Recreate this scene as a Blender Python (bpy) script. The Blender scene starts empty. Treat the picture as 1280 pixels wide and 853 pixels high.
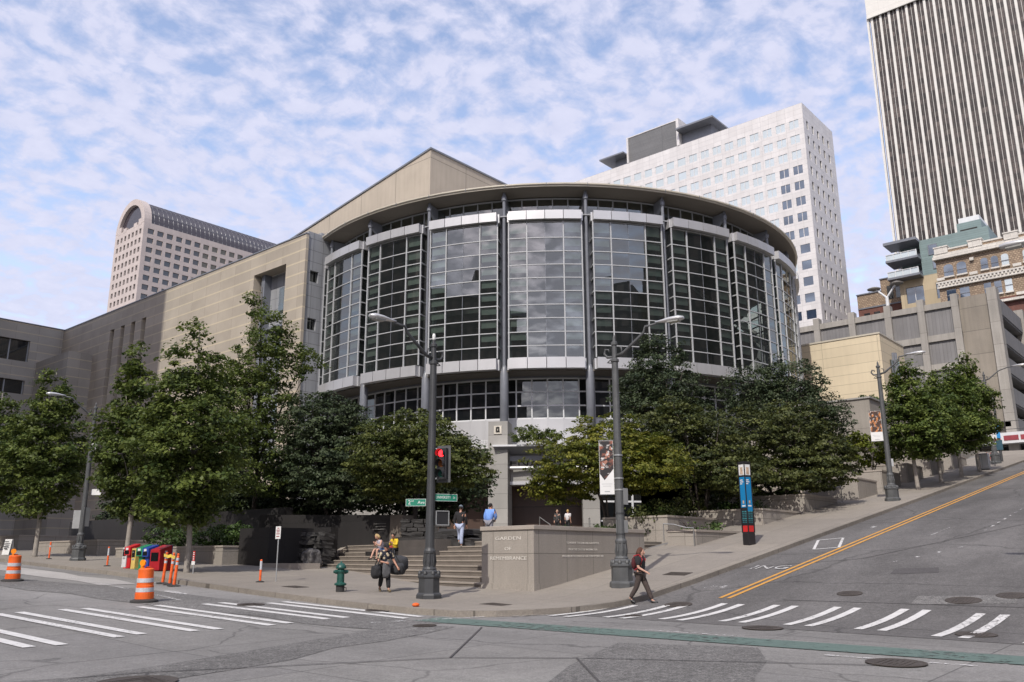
import bpy, bmesh, math, random
import numpy as np
from mathutils import Vector, Matrix, Quaternion
PI = math.pi
R = math.radians
K = 1.25                      # metres per survey unit (the site was surveyed in units of 1.25 m)
SC = bpy.context.scene
COL = SC.collection
rnd = random.Random(7)

# ---------------------------------------------------------------- helpers
OFF = {}
def setp(o, label=None, cat=None, group=None, kind=None):
    if label: o['label'] = label
    if cat: o['category'] = cat
    if group: o['group'] = group
    if kind: o['kind'] = kind
    return o
def thing(name, label, cat, loc=(0, 0, 0), rz=0, group=None):
    o = bpy.data.objects.new(name, None)
    o.empty_display_size = .3
    COL.objects.link(o)
    o.location = loc; o.rotation_euler = (0, 0, rz)
    return setp(o, label, cat, group)
def mk(name, me, mat=None, parent=None, loc=None, smooth=False):
    o = bpy.data.objects.new(name, me)
    COL.objects.link(o)
    if mat:
        for m in (mat if isinstance(mat, (list, tuple)) else [mat]):
            me.materials.append(m)
    if parent: o.parent = parent
    if loc is not None: o.location = loc
    if smooth:
        me.shade_smooth()
    return o
class MB:
    """collects shapes; k scales survey units to metres"""
    def __init__(s, k=1.0):
        s.v = []; s.f = []; s.mi = []; s.k = k; s.m = 0
    def face(s, pts):
        n = len(s.v); s.v += [tuple(p) for p in pts]
        s.f.append(tuple(range(n, n + len(pts)))); s.mi.append(s.m)
    def poly(s, verts, faces):
        n = len(s.v); s.v += [tuple(p) for p in verts]
        for f in faces:
            s.f.append(tuple(n + i for i in f)); s.mi.append(s.m)
    def box(s, x0, x1, y0, y1, z0, z1):
        if x0 > x1: x0, x1 = x1, x0
        if y0 > y1: y0, y1 = y1, y0
        if z0 > z1: z0, z1 = z1, z0
        s.poly([(x0,y0,z0),(x1,y0,z0),(x1,y1,z0),(x0,y1,z0),(x0,y0,z1),(x1,y0,z1),(x1,y1,z1),(x0,y1,z1)],
               [(0,3,2,1),(4,5,6,7),(0,1,5,4),(1,2,6,5),(2,3,7,6),(3,0,4,7)])
    def obox(s, c, ex, ey, ez, hx, hy, hz):
        c = Vector(c); ex = Vector(ex)*hx; ey = Vector(ey)*hy; ez = Vector(ez)*hz
        P = [c+a*ex+b*ey+d*ez for d in (-1,1) for a,b in ((-1,-1),(1,-1),(1,1),(-1,1))]
        s.poly(P, [(0,3,2,1),(4,5,6,7),(0,1,5,4),(1,2,6,5),(2,3,7,6),(3,0,4,7)])
    def prism(s, pts, z0, z1):
        n = len(pts)
        z0f = z0 if callable(z0) else (lambda x, y: z0); z1f = z1 if callable(z1) else (lambda x, y: z1)
        V = [(x, y, z0f(x, y)) for x, y in pts] + [(x, y, z1f(x, y)) for x, y in pts]
        F = [tuple(range(n-1, -1, -1)), tuple(range(n, 2*n))]
        F += [(i, (i+1) % n, n+(i+1) % n, n+i) for i in range(n)]
        s.poly(V, F)
    def tube(s, pts, rad, n=8, caps=True):
        pts = [Vector(p) for p in pts]; m = len(pts)
        if not isinstance(rad, (list, tuple)): rad = [rad]*m
        V = []; prev = None
        for i, p in enumerate(pts):
            t = (pts[min(i+1, m-1)] - pts[max(i-1, 0)])
            t = t.normalized() if t.length > 1e-9 else Vector((0, 0, 1))
            if prev is None:
                a = Vector((1, 0, 0)) if abs(t.x) < .9 else Vector((0, 1, 0))
                u = t.cross(a).normalized()
            else:
                u = (prev - t*prev.dot(t)).normalized()
            prev = u; w = t.cross(u)
            V += [p + (u*math.cos(2*PI*j/n) + w*math.sin(2*PI*j/n))*rad[i] for j in range(n)]
        F = [(i*n+j, i*n+(j+1) % n, (i+1)*n+(j+1) % n, (i+1)*n+j) for i in range(m-1) for j in range(n)]
        if caps: F += [tuple(range(n-1, -1, -1)), tuple(range((m-1)*n, m*n))]
        s.poly(V, F)
    def lathe(s, prof, c=(0, 0, 0), n=16, rot=0):
        """prof: (r, z) from bottom to top round a vertical axis"""
        V = []; m = len(prof)
        for r, z in prof:
            V += [(c[0]+r*math.cos(rot+2*PI*j/n), c[1]+r*math.sin(rot+2*PI*j/n), c[2]+z) for j in range(n)]
        F = [(i*n+j, i*n+(j+1) % n, (i+1)*n+(j+1) % n, (i+1)*n+j) for i in range(m-1) for j in range(n)]
        F += [tuple(range(n-1, -1, -1)), tuple(range((m-1)*n, m*n))]
        s.poly(V, F)
    def ellipsoid(s, c, r, n=12, m=8):
        prof = []
        V = []
        for i in range(m+1):
            t = -PI/2 + PI*i/m
            rr = max(math.cos(t), .02); z = math.sin(t)
            V += [(c[0]+r[0]*rr*math.cos(2*PI*j/n), c[1]+r[1]*rr*math.sin(2*PI*j/n), c[2]+r[2]*z) for j in range(n)]
        F = [(i*n+j, i*n+(j+1) % n, (i+1)*n+(j+1) % n, (i+1)*n+j) for i in range(m) for j in range(n)]
        F += [tuple(range(n-1, -1, -1)), tuple(range(m*n, (m+1)*n))]
        s.poly(V, F)
    def mesh(s, name, off=(0, 0, 0)):
        me = bpy.data.meshes.new(name)
        k = s.k
        V = [(x*k-off[0], y*k-off[1], z*k-off[2]) for x, y, z in s.v]
        me.from_pydata(V, [], s.f)
        if any(s.mi): me.polygons.foreach_set('material_index', s.mi)
        me.update()
        return me
    def build(s, name, mat, parent=None, smooth=False, loc=None, bevel=0):
        """site pieces: parent at a place of its own, the vertices given in site coordinates"""
        off = (0, 0, 0)
        if parent is not None:
            off = OFF.get(parent.name, (0, 0, 0))
        elif loc is not None:
            off = loc
        o = mk(name, s.mesh(name, off), mat, parent, loc if parent is None else None, smooth)
        if parent is not None and parent.name in OFF: OFF[o.name] = OFF[parent.name]
        if bevel:
            b = o.modifiers.new('Bevel', 'BEVEL'); b.width = bevel; b.segments = 2; b.limit_method = 'ANGLE'
        return o
def site(name, label, cat, u, group=None):
    """a thing whose parts are given in site coordinates; u = its base in survey units"""
    loc = (u[0]*K, u[1]*K, u[2]*K)
    o = thing(name, label, cat, loc, 0, group)
    OFF[o.name] = loc
    return o
def dup(root, loc=None, rz=None, label=None, group=None, scale=None):
    def cp(o, parent):
        c = o.copy(); COL.objects.link(c)
        if parent: c.parent = parent
        for ch in o.children: cp(ch, c)
        return c
    r = cp(root, None)
    if loc is not None: r.location = loc
    if rz is not None: r.rotation_euler = (0, 0, rz)
    if label: r['label'] = label
    if group: r['group'] = group
    if scale: r.scale = scale
    return r
def U(x, y, z=None):
    return (x*K, y*K, (gs(x, y) if z is None else z)*K)

# ground heights, survey units
def steep(x):
    if x < 16.5: return 0
    if x < 19.5: return (x-16.5)**2/6
    if x < 82: return x-18
    if x < 88: return 64+(x-82)-(x-82)**2/12
    return 67
def gs(x, y):                      # top of the pavements
    w = min(1, max(0, (19.7-y)/2.5)); w = max(w, min(1, max(0, (x-74)/5)))
    xx = min(max(x, -60), 130); yy = min(max(y, -60), 140)
    return .02*xx+.012*yy+.0245*max(0, yy-14)+.13*steep(x)*w
def gr(x, y): return gs(x, y)-.13  # roadway

# ---------------------------------------------------------------- materials
def nodes(name):
    m = bpy.data.materials.new(name); m.use_nodes = True
    nt = m.node_tree; b = nt.nodes['Principled BSDF']
    return m, nt, b
def N(nt, t, **kw):
    n = nt.nodes.new(t)
    for k_, v in kw.items(): setattr(n, k_, v)
    return n
def inp(n, **kw):
    for k_, v in kw.items(): n.inputs[k_.replace('_', ' ')].default_value = v
    return n
def mixc(nt, fac, a, b, blend='MIX'):
    n = N(nt, 'ShaderNodeMix', data_type='RGBA', blend_type=blend)
    for i, v in ((0, fac), (6, a), (7, b)):
        if isinstance(v, bpy.types.NodeSocket): nt.links.new(v, n.inputs[i])
        elif i == 0: n.inputs[0].default_value = v
        else: n.inputs[i].default_value = (*v[:3], 1)
    return n.outputs[2]
def mth(nt, op, a, b=None):
    n = N(nt, 'ShaderNodeMath', operation=op)
    for i, v in ((0, a), (1, b)):
        if v is None: continue
        if isinstance(v, bpy.types.NodeSocket): nt.links.new(v, n.inputs[i])
        else: n.inputs[i].default_value = v
    return n.outputs[0]
def noise(nt, scale, detail=4, vec=None, rough=.55):
    n = N(nt, 'ShaderNodeTexNoise'); inp(n, Scale=scale, Detail=detail, Roughness=rough)
    if vec is None:
        tc = nt.nodes.get('TC') or N(nt, 'ShaderNodeTexCoord', name='TC')
        vec = tc.outputs['Object']
    nt.links.new(vec, n.inputs['Vector'])
    return n.outputs['Fac']
def ramp(nt, fac, p0, p1, c0=(0, 0, 0), c1=(1, 1, 1)):
    n = N(nt, 'ShaderNodeValToRGB'); e = n.color_ramp.elements
    e[0].position = p0; e[1].position = p1; e[0].color = (*c0, 1); e[1].color = (*c1, 1)
    nt.links.new(fac, n.inputs[0])
    return n.outputs[0]
def shade(c, f): return tuple(min(1, x*f) for x in c)
def mat(name, col, rough=.7, metal=0, var=.18, vs=1.5, bump=0, bs=30, spec=.5, speck=0, ss=60):
    m, nt, b = nodes(name)
    inp(b, Roughness=rough, Metallic=metal)
    b.inputs['Specular IOR Level'].default_value = spec
    c = mixc(nt, ramp(nt, noise(nt, vs, 5), .3, .7), shade(col, 1-var), shade(col, 1+var))
    if speck:
        c = mixc(nt, ramp(nt, noise(nt, ss, 2), .35, .65), c, shade(col, 1-speck), 'MIX') if speck < 0 else \
            mixc(nt, 1, c, ramp(nt, noise(nt, ss, 2), .3, .7, (1-speck,)*3, (1+speck,)*3), 'MULTIPLY')
    nt.links.new(c, b.inputs['Base Color'])
    if bump:
        bn = N(nt, 'ShaderNodeBump'); inp(bn, Strength=bump, Distance=.02)
        nt.links.new(noise(nt, bs, 4), bn.inputs['Height']); nt.links.new(bn.outputs[0], b.inputs['Normal'])
    return m
def wallvec(nt, off=(0, 0)):
    tc = nt.nodes.get('TC') or N(nt, 'ShaderNodeTexCoord', name='TC')
    sx = N(nt, 'ShaderNodeSeparateXYZ'); nt.links.new(tc.outputs['Object'], sx.inputs[0])
    cx = N(nt, 'ShaderNodeCombineXYZ')
    nt.links.new(mth(nt, 'ADD', mth(nt, 'ADD', sx.outputs[0], sx.outputs[1]), off[0]), cx.inputs[0])
    nt.links.new(mth(nt, 'ADD', sx.outputs[2], off[1]), cx.inputs[1])
    return cx.outputs[0], sx
def panel(name, col, joint, w, h, ms=.02, rough=.7, var=.12, offset=0, off=(0, 0), metal=0, speck=.06, ss=40, spec=.5, diff=.08, streak=.1, bump=.5):
    """wall cladding with joints: a brick pattern on (x+y, z)"""
    m, nt, b = nodes(name)
    inp(b, Roughness=rough, Metallic=metal); b.inputs['Specular IOR Level'].default_value = spec
    v, sx = wallvec(nt, off)
    br = N(nt, 'ShaderNodeTexBrick'); br.offset = offset; br.offset_frequency = 2; br.squash = 1
    inp(br, Scale=1, Mortar_Size=ms, Mortar_Smooth=.1, Bias=0, Brick_Width=w, Row_Height=h)
    br.inputs['Color1'].default_value = (*shade(col, 1-diff), 1); br.inputs['Color2'].default_value = (*shade(col, 1+diff), 1)
    br.inputs['Mortar'].default_value = (*joint, 1)
    nt.links.new(v, br.inputs['Vector'])
    c = mixc(nt, 1, br.outputs['Color'], ramp(nt, noise(nt, .35, 5), .3, .7, (1-var,)*3, (1+var,)*3), 'MULTIPLY')
    if streak:          # rain streaks: noise stretched down the wall
        mp = N(nt, 'ShaderNodeMapping'); mp.inputs['Scale'].default_value = (1.6, .08, 1); nt.links.new(v, mp.inputs[0])
        c = mixc(nt, 1, c, ramp(nt, noise(nt, 1.5, 5, mp.outputs[0]), .35, .75, (1,)*3, (1-streak*1.6,)*3), 'MULTIPLY')
    if speck: c = mixc(nt, 1, c, ramp(nt, noise(nt, ss, 2), .3, .7, (1-speck,)*3, (1+speck,)*3), 'MULTIPLY')
    nt.links.new(c, b.inputs['Base Color'])
    bn = N(nt, 'ShaderNodeBump'); inp(bn, Strength=bump, Distance=.02); bn.invert = True
    nt.links.new(br.outputs['Fac'], bn.inputs['Height']); nt.links.new(bn.outputs[0], b.inputs['Normal'])
    return m
def banded(name, col, band, pitch, bw, zoff=0, jw=3.0):
    """stone cladding in courses, each course with a thin paler string along it"""
    m, nt, b = nodes(name); inp(b, Roughness=.75)
    v, sx = wallvec(nt, (0, zoff))
    fr = mth(nt, 'FRACT', mth(nt, 'DIVIDE', mth(nt, 'ADD', sx.outputs[2], zoff), pitch))
    isb = mth(nt, 'LESS_THAN', fr, bw)
    br = N(nt, 'ShaderNodeTexBrick'); br.offset = 0
    inp(br, Scale=1, Mortar_Size=.015, Mortar_Smooth=.1, Bias=0, Brick_Width=jw, Row_Height=pitch)
    br.inputs['Color1'].default_value = (*shade(col, .93), 1); br.inputs['Color2'].default_value = (*shade(col, 1.07), 1)
    br.inputs['Mortar'].default_value = (*shade(col, .55), 1); nt.links.new(v, br.inputs['Vector'])
    c = mixc(nt, isb, br.outputs['Color'], band)
    c = mixc(nt, 1, c, ramp(nt, noise(nt, .3, 6), .3, .7, (.88,)*3, (1.1,)*3), 'MULTIPLY')
    c = mixc(nt, 1, c, ramp(nt, noise(nt, 25, 2), .3, .7, (.94,)*3, (1.06,)*3), 'MULTIPLY')
    nt.links.new(c, b.inputs['Base Color'])
    return m
def glass(name, tint, refl, trans, col=(.02, .025, .03), rough=.01, graze=.5):
    """window glass: a mirror part, a see-through part and a dark body"""
    m, nt, b = nodes(name); nt.nodes.remove(b)
    out = nt.nodes['Material Output']
    gl = N(nt, 'ShaderNodeBsdfGlossy'); gl.inputs['Roughness'].default_value = rough; gl.inputs['Color'].default_value = (.9, .9, .84, 1)
    tr = N(nt, 'ShaderNodeBsdfTransparent'); tr.inputs['Color'].default_value = (*tint, 1)
    df = N(nt, 'ShaderNodeBsdfDiffuse'); df.inputs['Color'].default_value = (*col, 1)
    m1 = N(nt, 'ShaderNodeMixShader'); m1.inputs[0].default_value = trans
    nt.links.new(df.outputs[0], m1.inputs[1]); nt.links.new(tr.outputs[0], m1.inputs[2])
    lw = N(nt, 'ShaderNodeLayerWeight'); lw.inputs['Blend'].default_value = .25
    f = mth(nt, 'ADD', refl, mth(nt, 'MULTIPLY', lw.outputs['Fresnel'], graze))
    m2 = N(nt, 'ShaderNodeMixShader'); nt.links.new(f, m2.inputs[0])
    nt.links.new(m1.outputs[0], m2.inputs[1]); nt.links.new(gl.outputs[0], m2.inputs[2])
    nt.links.new(m2.outputs[0], out.inputs[0])
    return m
def leafmat(name, c0, c1, trans=.25, vs=.5):
    m, nt, b = nodes(name)
    geo = N(nt, 'ShaderNodeNewGeometry')
    r = N(nt, 'ShaderNodeAttribute', attribute_name='tone')
    c = mixc(nt, r.outputs['Fac'], c0, c1)
    c = mixc(nt, 1, c, ramp(nt, noise(nt, vs, 3), .3, .7, (.75,)*3, (1.25,)*3), 'MULTIPLY')
    inp(b, Roughness=.55); b.inputs['Specular IOR Level'].default_value = .3
    nt.links.new(c, b.inputs['Base Color'])
    tl = N(nt, 'ShaderNodeBsdfTranslucent'); nt.links.new(c, tl.inputs[0])
    mx = N(nt, 'ShaderNodeMixShader'); mx.inputs[0].default_value = trans
    nt.links.new(b.outputs[0], mx.inputs[1]); nt.links.new(tl.outputs[0], mx.inputs[2])
    nt.links.new(mx.outputs[0], nt.nodes['Material Output'].inputs[0])
    return m
def emit(name, col, st):
    m, nt, b = nodes(name)
    b.inputs['Emission Color'].default_value = (*col, 1); b.inputs['Emission Strength'].default_value = st
    b.inputs['Base Color'].default_value = (*shade(col, .3), 1)
    return m

M = {}
M['metal_panel'] = panel('pale metal panel', (.55, .55, .56), (.3, .3, .31), 50, 50, .01, .42, .05, metal=.45, streak=.05, speck=0, diff=0, bump=0)
M['mullion'] = mat('grey white mullion', (.42, .43, .44), .4, var=.05)
M['white_frame'] = mat('white painted mullion', (.62, .63, .64), .4, var=.05)
M['grey_frame'] = mat('grey window frame', (.3, .31, .32), .4, var=.06)
M['steel_col'] = mat('grey painted steel column', (.17, .18, .205), .35, var=.08)
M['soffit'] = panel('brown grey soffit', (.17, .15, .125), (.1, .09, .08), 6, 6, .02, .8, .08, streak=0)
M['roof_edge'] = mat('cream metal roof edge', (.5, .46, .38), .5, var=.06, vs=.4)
M['drum_glass'] = glass('lobby glass', (.6, .7, .66), .19, .62, (.026, .03, .029), .012, .5)
M['dark_glass'] = glass('dark window glass', (.3, .33, .33), .12, .3, (.012, .014, .016))
M['grey_clad'] = panel('grey panel cladding', (.30, .31, .325), (.17, .17, .18), 1.25, 1.27, .03, .55, .06, off=(.3, .55), speck=0, diff=.04)
M['hall_stone'] = banded('hall stone courses', (.38, .335, .275), (.485, .42, .31), 1.27, .15, .75, 3.1)
M['wing_stone'] = banded('wing stone courses', (.33, .305, .265), (.46, .40, .30), 1.27, .12, .4, 3.1)
M['gable_stone'] = panel('tan stage house panels', (.44, .385, .315), (.25, .22, .18), 7.4, 6.2, .05, .8, .06, off=(2, 1.2), speck=.03, diff=.02, streak=.07)
M['granite_grey'] = panel('light grey stone', (.32, .31, .29), (.2, .19, .18), 1.6, 1.25, .02, .7, .1, off=(0, .2))
M['brown_door'] = panel('brown door leaf', (.075, .045, .034), (.03, .02, .018), 1.1, 3.2, .03, .5, .15)
M['dark_void'] = mat('dark interior', (.03, .028, .026), .9)
M['interior'] = mat('lobby interior wall', (.24, .20, .17), .8)
M['slab'] = mat('interior floor slab', (.2, .195, .185), .8)
M['concrete'] = panel('weathered concrete', (.30, .275, .24), (.2, .18, .16), 6, 2.6, .02, .85, .12, speck=.08, ss=12)
M['pavement'] = None
def pavemat(name, col, w, h, ms, var, speck, joint=.6, big=.12, rot=0, cracks=0, rough=.9, tracks=0):
    m, nt, b = nodes(name); inp(b, Roughness=rough); b.inputs['Specular IOR Level'].default_value = .25
    tc = N(nt, 'ShaderNodeTexCoord', name='TC'); v = tc.outputs['Object']
    c = mixc(nt, ramp(nt, noise(nt, big, 6), .35, .68), shade(col, 1-var), shade(col, 1+var))
    c = mixc(nt, 1, c, ramp(nt, noise(nt, 1.3, 6, rough=.7), .3, .75, (1-var*.8,)*3, (1+var*.6,)*3), 'MULTIPLY')
    c = mixc(nt, 1, c, ramp(nt, noise(nt, 55, 2), .3, .7, (1-speck,)*3, (1+speck,)*3), 'MULTIPLY')
    c = mixc(nt, 1, c, ramp(nt, noise(nt, 14, 3), .3, .7, (1-speck*.6,)*3, (1+speck*.6,)*3), 'MULTIPLY')
    for sc_, am in ((28, .7), (5, .35)):
        c = mixc(nt, 1, c, ramp(nt, noise(nt, sc_, 3, rough=.65), .32, .68, (1-speck*am,)*3, (1+speck*am,)*3), 'MULTIPLY')
    if tracks:      # tyre polish and drips along the lanes
        mp = N(nt, 'ShaderNodeMapping'); mp.inputs['Scale'].default_value = (.035, .55, 1) if tracks > 0 else (.5, .05, 1); nt.links.new(v, mp.inputs[0])
        c = mixc(nt, 1, c, ramp(nt, noise(nt, 1.0, 4, mp.outputs[0]), .35, .65, (1-abs(tracks),)*3, (1+abs(tracks)*.5,)*3), 'MULTIPLY')
    if ms:
        br = N(nt, 'ShaderNodeTexBrick'); br.offset = 0
        inp(br, Scale=1, Mortar_Size=ms, Mortar_Smooth=.3, Bias=0, Brick_Width=w, Row_Height=h)
        br.inputs['Color1'].default_value = (.94, .94, .95, 1); br.inputs['Color2'].default_value = (1.05, 1.05, 1.04, 1)
        br.inputs['Mortar'].default_value = (joint, joint, joint, 1)
        nt.links.new(v, br.inputs['Vector'])
        c = mixc(nt, 1, c, br.outputs['Color'], 'MULTIPLY')
    # dark blotches of spilt oil and gum
    vo = N(nt, 'ShaderNodeTexVoronoi'); inp(vo, Scale=1.1, Randomness=1.0); nt.links.new(v, vo.inputs['Vector'])
    c = mixc(nt, 1, c, ramp(nt, vo.outputs['Distance'], .025, .06, (.7,)*3, (1,)*3), 'MULTIPLY')
    if cracks:
        vd = N(nt, 'ShaderNodeTexVoronoi', feature='DISTANCE_TO_EDGE'); inp(vd, Scale=cracks)
        mp = N(nt, 'ShaderNodeVectorMath', operation='ADD'); nn = N(nt, 'ShaderNodeTexNoise'); inp(nn, Scale=.8, Detail=5)
        nt.links.new(v, nn.inputs['Vector']); nt.links.new(v, mp.inputs[0]); nt.links.new(nn.outputs['Color'], mp.inputs[1]); nt.links.new(mp.outputs[0], vd.inputs['Vector'])
        c = mixc(nt, 1, c, ramp(nt, vd.outputs['Distance'], .002, .008, (.62,)*3, (1,)*3), 'MULTIPLY')
    nt.links.new(c, b.inputs['Base Color'])
    bn = N(nt, 'ShaderNodeBump'); inp(bn, Strength=.35, Distance=.01)
    nt.links.new(noise(nt, 60, 3), bn.inputs['Height']); nt.links.new(bn.outputs[0], b.inputs['Normal'])
    return m
def paintmat(name, col, wear=.5, scale=9):
    """road paint worn through to the asphalt below"""
    m, nt, b = nodes(name); inp(b, Roughness=.7)
    f = noise(nt, scale, 6, rough=.75); g = noise(nt, .5, 3)
    a = ramp(nt, mth(nt, 'ADD', f, mth(nt, 'MULTIPLY', g, .35)), wear+.10, wear+.2)
    c = mixc(nt, ramp(nt, noise(nt, 3, 4), .3, .7), shade(col, .82), col)
    nt.links.new(c, b.inputs['Base Color'])
    tr = N(nt, 'ShaderNodeBsdfTransparent'); mx = N(nt, 'ShaderNodeMixShader')
    nt.links.new(a, mx.inputs[0]); nt.links.new(tr.outputs[0], mx.inputs[1]); nt.links.new(b.outputs[0], mx.inputs[2])
    nt.links.new(mx.outputs[0], nt.nodes['Material Output'].inputs[0])
    return m
M['pavement'] = pavemat('pavement concrete', (.25, .225, .195), 2.2, 2.2, .018, .1, .1, .72)
M['kerb'] = pavemat('kerb concrete', (.24, .215, .185), 2.6, 2.6, .02, .16, .12, .5)
M['road'] = pavemat('worn concrete roadway', (.215, .208, .2), 4.6, 4.2, .02, .14, .17, .55, .1, cracks=.16, tracks=-.14)
M['asphalt'] = pavemat('street asphalt', (.132, .126, .123), 0, 0, 0, .14, .28, .6, .09, cracks=.11, tracks=.22)
M['asphalt_patch'] = pavemat('coarse asphalt patch', (.15, .145, .14), 0, 0, 0, .18, .5)
M['pale_patch'] = pavemat('pale concrete patch', (.36, .345, .33), 0, 0, 0, .16, .1)
M['dark_patch'] = pavemat('dark asphalt repair', (.085, .08, .08), 0, 0, 0, .1, .2)
M['white_paint'] = paintmat('white road paint', (.62, .61, .595), .405)
M['faded_paint'] = paintmat('faded road paint', (.55, .54, .53), .47)
M['worn_paint'] = paintmat('worn white road paint', (.66, .65, .64), .55)
M['yellow_paint'] = paintmat('yellow road paint', (.58, .29, .055), .35)
M['green_paint'] = paintmat('green lane paint', (.105, .155, .135), .42, 6)
M['iron'] = mat('rusty iron cover', (.07, .058, .05), .75, .3, bump=.6, bs=40)

# ---------------------------------------------------------------- ground
def terrain(name, xs, ys, h, m, kind='structure'):
    V = [(x*K, y*K, h(x, y)*K) for y in ys for x in xs]; n = len(xs)
    F = [(j*n+i, j*n+i+1, (j+1)*n+i+1, (j+1)*n+i) for j in range(len(ys)-1) for i in range(n-1)]
    me = bpy.data.meshes.new(name); me.from_pydata(V, [], F); me.update()
    o = mk(name, me, m); o['kind'] = kind
    return o
def fr(a, b, st):
    n = max(1, int(round((b-a)/st))); return [a+(b-a)*i/n for i in range(n+1)]
gx = [-900, -400, -200, -100, -60, -40]+fr(-30, 16.5, 1.5)[0:]+fr(16.5, 19.5, .25)[1:]+fr(19.5, 82, 2.5)[1:]+fr(82, 88, 1)[1:]+[100, 115, 130, 200, 400, 900]
gy = [-900, -400, -200, -100, -60, -40]+fr(-30, 14, 1)[0:]+[15, 16, 17.2, 18.5, 19.7]+fr(19.7, 140, 4)[1:]+[200, 400, 900]
terrain('road', gx, gy, gr, M['road'])
# asphalt of the hill street: from the crossing line up the hill
ax = fr(16.2, 19.5, .25)+fr(19.5, 82, 2.5)[1:]
terrain('street_asphalt', ax, fr(-34, 12.3, 1.5), lambda x, y: gr(x, y)+.006, M['asphalt'])
def patch(name, pts, m, h=.010, kind='structure', sub=1.0, k=gr):
    """a thin irregular patch lying on the road"""
    bm = bmesh.new(); vs = [bm.verts.new((x, y, 0)) for x, y in pts]; bm.faces.new(vs)
    x0 = min(p[0] for p in pts); x1 = max(p[0] for p in pts); y0 = min(p[1] for p in pts); y1 = max(p[1] for p in pts)
    for a0, a1, no in ((x0, x1, (1, 0, 0)), (y0, y1, (0, 1, 0))):
        t = a0+sub
        while t < a1:
            co = (t, 0, 0) if no[0] else (0, t, 0)
            bmesh.ops.bisect_plane(bm, geom=bm.verts[:]+bm.edges[:]+bm.faces[:], plane_co=co, plane_no=no); t += sub
    for v in bm.verts: v.co = (v.co.x*K, v.co.y*K, (k(v.co.x, v.co.y)+h)*K)
    bmesh.ops.recalc_face_normals(bm, faces=bm.faces)
    me = bpy.data.meshes.new(name); bm.to_mesh(me); bm.free()
    if me.polygons and me.polygons[0].normal.z < 0: me.flip_normals()
    o = mk(name, me, m); o['kind'] = kind
    return o
def wob(x0, y0, x1, y1, w, n, seed, amp=.25):
    r = random.Random(seed); dx, dy = x1-x0, y1-y0; L = math.hypot(dx, dy); px, py = -dy/L, dx/L
    A = []; B = []
    for i in range(n+1):
        t = i/n; A.append((x0+dx*t+px*(w/2+r.uniform(-amp, amp)), y0+dy*t+py*(w/2+r.uniform(-amp, amp))))
        B.append((x0+dx*t-px*(w/2+r.uniform(-amp, amp)), y0+dy*t-py*(w/2+r.uniform(-amp, amp))))
    return A+B[::-1]
patch('asphalt_repair', wob(12.4, 13.2, 10.6, 42, 2.1, 14, 3, .35), M['asphalt_patch'], .008)
patch('asphalt_repair', wob(3.0, 10.6, 12.6, 13.2, 1.3, 8, 5, .2), M['asphalt_patch'], .005)
patch('asphalt_repair', wob(2, 3.5, 13, 7.3, 2.4, 8, 8, .25), M['asphalt_patch'], .004)
patch('concrete_repair', wob(13.3, 28, 14.4, 47, 1.3, 8, 9, .2), M['pale_patch'], .010)
patch('asphalt_repair', [(23.6, 7.5), (24.4, 7.6), (24.7, 6.6), (23.9, 6.4)], M['dark_patch'], .012)
patch('asphalt_repair', [(20.0, 6.0), (20.9, 6.1), (21.4, 4.2), (20.5, 4.1)], M['asphalt_patch'], .012)
# pavement of the block and its kerb
KERB = [(19, 140), (18.4, 110), (17.1, 75), (15.9, 47), (15.25, 33), (14.75, 26.7), (14.3, 22), (14.05, 18.5), (14.0, 16.4), (14.08, 15.0), (14.35, 14.0), (14.85, 13.3), (15.6, 12.85), (16.6, 12.55), (18.0, 12.25), (19.5, 12.08), (21.5, 12.0)]+[(x, 12.0) for x in fr(24, 84, 3)]
def resample(P, st):
    out = [P[0]]
    for a, b in zip(P, P[1:]):
        n = max(1, int(math.hypot(b[0]-a[0], b[1]-a[1])/st))
        out += [(a[0]+(b[0]-a[0])*i/n, a[1]+(b[1]-a[1])*i/n) for i in range(1, n+1)]
    return out
KR = resample(KERB, .6)
patch('pavement', KR+[(86, 12.0), (86, 140)], M['pavement'], 0, sub=1.5, k=gs)
def offset(P, d):
    out = []
    for i, p in enumerate(P):
        a = P[max(0, i-1)]; b = P[min(len(P)-1, i+1)]; dx, dy = b[0]-a[0], b[1]-a[1]; L = math.hypot(dx, dy)
        out.append((p[0]-dy/L*d, p[1]+dx/L*d))
    return out
kb = MB(K); ins = offset(KR, .13); out_ = offset(KR, -.02)
rr = random.Random(4)
for i in range(len(KR)-1):
    z = []
    for P in (out_, ins):
        z += [gs(*P[i])+.006, gs(*P[i+1])+.006]
    a, b, c, d = out_[i], out_[i+1], ins[i+1], ins[i]
    kb.face([(a[0], a[1], z[0]), (b[0], b[1], z[1]), (c[0], c[1], z[3]), (d[0], d[1], z[2])])
    kb.face([(a[0], a[1], gr(*a)-.1), (b[0], b[1], gr(*b)-.1), (b[0], b[1], z[1]), (a[0], a[1], z[0])])
kb.build('kerb', M['kerb'])['kind'] = 'structure'
# pavement of the block across the hill street (outside the picture on the right)
K2 = resample([(86, .9), (19.6, .9), (18.4, .7), (17.3, .1), (16.5, -.9), (16.1, -2.2), (15.95, -4), (15.9, -34)], 1.0)
patch('pavement', K2+[(86, -34)], M['pavement'], .004, sub=2.0, k=gs)
kb = MB(K); i2 = offset(K2, .13); o2_ = offset(K2, -.02)
for i in range(len(K2)-1):
    a, b, c, d = o2_[i], o2_[i+1], i2[i+1], i2[i]
    kb.face([(p[0], p[1], gs(*p)+.01) for p in (a, b, c, d)])
    kb.face([(a[0], a[1], gr(*a)-.1), (b[0], b[1], gr(*b)-.1), (b[0], b[1], gs(*b)+.01), (a[0], a[1], gs(*a)+.01)])
kb.build('kerb', M['kerb'])['kind'] = 'structure'

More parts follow.
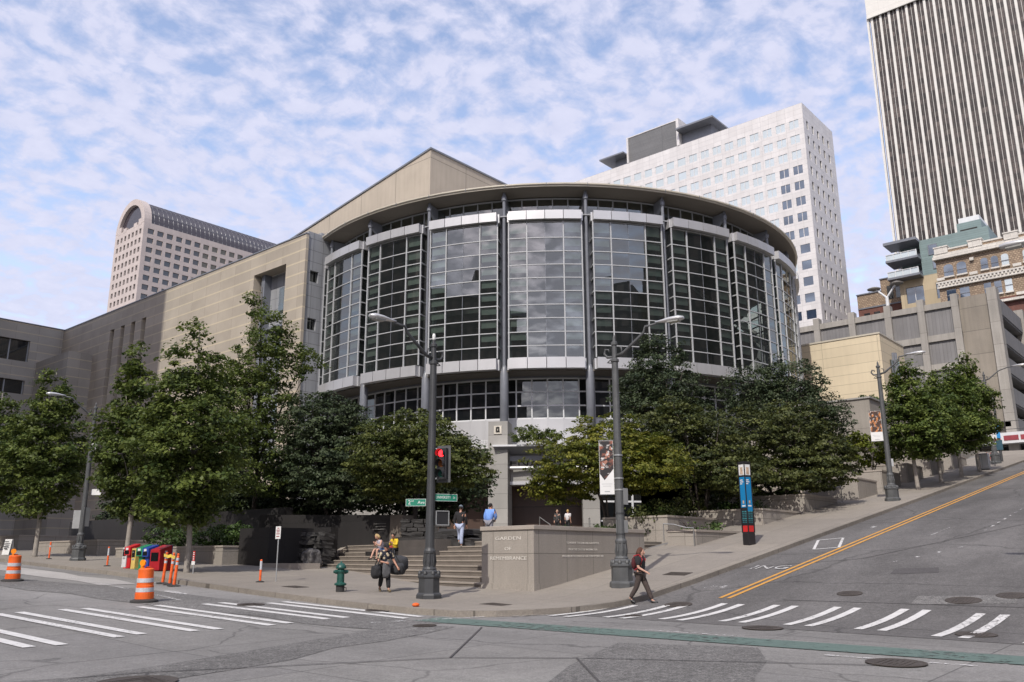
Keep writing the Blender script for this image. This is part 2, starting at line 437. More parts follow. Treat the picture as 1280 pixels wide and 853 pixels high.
# road markings
def mark(mb, p0, p1, w, h=.012, hf=gr):
    dx, dy = p1[0]-p0[0], p1[1]-p0[1]; L = math.hypot(dx, dy); n = max(1, int(L/.45)); px, py = -dy/L*w/2, dx/L*w/2
    V = []
    for i in range(n+1):
        x, y = p0[0]+dx*i/n, p0[1]+dy*i/n
        for s_ in (-1, 1):
            X, Y = x+px*s_, y+py*s_; V.append((X, Y, hf(X, Y)+h))
    mb.poly(V, [(2*i, 2*i+2, 2*i+3, 2*i+1) for i in range(n)])
cw = MB(K); rj = random.Random(2)
for c, y0, y1 in ((3.15, 15.6, 21.0), (4.6, 15.6, 21.2), (6.15, 15.5, 21.2), (7.72, 15.75, 21.25), (9.1, 15.6, 21.2), (10.65, 15.5, 20.8), (12.15, 15.5, 20.4), (13.45, 14.6, 19.6)):
    for s_ in (-.235, .235):
        mark(cw, (c+s_-.06, y1+rj.uniform(-.1, .1)), (c+s_+.07, y0+rj.uniform(-.1, .1)), .21)
cw.build('crosswalk_stripes', M['white_paint'])['kind'] = 'structure'
cw = MB(K)
for c, x0, x1 in ((12.15, 15.7, 18.4), (10.95, 16.1, 18.9), (9.75, 16.45, 19.2), (8.5, 16.75, 19.3), (7.15, 16.85, 19.4), (5.78, 16.85, 19.5), (4.33, 16.5, 19.4), (2.9, 16.3, 19.3), (1.6, 16.6, 19.2)):
    for s_ in (-.215, .215):
        mark(cw, (x0, c+s_+.05), (x1, c+s_-.03), .175, .016)
cw.build('crosswalk_stripes', M['white_paint'])['kind'] = 'structure'
yl = MB(K)
for s_ in (-.11, .11): mark(yl, (19.8, 10.25+s_), (80, 10.25+s_), .1, .016)
yl.build('centre_line', M['yellow_paint'])['kind'] = 'structure'
gl_ = MB(K); mark(gl_, (13.55, 14.1), (14.15, 3), .92, .012); mark(gl_, (14.15, 3), (15.2, -16), .92, .0121)
gl_.build('bike_lane', M['green_paint'])['kind'] = 'structure'
wl = MB(K)
for a, b, w in (((12.6, 26), (13.6, 33), .09), ((11.9, 21.6), (12.3, 24), .1), ((14.45, 9.2), (14.55, 7.2), .07), ((13.05, 5.2), (13.2, 3.2), .07),
                ((12.2, 14.4), (14.6, 13.5), .13), ((14.6, 13.5), (15.9, 12.6), .12), ((21.0, 11.5), (21.3, 10.9), .12), ((21.3, 11.35), (21.1, 10.9), .1),
                ((12.9, 23.2), (13.1, 24.6), .25), ((31, 8.4), (33, 8.3), .05), ((45, 7.2), (48, 7.1), .06), ((33, 11.0), (33.6, 11.0), .2)):
    mark(wl, a, b, w, .016)
for x, y in ((25.51, 7.95), (26.3, 7.6), (27.2, 7.25), (28.2, 6.9)): mark(wl, (x, y), (x+.16, y-.03), .1, .018)
for x in fr(32, 38, 1): mark(wl, (x, 7.0), (x+.35, 7.0), .08, .018)
wl.build('lane_marks', M['worn_paint'])['kind'] = 'structure'
bx = MB(K); Q = [(29.84, 11.75), (30.42, 11.1), (28.18, 10.45), (27.75, 11.1)]
for a, b in zip(Q, Q[1:]+Q[:1]): mark(bx, a, b, .09, .016)
bx.build('parking_box', M['white_paint'])['kind'] = 'structure'
# tar joints and cracks sealed in the intersection
tj = MB(K)
for P in ([(2.5, 12.9), (6, 11.6), (9.5, 9.4), (10.6, 7.9), (12.6, 4.1)], [(6, 11.6), (3.4, 7.2)], [(9.5, 9.4), (13.0, 12.0)], [(10.6, 7.9), (5, 2.5)], [(24, 12), (26, 9), (36, 5.2)], [(19.9, 8.8), (20.2, 3)]):
    for a, b in zip(P, P[1:]): mark(tj, a, b, .035, .013)
tj.build('tar_joints', M['dark_patch'])['kind'] = 'structure'

# manhole covers
def cover(u, r, label, m=None):
    mb = MB(); zf = 0
    mb.lathe([(r, 0), (r, .012), (r*.93, .014), (r*.9, .006), (r*.2, .006), (r*.18, .012), (.01, .012)], n=28)
    x, y = u; L = (x*K, y*K, (gr(x, y)+.013)*K)
    nx = -(gr(x+.3, y)-gr(x-.3, y))/.6; ny = -(gr(x, y+.3)-gr(x, y-.3))/.6
    o = mb.build('manhole_cover', M['iron'], loc=None)
    o.location = L; o.rotation_euler = Vector((0, 0, 1)).rotation_difference(Vector((nx, ny, 1))).to_euler()
    setp(o, label, 'manhole cover', 'manhole covers in the roadway')
    mb2 = MB(); [mb2.box(-r*.6, r*.6, yy-.012, yy+.012, .006, .013) for yy in fr(-r*.5, r*.5, r*.22)]
    mb2.build('grip_ribs', M['iron'], o)
    return o
for u, r, lb in (((12.85, 4.13), .5, 'large brown round manhole cover between green lane and right picture edge'), ((16.05, 7.55), .48, 'dark round manhole cover beside the right crosswalk and the green lane'),
                 ((5.5, 10.9), .62, 'large dark manhole cover cut by the bottom edge of the photo'), ((12.5, 13.1), .3, 'small round cover just left of where the green lane starts'),
                 ((20.6, 5.1), .45, 'round manhole cover in the middle of a squarish pale road repair'), ((21.3, 4.3), .4, 'round cover on the hill street nearest the right edge'),
                 ((20.9, 7.6), .36, 'worn round cover above the right crosswalk, left of the squarish repair'), ((12.55, 19.4), .42, 'dark flat cover between kerb and left crosswalk'),
                 ((13.95, 16.2), .4, 'dark cover on the left crosswalk close to the corner kerb'), ((18.8, 10.95), .42, 'dark cover under the end stripes of right crosswalk by walking woman'),
                 ((16.75, 10.9), .25, 'smallest cover, on the lower edge of the right crosswalk'), ((17.1, 4.1), .42, 'dark cover crossed by the rightmost crosswalk stripes')):
    cover(u, r, lb)
def grate(u, label):
    x, y = u; mb = MB(); mb.box(-.3, .3, -.45, .45, 0, .01)
    for i in range(7): mb.box(-.26+i*.08, -.22+i*.08, -.4, .4, .01, .016)
    o = mb.build('utility_lid', M['iron']); o.location = (x*K, y*K, gs(x, y)*K+.003)
    nx = -(gs(x+.3, y)-gs(x-.3, y))/.6; ny = -(gs(x, y+.3)-gs(x, y-.3))/.6
    o.rotation_euler = Vector((0, 0, 1)).rotation_difference(Vector((nx, ny, 1))).to_euler()
    return setp(o, label, 'utility lid', 'iron lids in the pavement')
grate((15.84, 22.2), 'dark iron lid in pavement right of the thin sign post'); grate((22.2, 12.9), 'dark iron lid in pavement right of the walking woman')
grate((16.13, 14.4), 'small iron lid in pavement in front of memorial wall corner')
# ---------------------------------------------------------------- concert hall (survey units)
CX, CY = 64.7, 50.8
def cp(r, a): return (CX+r*math.cos(R(a)), CY+r*math.sin(R(a)))
hall = site('concert_hall', 'tan stone and curved glass concert hall with a broad round roof', 'concert hall', (CX, CY, 0))
def arcbox(mb, r0, r1, a0, a1, z0, z1, n):
    """a curved solid, r0 outside"""
    A = [a0+(a1-a0)*i/n for i in range(n+1)]; V = []
    for a in A:
        x, y = cp(r0, a); X, Y = cp(r1, a); V += [(x, y, z0), (x, y, z1), (X, Y, z1), (X, Y, z0)]
    F = []
    for i in range(n):
        b = 4*i
        F += [(b, b+4, b+5, b+1), (b+1, b+5, b+6, b+2), (b+2, b+6, b+7, b+3), (b+3, b+7, b+4, b)]
    F += [(0, 1, 2, 3), (4*n+3, 4*n+2, 4*n+1, 4*n)]
    mb.poly(V, F)
# roof disc
rf = MB(K); n = 96
rf.lathe([(16, 28.05), (23.75, 28.22), (23.78, 28.24)], (CX, CY, 0), n)
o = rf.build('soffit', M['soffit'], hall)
rf = MB(K); rf.lathe([(23.7, 28.25), (23.84, 28.26), (23.84, 28.36), (23.95, 28.4), (23.95, 28.5), (23.7, 28.53), (15, 28.7), (.1, 28.8)], (CX, CY, 0), n)
rf.build('roof', M['roof_edge'], hall)
jt = MB(K)
for a in fr(130, 350, 7.4):
    x, y = cp(23.955, a); t = R(a); jt.obox((x, y, 28.38), (math.cos(t), math.sin(t), 0), (-math.sin(t), math.cos(t), 0), (0, 0, 1), .012, .02, .13)
jt.build('edge_joint', M['steel_col'], hall)
M['blind'] = mat('grey roller blind', (.55, .56, .53), .8, var=.08)
COLA = [210.1+15.1*k for k in range(-5, 8)]
ROWS = [15.3+1.0*i for i in range(9)]+[24.27, 25.5]
ROWS = [15.34, 16.21, 17.22, 18.23, 19.24, 20.25, 21.26, 22.27, 23.28, 24.34, 25.62]
rg = random.Random(11)
RB = 23.5
def facet_box(mb, p, q, z0, z1, out, dep):
    """thin bar along the facet p-q standing proud by out"""
    d = Vector((q[0]-p[0], q[1]-p[1], 0)); L = d.length; d.normalize(); nn = Vector((d.y, -d.x, 0))
    c = Vector(((p[0]+q[0])/2, (p[1]+q[1])/2, (z0+z1)/2))+nn*(out-dep/2)
    mb.obox(c, d, nn, (0, 0, 1), L/2, dep/2, (z1-z0)/2)
def vbar(mb, p, a, w, z0, z1, out, dep):
    t = R(a); e = Vector((math.cos(t), math.sin(t), 0)); tt = Vector((-math.sin(t), math.cos(t), 0))
    c = Vector((p[0], p[1], (z0+z1)/2))+e*(out-dep/2)
    mb.obox(c, e, tt, (0, 0, 1), dep/2, w/2, (z1-z0)/2)
for k in range(len(COLA)-1):
    a0 = COLA[k]+1.02; a1 = COLA[k+1]-1.02
    fr_ = [0, .25, .5, .75, 1]; A = [a0+(a1-a0)*f for f in fr_]
    # CCW angle order seen from outside runs right to left
    g = MB(K)
    for i in range(4):
        p = Vector((*cp(RB, A[i]), 0)); q = Vector((*cp(RB, A[i+1]), 0)); t = R((A[i]+A[i+1])/2); e = Vector((math.cos(t), math.sin(t), 0))
        for r_ in range(10):
            d = [e*rg.uniform(-.008, .008) for _ in range(3)]; d.append(d[0]+d[2]-d[1])
            z0, z1 = ROWS[r_], ROWS[r_+1]
            g.face([p+d[0]+Vector((0, 0, z0)), q+d[1]+Vector((0, 0, z0)), q+d[2]+Vector((0, 0, z1)), p+d[3]+Vector((0, 0, z1))])
    for a in (a0, a1):
        x, y = cp(RB, a); X, Y = cp(22.5, a)
        for r_ in range(10): g.face([(x, y, ROWS[r_]), (X, Y, ROWS[r_]), (X, Y, ROWS[r_+1]), (x, y, ROWS[r_+1])])
    w = g.build('window_bay', M['drum_glass'], hall)
    f = MB(K)
    for i in range(4):
        p = cp(RB, A[i+1]); q = cp(RB, A[i])
        for z in ROWS[1:-1]: facet_box(f, p, q, z-.032, z+.032, .06, .11)
        facet_box(f, p, q, ROWS[-1]-.06, ROWS[-1]+.0, .10, .14)
    for i, a in enumerate(A):
        if i != 2: vbar(f, cp(RB, a), a, .085, ROWS[0], ROWS[-1], .082, .1)
    for a, s_ in ((a0, -1), (a1, 1)):
        t = R(a); e = Vector((math.cos(t), math.sin(t), 0)); tt = Vector((-math.sin(t), math.cos(t), 0))*s_
        for z in ROWS[1:-1]:
            c = Vector((*cp((RB+22.5)/2, a), z))+tt*.03; f.obox(c, e, tt, (0, 0, 1), .49, .05, .04)
    f.build('mullions', M['mullion'], w)
    f = MB(K); vbar(f, cp(RB, A[2]), A[2], .03, ROWS[0], ROWS[-1], .02, .05); f.build('glass_joint', M['steel_col'], w)
    bl = MB(K)
    for i in (0, 3):
        p = cp(RB-.14, A[i+1]-.25); q = cp(RB-.14, A[i]+.25)
        for r_ in range(1, 10): facet_box(bl, p, q, ROWS[r_]+.45, ROWS[r_+1]-.05, 0, .03)
    bl.build('blinds', M['blind'], w)
    b = MB(K); b2 = MB(K)
    for i in range(4):
        p = cp(RB, A[i+1]); q = cp(RB, A[i])
        d = Vector((q[0]-p[0], q[1]-p[1], 0)).normalized()*.012
        p2 = (p[0]+d.x, p[1]+d.y); q2 = (q[0]-d.x, q[1]-d.y)
        facet_box(b, p2, q2, 25.68, 26.36, .1, .5); facet_box(b2, p2, q2, 14.5, 15.28, .1, .5)
    for a, s_ in ((a0, -1), (a1, 1)):
        t = R(a); e = Vector((math.cos(t), math.sin(t), 0)); tt = Vector((-math.sin(t), math.cos(t), 0))*s_
        for z0, z1 in ((25.68, 26.36), (14.5, 15.28)):
            c = Vector((*cp(23.0, a), (z0+z1)/2))+tt*.06; (b if z0 > 20 else b2).obox(c, e, tt, (0, 0, 1), .5, .06, (z1-z0)/2)
    b.build('fascia_panel', M['metal_panel'], w); b2.build('lower_fascia', M['metal_panel'], w)
    # set back strip between this bay and the next, behind the column
    s_ = MB(K); arcbox(s_, 22.6, 22.4, COLA[k]-1.1, COLA[k]+1.1, 14.5, 26.4, 2)
    s_.build('recess_panel', M['steel_col'], hall)
    # clerestory under the roof
    c_ = MB(K); cf = MB(K)
    B = [COLA[k]+15.1*i/5 for i in range(6)]
    for i in range(5):
        p, q = cp(22.0, B[i]), cp(22.0, B[i+1]); c_.face([(*p, 26.3), (*q, 26.3), (*q, 28.1), (*p, 28.1)])
        vbar(cf, p, B[i], .08, 26.3, 28.08, .05, .1)
        facet_box(cf, q, p, 27.98, 28.09, .06, .1)
    cw_ = c_.build('clerestory_window', M['drum_glass'], hall); cf.build('mullions', M['grey_frame'], cw_)
    ld = MB(K); arcbox(ld, 23.3, 21.9, COLA[k], COLA[k+1], 26.2, 26.29, 6); ld.build('bay_roof', M['grey_clad'], hall)
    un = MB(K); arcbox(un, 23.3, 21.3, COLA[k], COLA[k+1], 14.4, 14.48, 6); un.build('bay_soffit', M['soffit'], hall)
    # storey below the bays
    l = MB(K); lf = MB(K); B = [COLA[k]+15.1*(i+.5)/5 for i in range(-1, 5)]
    Z3 = [11.31, 12.24, 13.26, 14.24]
    for i in range(5):
        p, q = cp(21.5, B[i]), cp(21.5, B[i+1]); t = R((B[i]+B[i+1])/2); e = Vector((math.cos(t), math.sin(t), 0))
        for r_ in range(3):
            d0 = e*rg.uniform(-.006, .006)
            l.face([Vector((*p, Z3[r_]))+d0, Vector((*q, Z3[r_])), Vector((*q, Z3[r_+1]))-d0, Vector((*p, Z3[r_+1]))])
            facet_box(lf, q, p, Z3[r_]-.05, Z3[r_]+.05, .07, .1)
        facet_box(lf, q, p, 14.17, 14.27, .07, .1)
        vbar(lf, p, B[i], .09, 11.31, 14.24, .075, .1)
    lw = l.build('lower_window', M['dark_glass'], hall); lf.build('mullions', M['white_frame'], lw)
    hd = MB(K)
    for i in range(5): facet_box(hd, cp(21.45, B[i+1]), cp(21.45, B[i]), 14.28, 14.4, .05, .2)
    hd.build('window_head', M['steel_col'], hall)
    sp = MB(K)
    for i in range(5): facet_box(sp, cp(21.55, B[i+1]), cp(21.55, B[i]), 9.0, 11.25, .06, .2)
    sp.build('sill_panel', M['metal_panel'], hall)
    # column: slim in front of the bays, thick below them
    cc = MB(K); x, y = cp(23.13, COLA[k])
    cc.lathe([(.125, 14.3), (.125, 27.5), (.2, 27.55), (.2, 27.8), (.13, 27.95), (.1, 28.2)], (x, y, 0), 14)
    cl = cc.build('column', M['steel_col'], hall, smooth=False)
    c2 = MB(K); c2.lathe([(.31, 8.0), (.31, 14.3), (.17, 14.75), (.128, 14.9)], (x, y, 0), 18); c2.build('column_base', M['steel_col'], cl, smooth=True)
    br_ = MB(K); t = R(COLA[k]); e = Vector((math.cos(t), math.sin(t), 0)); tt = Vector((-math.sin(t), math.cos(t), 0))
    q0 = Vector((x, y, 27.6)); q1 = Vector((*cp(21.9, COLA[k]), 26.7)); q2 = Vector((*cp(21.9, COLA[k]), 28.08)); q3 = Vector((x, y, 28.1))
    br_.poly([v+tt*s_ for s_ in (-.1, .1) for v in (q0, q1, q2, q3)], [(0, 1, 2, 3), (7, 6, 5, 4), (0, 4, 5, 1), (1, 5, 6, 2), (2, 6, 7, 3), (3, 7, 4, 0)])
    br_.build('roof_bracket', M['steel_col'], cl)
# inside: slabs, core wall and roof trusses seen through the glass
for z in (14.6, 20.3, 25.4):
    s_ = MB(K); s_.lathe([(.5, z-.3), (20.6 if z < 20 else 19.8, z-.3), (20.6 if z < 20 else 19.8, z), (.5, z)], (CX, CY, 0), 60); s_.build('floor_slab', M['slab'], hall)
s_ = MB(K); s_.lathe([(15.6, 3), (15.6, 28)], (CX, CY, 0), 40); s_.build('inner_wall', M['interior'], hall)
tr_ = MB(K)
for a in fr(270, 345, 9):
    p = Vector((*cp(15.7, a), 25)); q = Vector((*cp(22.0, a), 18.5)); tr_.tube([p, q], .09, 6); tr_.tube([Vector((*cp(22.0, a), 14.7)), Vector((*cp(22.0, a), 26))], .07, 6)
    tr_.tube([Vector((*cp(15.7, a), 21)), Vector((*cp(22.0, a), 23.5))], .08, 6)
tr_.build('stair_truss', M['white_frame'], hall)
# ground floor: stone wall with the openings of the doors
gf = MB(K)
def gwall(a0, a1, z0, z1, r0=22.9, r1=22.3, mb=None): arcbox(mb or gf, r0, r1, a0, a1, z0, z1, max(2, int(abs(a1-a0)/3)))
gwall(135, 193.0, 3, 9.0); gwall(193.0, 207.6, 6.75, 9.0); gwall(211.1, 223.5, 6.45, 9.0); gwall(223.5, 226.4, 3, 9.0)
gwall(226.4, 320, 6.6, 9.0); gwall(226.4, 320, 3, 3.4)
gf.build('stone_wall', M['granite_grey'], hall)
pr = MB(K)
for a0, a1 in ((192.4, 207.7), (211.0, 224)): gwall(a0, a1, 6.5 if a0 > 200 else 6.8, 6.72 if a0 > 200 else 7.02, 23.0, 22.95, pr)
pr.build('lintel', M['metal_panel'], hall)
dr = MB(K); arcbox(dr, 20.6, 20.4, 190, 227, 2.4, 9.0, 18); dr.build('entrance_doors', M['brown_door'], hall)
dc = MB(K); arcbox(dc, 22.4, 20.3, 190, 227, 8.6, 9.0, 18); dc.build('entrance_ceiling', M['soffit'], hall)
gw = MB(K); gfm = MB(K)
A = fr(226.4, 320, 3.0)
for a, b in zip(A, A[1:]):
    p, q = cp(22.6, a), cp(22.6, b); gw.face([(*p, 3.4), (*q, 3.4), (*q, 6.6), (*p, 6.6)])
    vbar(gfm, p, a, .12, 3.4, 6.6, .09, .12); facet_box(gfm, q, p, 5.3, 5.42, .085, .12); facet_box(gfm, q, p, 4.0, 4.1, .085, .12)
gg = gw.build('ground_floor_window', M['dark_glass'], hall); gfm.build('mullions', M['white_frame'], gg)
# pier under the column next to the entrance, with its round emblem plate
x, y = cp(23.1, 209.35); t = R(209.35); e = Vector((math.cos(t), math.sin(t), 0)); tt = Vector((-math.sin(t), math.cos(t), 0))
pm = MB(K); pm.obox((x, y, 6.6), e, tt, (0, 0, 1), .75, .68, 4.2); pier = pm.build('pier', M['granite_grey'], hall)
pm = MB(K); pm.obox(Vector((x, y, 10.2))+e*.77, e, tt, (0, 0, 1), .04, .27, .28); pl = pm.build('plaque', mat('cream plaque', (.6, .56, .48), .6), pier)
pm = MB(K); c0 = Vector((x, y, 10.22))+e*.83
for s_, dz, hw, hh in ((-.08, .05, .05, .12), (.07, .02, .05, .16), (0, -.13, .14, .05), (0, .14, .04, .05)): pm.obox(c0+tt*s_+Vector((0, 0, dz)), e, tt, (0, 0, 1), .012, hw, hh)
pm.build('emblem', M['dark_void'], pl)
# planting terrace in front of the left bay, with trellis
tm = MB(K); arcbox(tm, 23.35, 22.85, 175, 207.3, 8.75, 9.02, 10); tm.build('terrace_coping', M['granite_grey'], hall)
tm = MB(K)
for a in fr(182, 207, .47): vbar(tm, cp(22.4, a), a, .03, 9.0, 9.75, .03, .03)
for z in (9.2, 9.45, 9.7):
    for a, b in zip(fr(182, 207, 2), fr(182, 207, 2)[1:]): facet_box(tm, cp(22.4, b), cp(22.4, a), z-.02, z+.02, .04, .03)
tm.build('trellis', M['white_frame'], hall)
# canopy over the entrance with its lettering
a = 216.5; t = R(a); e = Vector((math.cos(t), math.sin(t), 0)); tt = Vector((-math.sin(t), math.cos(t), 0))
cm = MB(K); P = lambda r_, s_, z: Vector((CX, CY, z))+e*r_+tt*s_
W_ = 3.3
cm.poly([P(24.1, -W_, 9.0), P(24.1, W_, 9.0), P(22.5, W_-.25, 8.45), P(22.5, -W_+.25, 8.45), P(24.1, -W_, 9.12), P(24.1, W_, 9.12), P(21.7, W_, 9.12), P(21.7, -W_, 9.12)],
        [(0, 3, 2, 1), (4, 5, 6, 7), (0, 1, 5, 4), (1, 2, 6, 5), (3, 0, 4, 7), (2, 3, 7, 6)])
can = cm.build('canopy', M['white_frame'], hall)
cm = MB(K); cm.poly([P(24.06, -W_+.05, 8.97), P(24.06, W_-.05, 8.97), P(22.55, W_-.28, 8.44), P(22.55, -W_+.28, 8.44)], [(3, 2, 1, 0)])
cm.obox(P(22.7, 0, 8.28), tt, e, (0, 0, 1), W_-.3, .3, .17)
cm.build('canopy_soffit', M['steel_col'], can)
cm = MB(K); cm.obox(P(22.85, 0, 7.95), tt, e, (0, 0, 1), W_-.2, .05, .28); sg = cm.build('sign_board', M['granite_grey'], can)
cm = MB(K); cm.tube([P(23.2, W_+.9, 7.62), P(23.2, -W_, 7.62)], .13, 12); cm.tube([P(23.2, W_+.9, 7.62), P(23.2, W_+1.25, 7.62)], .2, 12); cm.tube([P(22.7, W_+.9, 7.3), P(23.3, W_+.9, 7.62)], .1, 8)
cm.build('sign_tube', M['metal_panel'], can)
TXT = []
TXT.append(('BENAROYA', .78, P(22.93, 0, 7.95)*K, e, M['dark_void'], sg, 'lettering', W_*2*.86*K))
cm = MB(K); cm.obox(P(22.65, 0, 6.95), tt, e, (0, 0, 1), W_-.35, .04, .27); s2 = cm.build('sign_board', M['steel_col'], can)
# grey side wall joining the drum to the stone wing
gm = MB(K); z0, z1 = 0, 28.6
xs = [40.3, 40.62, 41.5, 47.5]
gm.box(40.3, 40.64, 57.4, 58.4, 0, 28.6); gm.box(41.5, 47.5, 57.4, 58.4, 0, 28.6)
for a, b in ((0, 20.05), (21.05, 24.2), (25.2, 28.6)): gm.box(40.64, 41.5, 57.402, 58.4, a, b)
gm.build('side_wall', M['grey_clad'], hall)
for a, b in ((20.05, 21.05), (24.2, 25.2)):
    wm = MB(K); wm.box(40.64, 41.5, 57.62, 57.66, a, b); wm.build('side_window', M['dark_glass'], hall)
# long stone wall along the avenue with its deep window recess and four slits
wm = MB(K); X0, X1 = 40.0, 41.2; T = 28.25
ys = [57.3, 60.0, 64.9, 84.75, 85.7, 87.1, 88.05, 89.5, 90.4, 91.9, 92.85, 105.5]
wm.box(X0, 40.27, 57.3, 60.0, 0, T); wm.box(X0, X1, 60.0, 64.9, 26.2, T); wm.box(X0, X1, 60.0, 64.9, 0, 9)
wm.box(X0, X1, 64.9, 84.75, 0, T); wm.box(X0, X1, 92.85, 105.5, 0, T)
for a, b in ((85.7, 87.1), (88.05, 89.5), (90.4, 91.9)): wm.box(X0, X1, a, b, 0, T)
for a, b in ((84.75, 85.7), (87.1, 88.05), (89.5, 90.4), (91.9, 92.85)): wm.box(X0, X1, a, b, 26.1, T); wm.box(X0, X1, a, b, 0, 12)
wm.build('avenue_wall', M['hall_stone'], hall)
wm = MB(K); wm.box(X0-.06, 40.3, 57.28, 60, T+.004, T+.1); wm.box(X0-.06, X1, 60, 105.5, T+.004, T+.1); wm.build('coping', M['steel_col'], hall)
wm = MB(K); wm.box(41.6, 43, 57.45, 72, 28.0, 28.85); wm.build('parapet', M['grey_clad'], hall)
wm = MB(K); wm.box(41.21, 41.4, 60.0, 64.9, 9, 26.2); rb = wm.build('window_recess', M['grey_clad'], hall)
for z in (22.6, 17.6, 12.6):
    wm = MB(K); wm.box(41.0, 41.2, 61.0, 62.3, z, z+2.1); wm.build('pane', M['drum_glass'], rb)
wm = MB(K)
for z in (21.35, 16.3, 11.3): wm.box(40.9, 41.2, 60.0, 64.9, z-.22, z)  # dark bars stand in for the shadow lines at the spandrels
for y in (63.9,): wm.box(40.5, 41.2, y, y+.5, 9, 26.2)
wm.build('recess_fin_and_shadow', M['steel_col'], rb)
for yc in (85.22, 87.57, 89.95, 92.37):
    wm = MB(K); wm.box(40.75, 40.85, yc-.475, yc+.475, 20.8, 26.1); sl = wm.build('slit_window', M['dark_void'], hall)
    wm = MB(K); wm.box(40.6, 40.75, yc-.475, yc+.475, 12, 20.8); wm.build('pane', M['drum_glass'], sl)
# lower block and left wing
wm = MB(K); wm.box(37.4, 40.0, 96.6, 105.5, 0, 23.9); wm.build('stair_block', M['wing_stone'], hall)
wm = MB(K)
for a, b in ((26.3, 28.3), (21.6, 23.8), (0, 20.0)): wm.box(22, 40, 105.5, 112, a, b)
for a, b in ((20.0, 21.6), (23.8, 26.3)): wm.box(36.45, 40, 105.5, 112, a, b); wm.box(22, 36.45, 106.2, 112, a, b)
wm.build('wing_wall', M['wing_stone'], hall)
wm = MB(K); wm.box(21.9, 40, 105.42, 112, 28.304, 28.4); wm.build('coping', M['steel_col'], hall)
for a, b in ((20.0, 21.6), (23.8, 26.3)):
    wm = MB(K); wm.box(22.2, 36.45, 105.9, 106.0, a, b); wv = wm.build('strip_window', M['dark_glass'], hall)
    wm = MB(K)
    for x in fr(22.4, 36.4, 2.0): wm.box(x-.06, x+.06, 105.8, 105.9, a, b)
    wm.build('mullions', M['grey_frame'], wv)
# stage house, its top falling away to the left
sm = MB(K); xs0, xs1, ya, yb = 58.4, 80, 61.8, 104; za, zb = 44.6, 44.6-.164*(104-61.8)
sm.poly([(xs0, ya, 20), (xs1, ya, 20), (xs1, yb, 20), (xs0, yb, 20), (xs0, ya, za), (xs1, ya, za), (xs1, yb, zb), (xs0, yb, zb)],
        [(0, 3, 2, 1), (4, 5, 6, 7), (0, 1, 5, 4), (1, 2, 6, 5), (2, 3, 7, 6), (3, 0, 4, 7)])
sm.build('stage_house', M['gable_stone'], hall)
sm = MB(K); d = .12
sm.poly([(xs0-d, ya-d, za), (xs1, ya-d, za), (xs1, yb, zb), (xs0-d, yb, zb), (xs0-d, ya-d, za+.2), (xs1, ya-d, za+.2), (xs1, yb, zb+.2), (xs0-d, yb, zb+.2)],
        [(0, 3, 2, 1), (4, 5, 6, 7), (0, 1, 5, 4), (1, 2, 6, 5), (2, 3, 7, 6), (3, 0, 4, 7)])
sm.build('stage_house_coping', M['steel_col'], hall)
# recital wing at the far end (cream stone)
M['cream_stone'] = panel('cream stone courses', (.62, .53, .38), (.42, .36, .26), 6.5, 1.15, .03, .75, .05, off=(1, .3), speck=.04, diff=.04, streak=.05)
rc = MB(K)
rc.box(80, 87, 24.06, 31.0, 4, 21.6); rc.box(80, 87, 31.9, 32.6, 4, 21.6); rc.box(80, 87, 31.0, 31.9, 19.7, 21.6)
rc.box(80.5, 87, 31.0, 31.9, 4, 19.7)
rw = rc.build('recital_wing', M['cream_stone'], hall)
rc = MB(K); rc.box(79.93, 87.05, 24.0, 32.6, 21.604, 21.75); rc.build('coping', M['roof_edge'], rw)
rc = MB(K); rc.box(82.2, 82.9, 23.9, 24.05, 10, 19.5); rc.box(83.6, 84.6, 23.9, 24.05, 10, 19.8); rc.build('window', M['drum_glass'], rw)
rc = MB(K); rc.box(83.1, 83.4, 23.7, 24.05, 9, 20.3); rc.box(82.95, 83.08, 23.85, 24.05, 9, 20.3); rc.build('window_frame', M['steel_col'], rw)
# ---------------------------------------------------------------- buildings around (survey units)
def gridwall(mb, face, plane, u0, u1, z0, z1, wins_u, wins_z, dep):
    """wall skin with openings: face 'x' = looks to -X at x=plane, 'y' = looks to -Y at y=plane"""
    def bx_(a, b, c, d):
        if face == 'x': mb.box(plane, plane+dep, a, b, c, d)
        else: mb.box(a, b, plane, plane+dep, c, d)
    u = u0
    for a, b in wins_u:
        if a > u: bx_(u, a, z0, z1)
        z = z0
        for c, d in wins_z:
            if c > z: bx_(a, b, z, c)
            z = d
        if z1 > z: bx_(a, b, z, z1)
        u = b
    if u1 > u: bx_(u, u1, z0, z1)
def pane(name, face, plane, a, b, c, d, m, parent, mull=0, mm=None, t=.05):
    g = MB(K)
    if face == 'x': g.box(plane, plane+t, a, b, c, d)
    else: g.box(a, b, plane, plane+t, c, d)
    o = g.build(name, m, parent)
    if mull:
        f = MB(K)
        for i in range(1, mull+1):
            u = a+(b-a)*i/(mull+1)
            if face == 'x': f.box(plane-.06, plane, u-.05, u+.05, c, d)
            else: f.box(u-.05, u+.05, plane-.06, plane, c, d)
        f.build('mullion', mm, o)
    return o
def rest(face, plane, L, m, parent, t=.05):
    if not L: return
    g = MB(K)
    for a, b, c, d in L:
        if face == 'x': g.box(plane, plane+t, a, b, c, d)
        else: g.box(a, b, plane, plane+t, c, d)
    o = g.build('far_windows', m, parent); o['kind'] = 'stuff'
cr = random.Random(5)
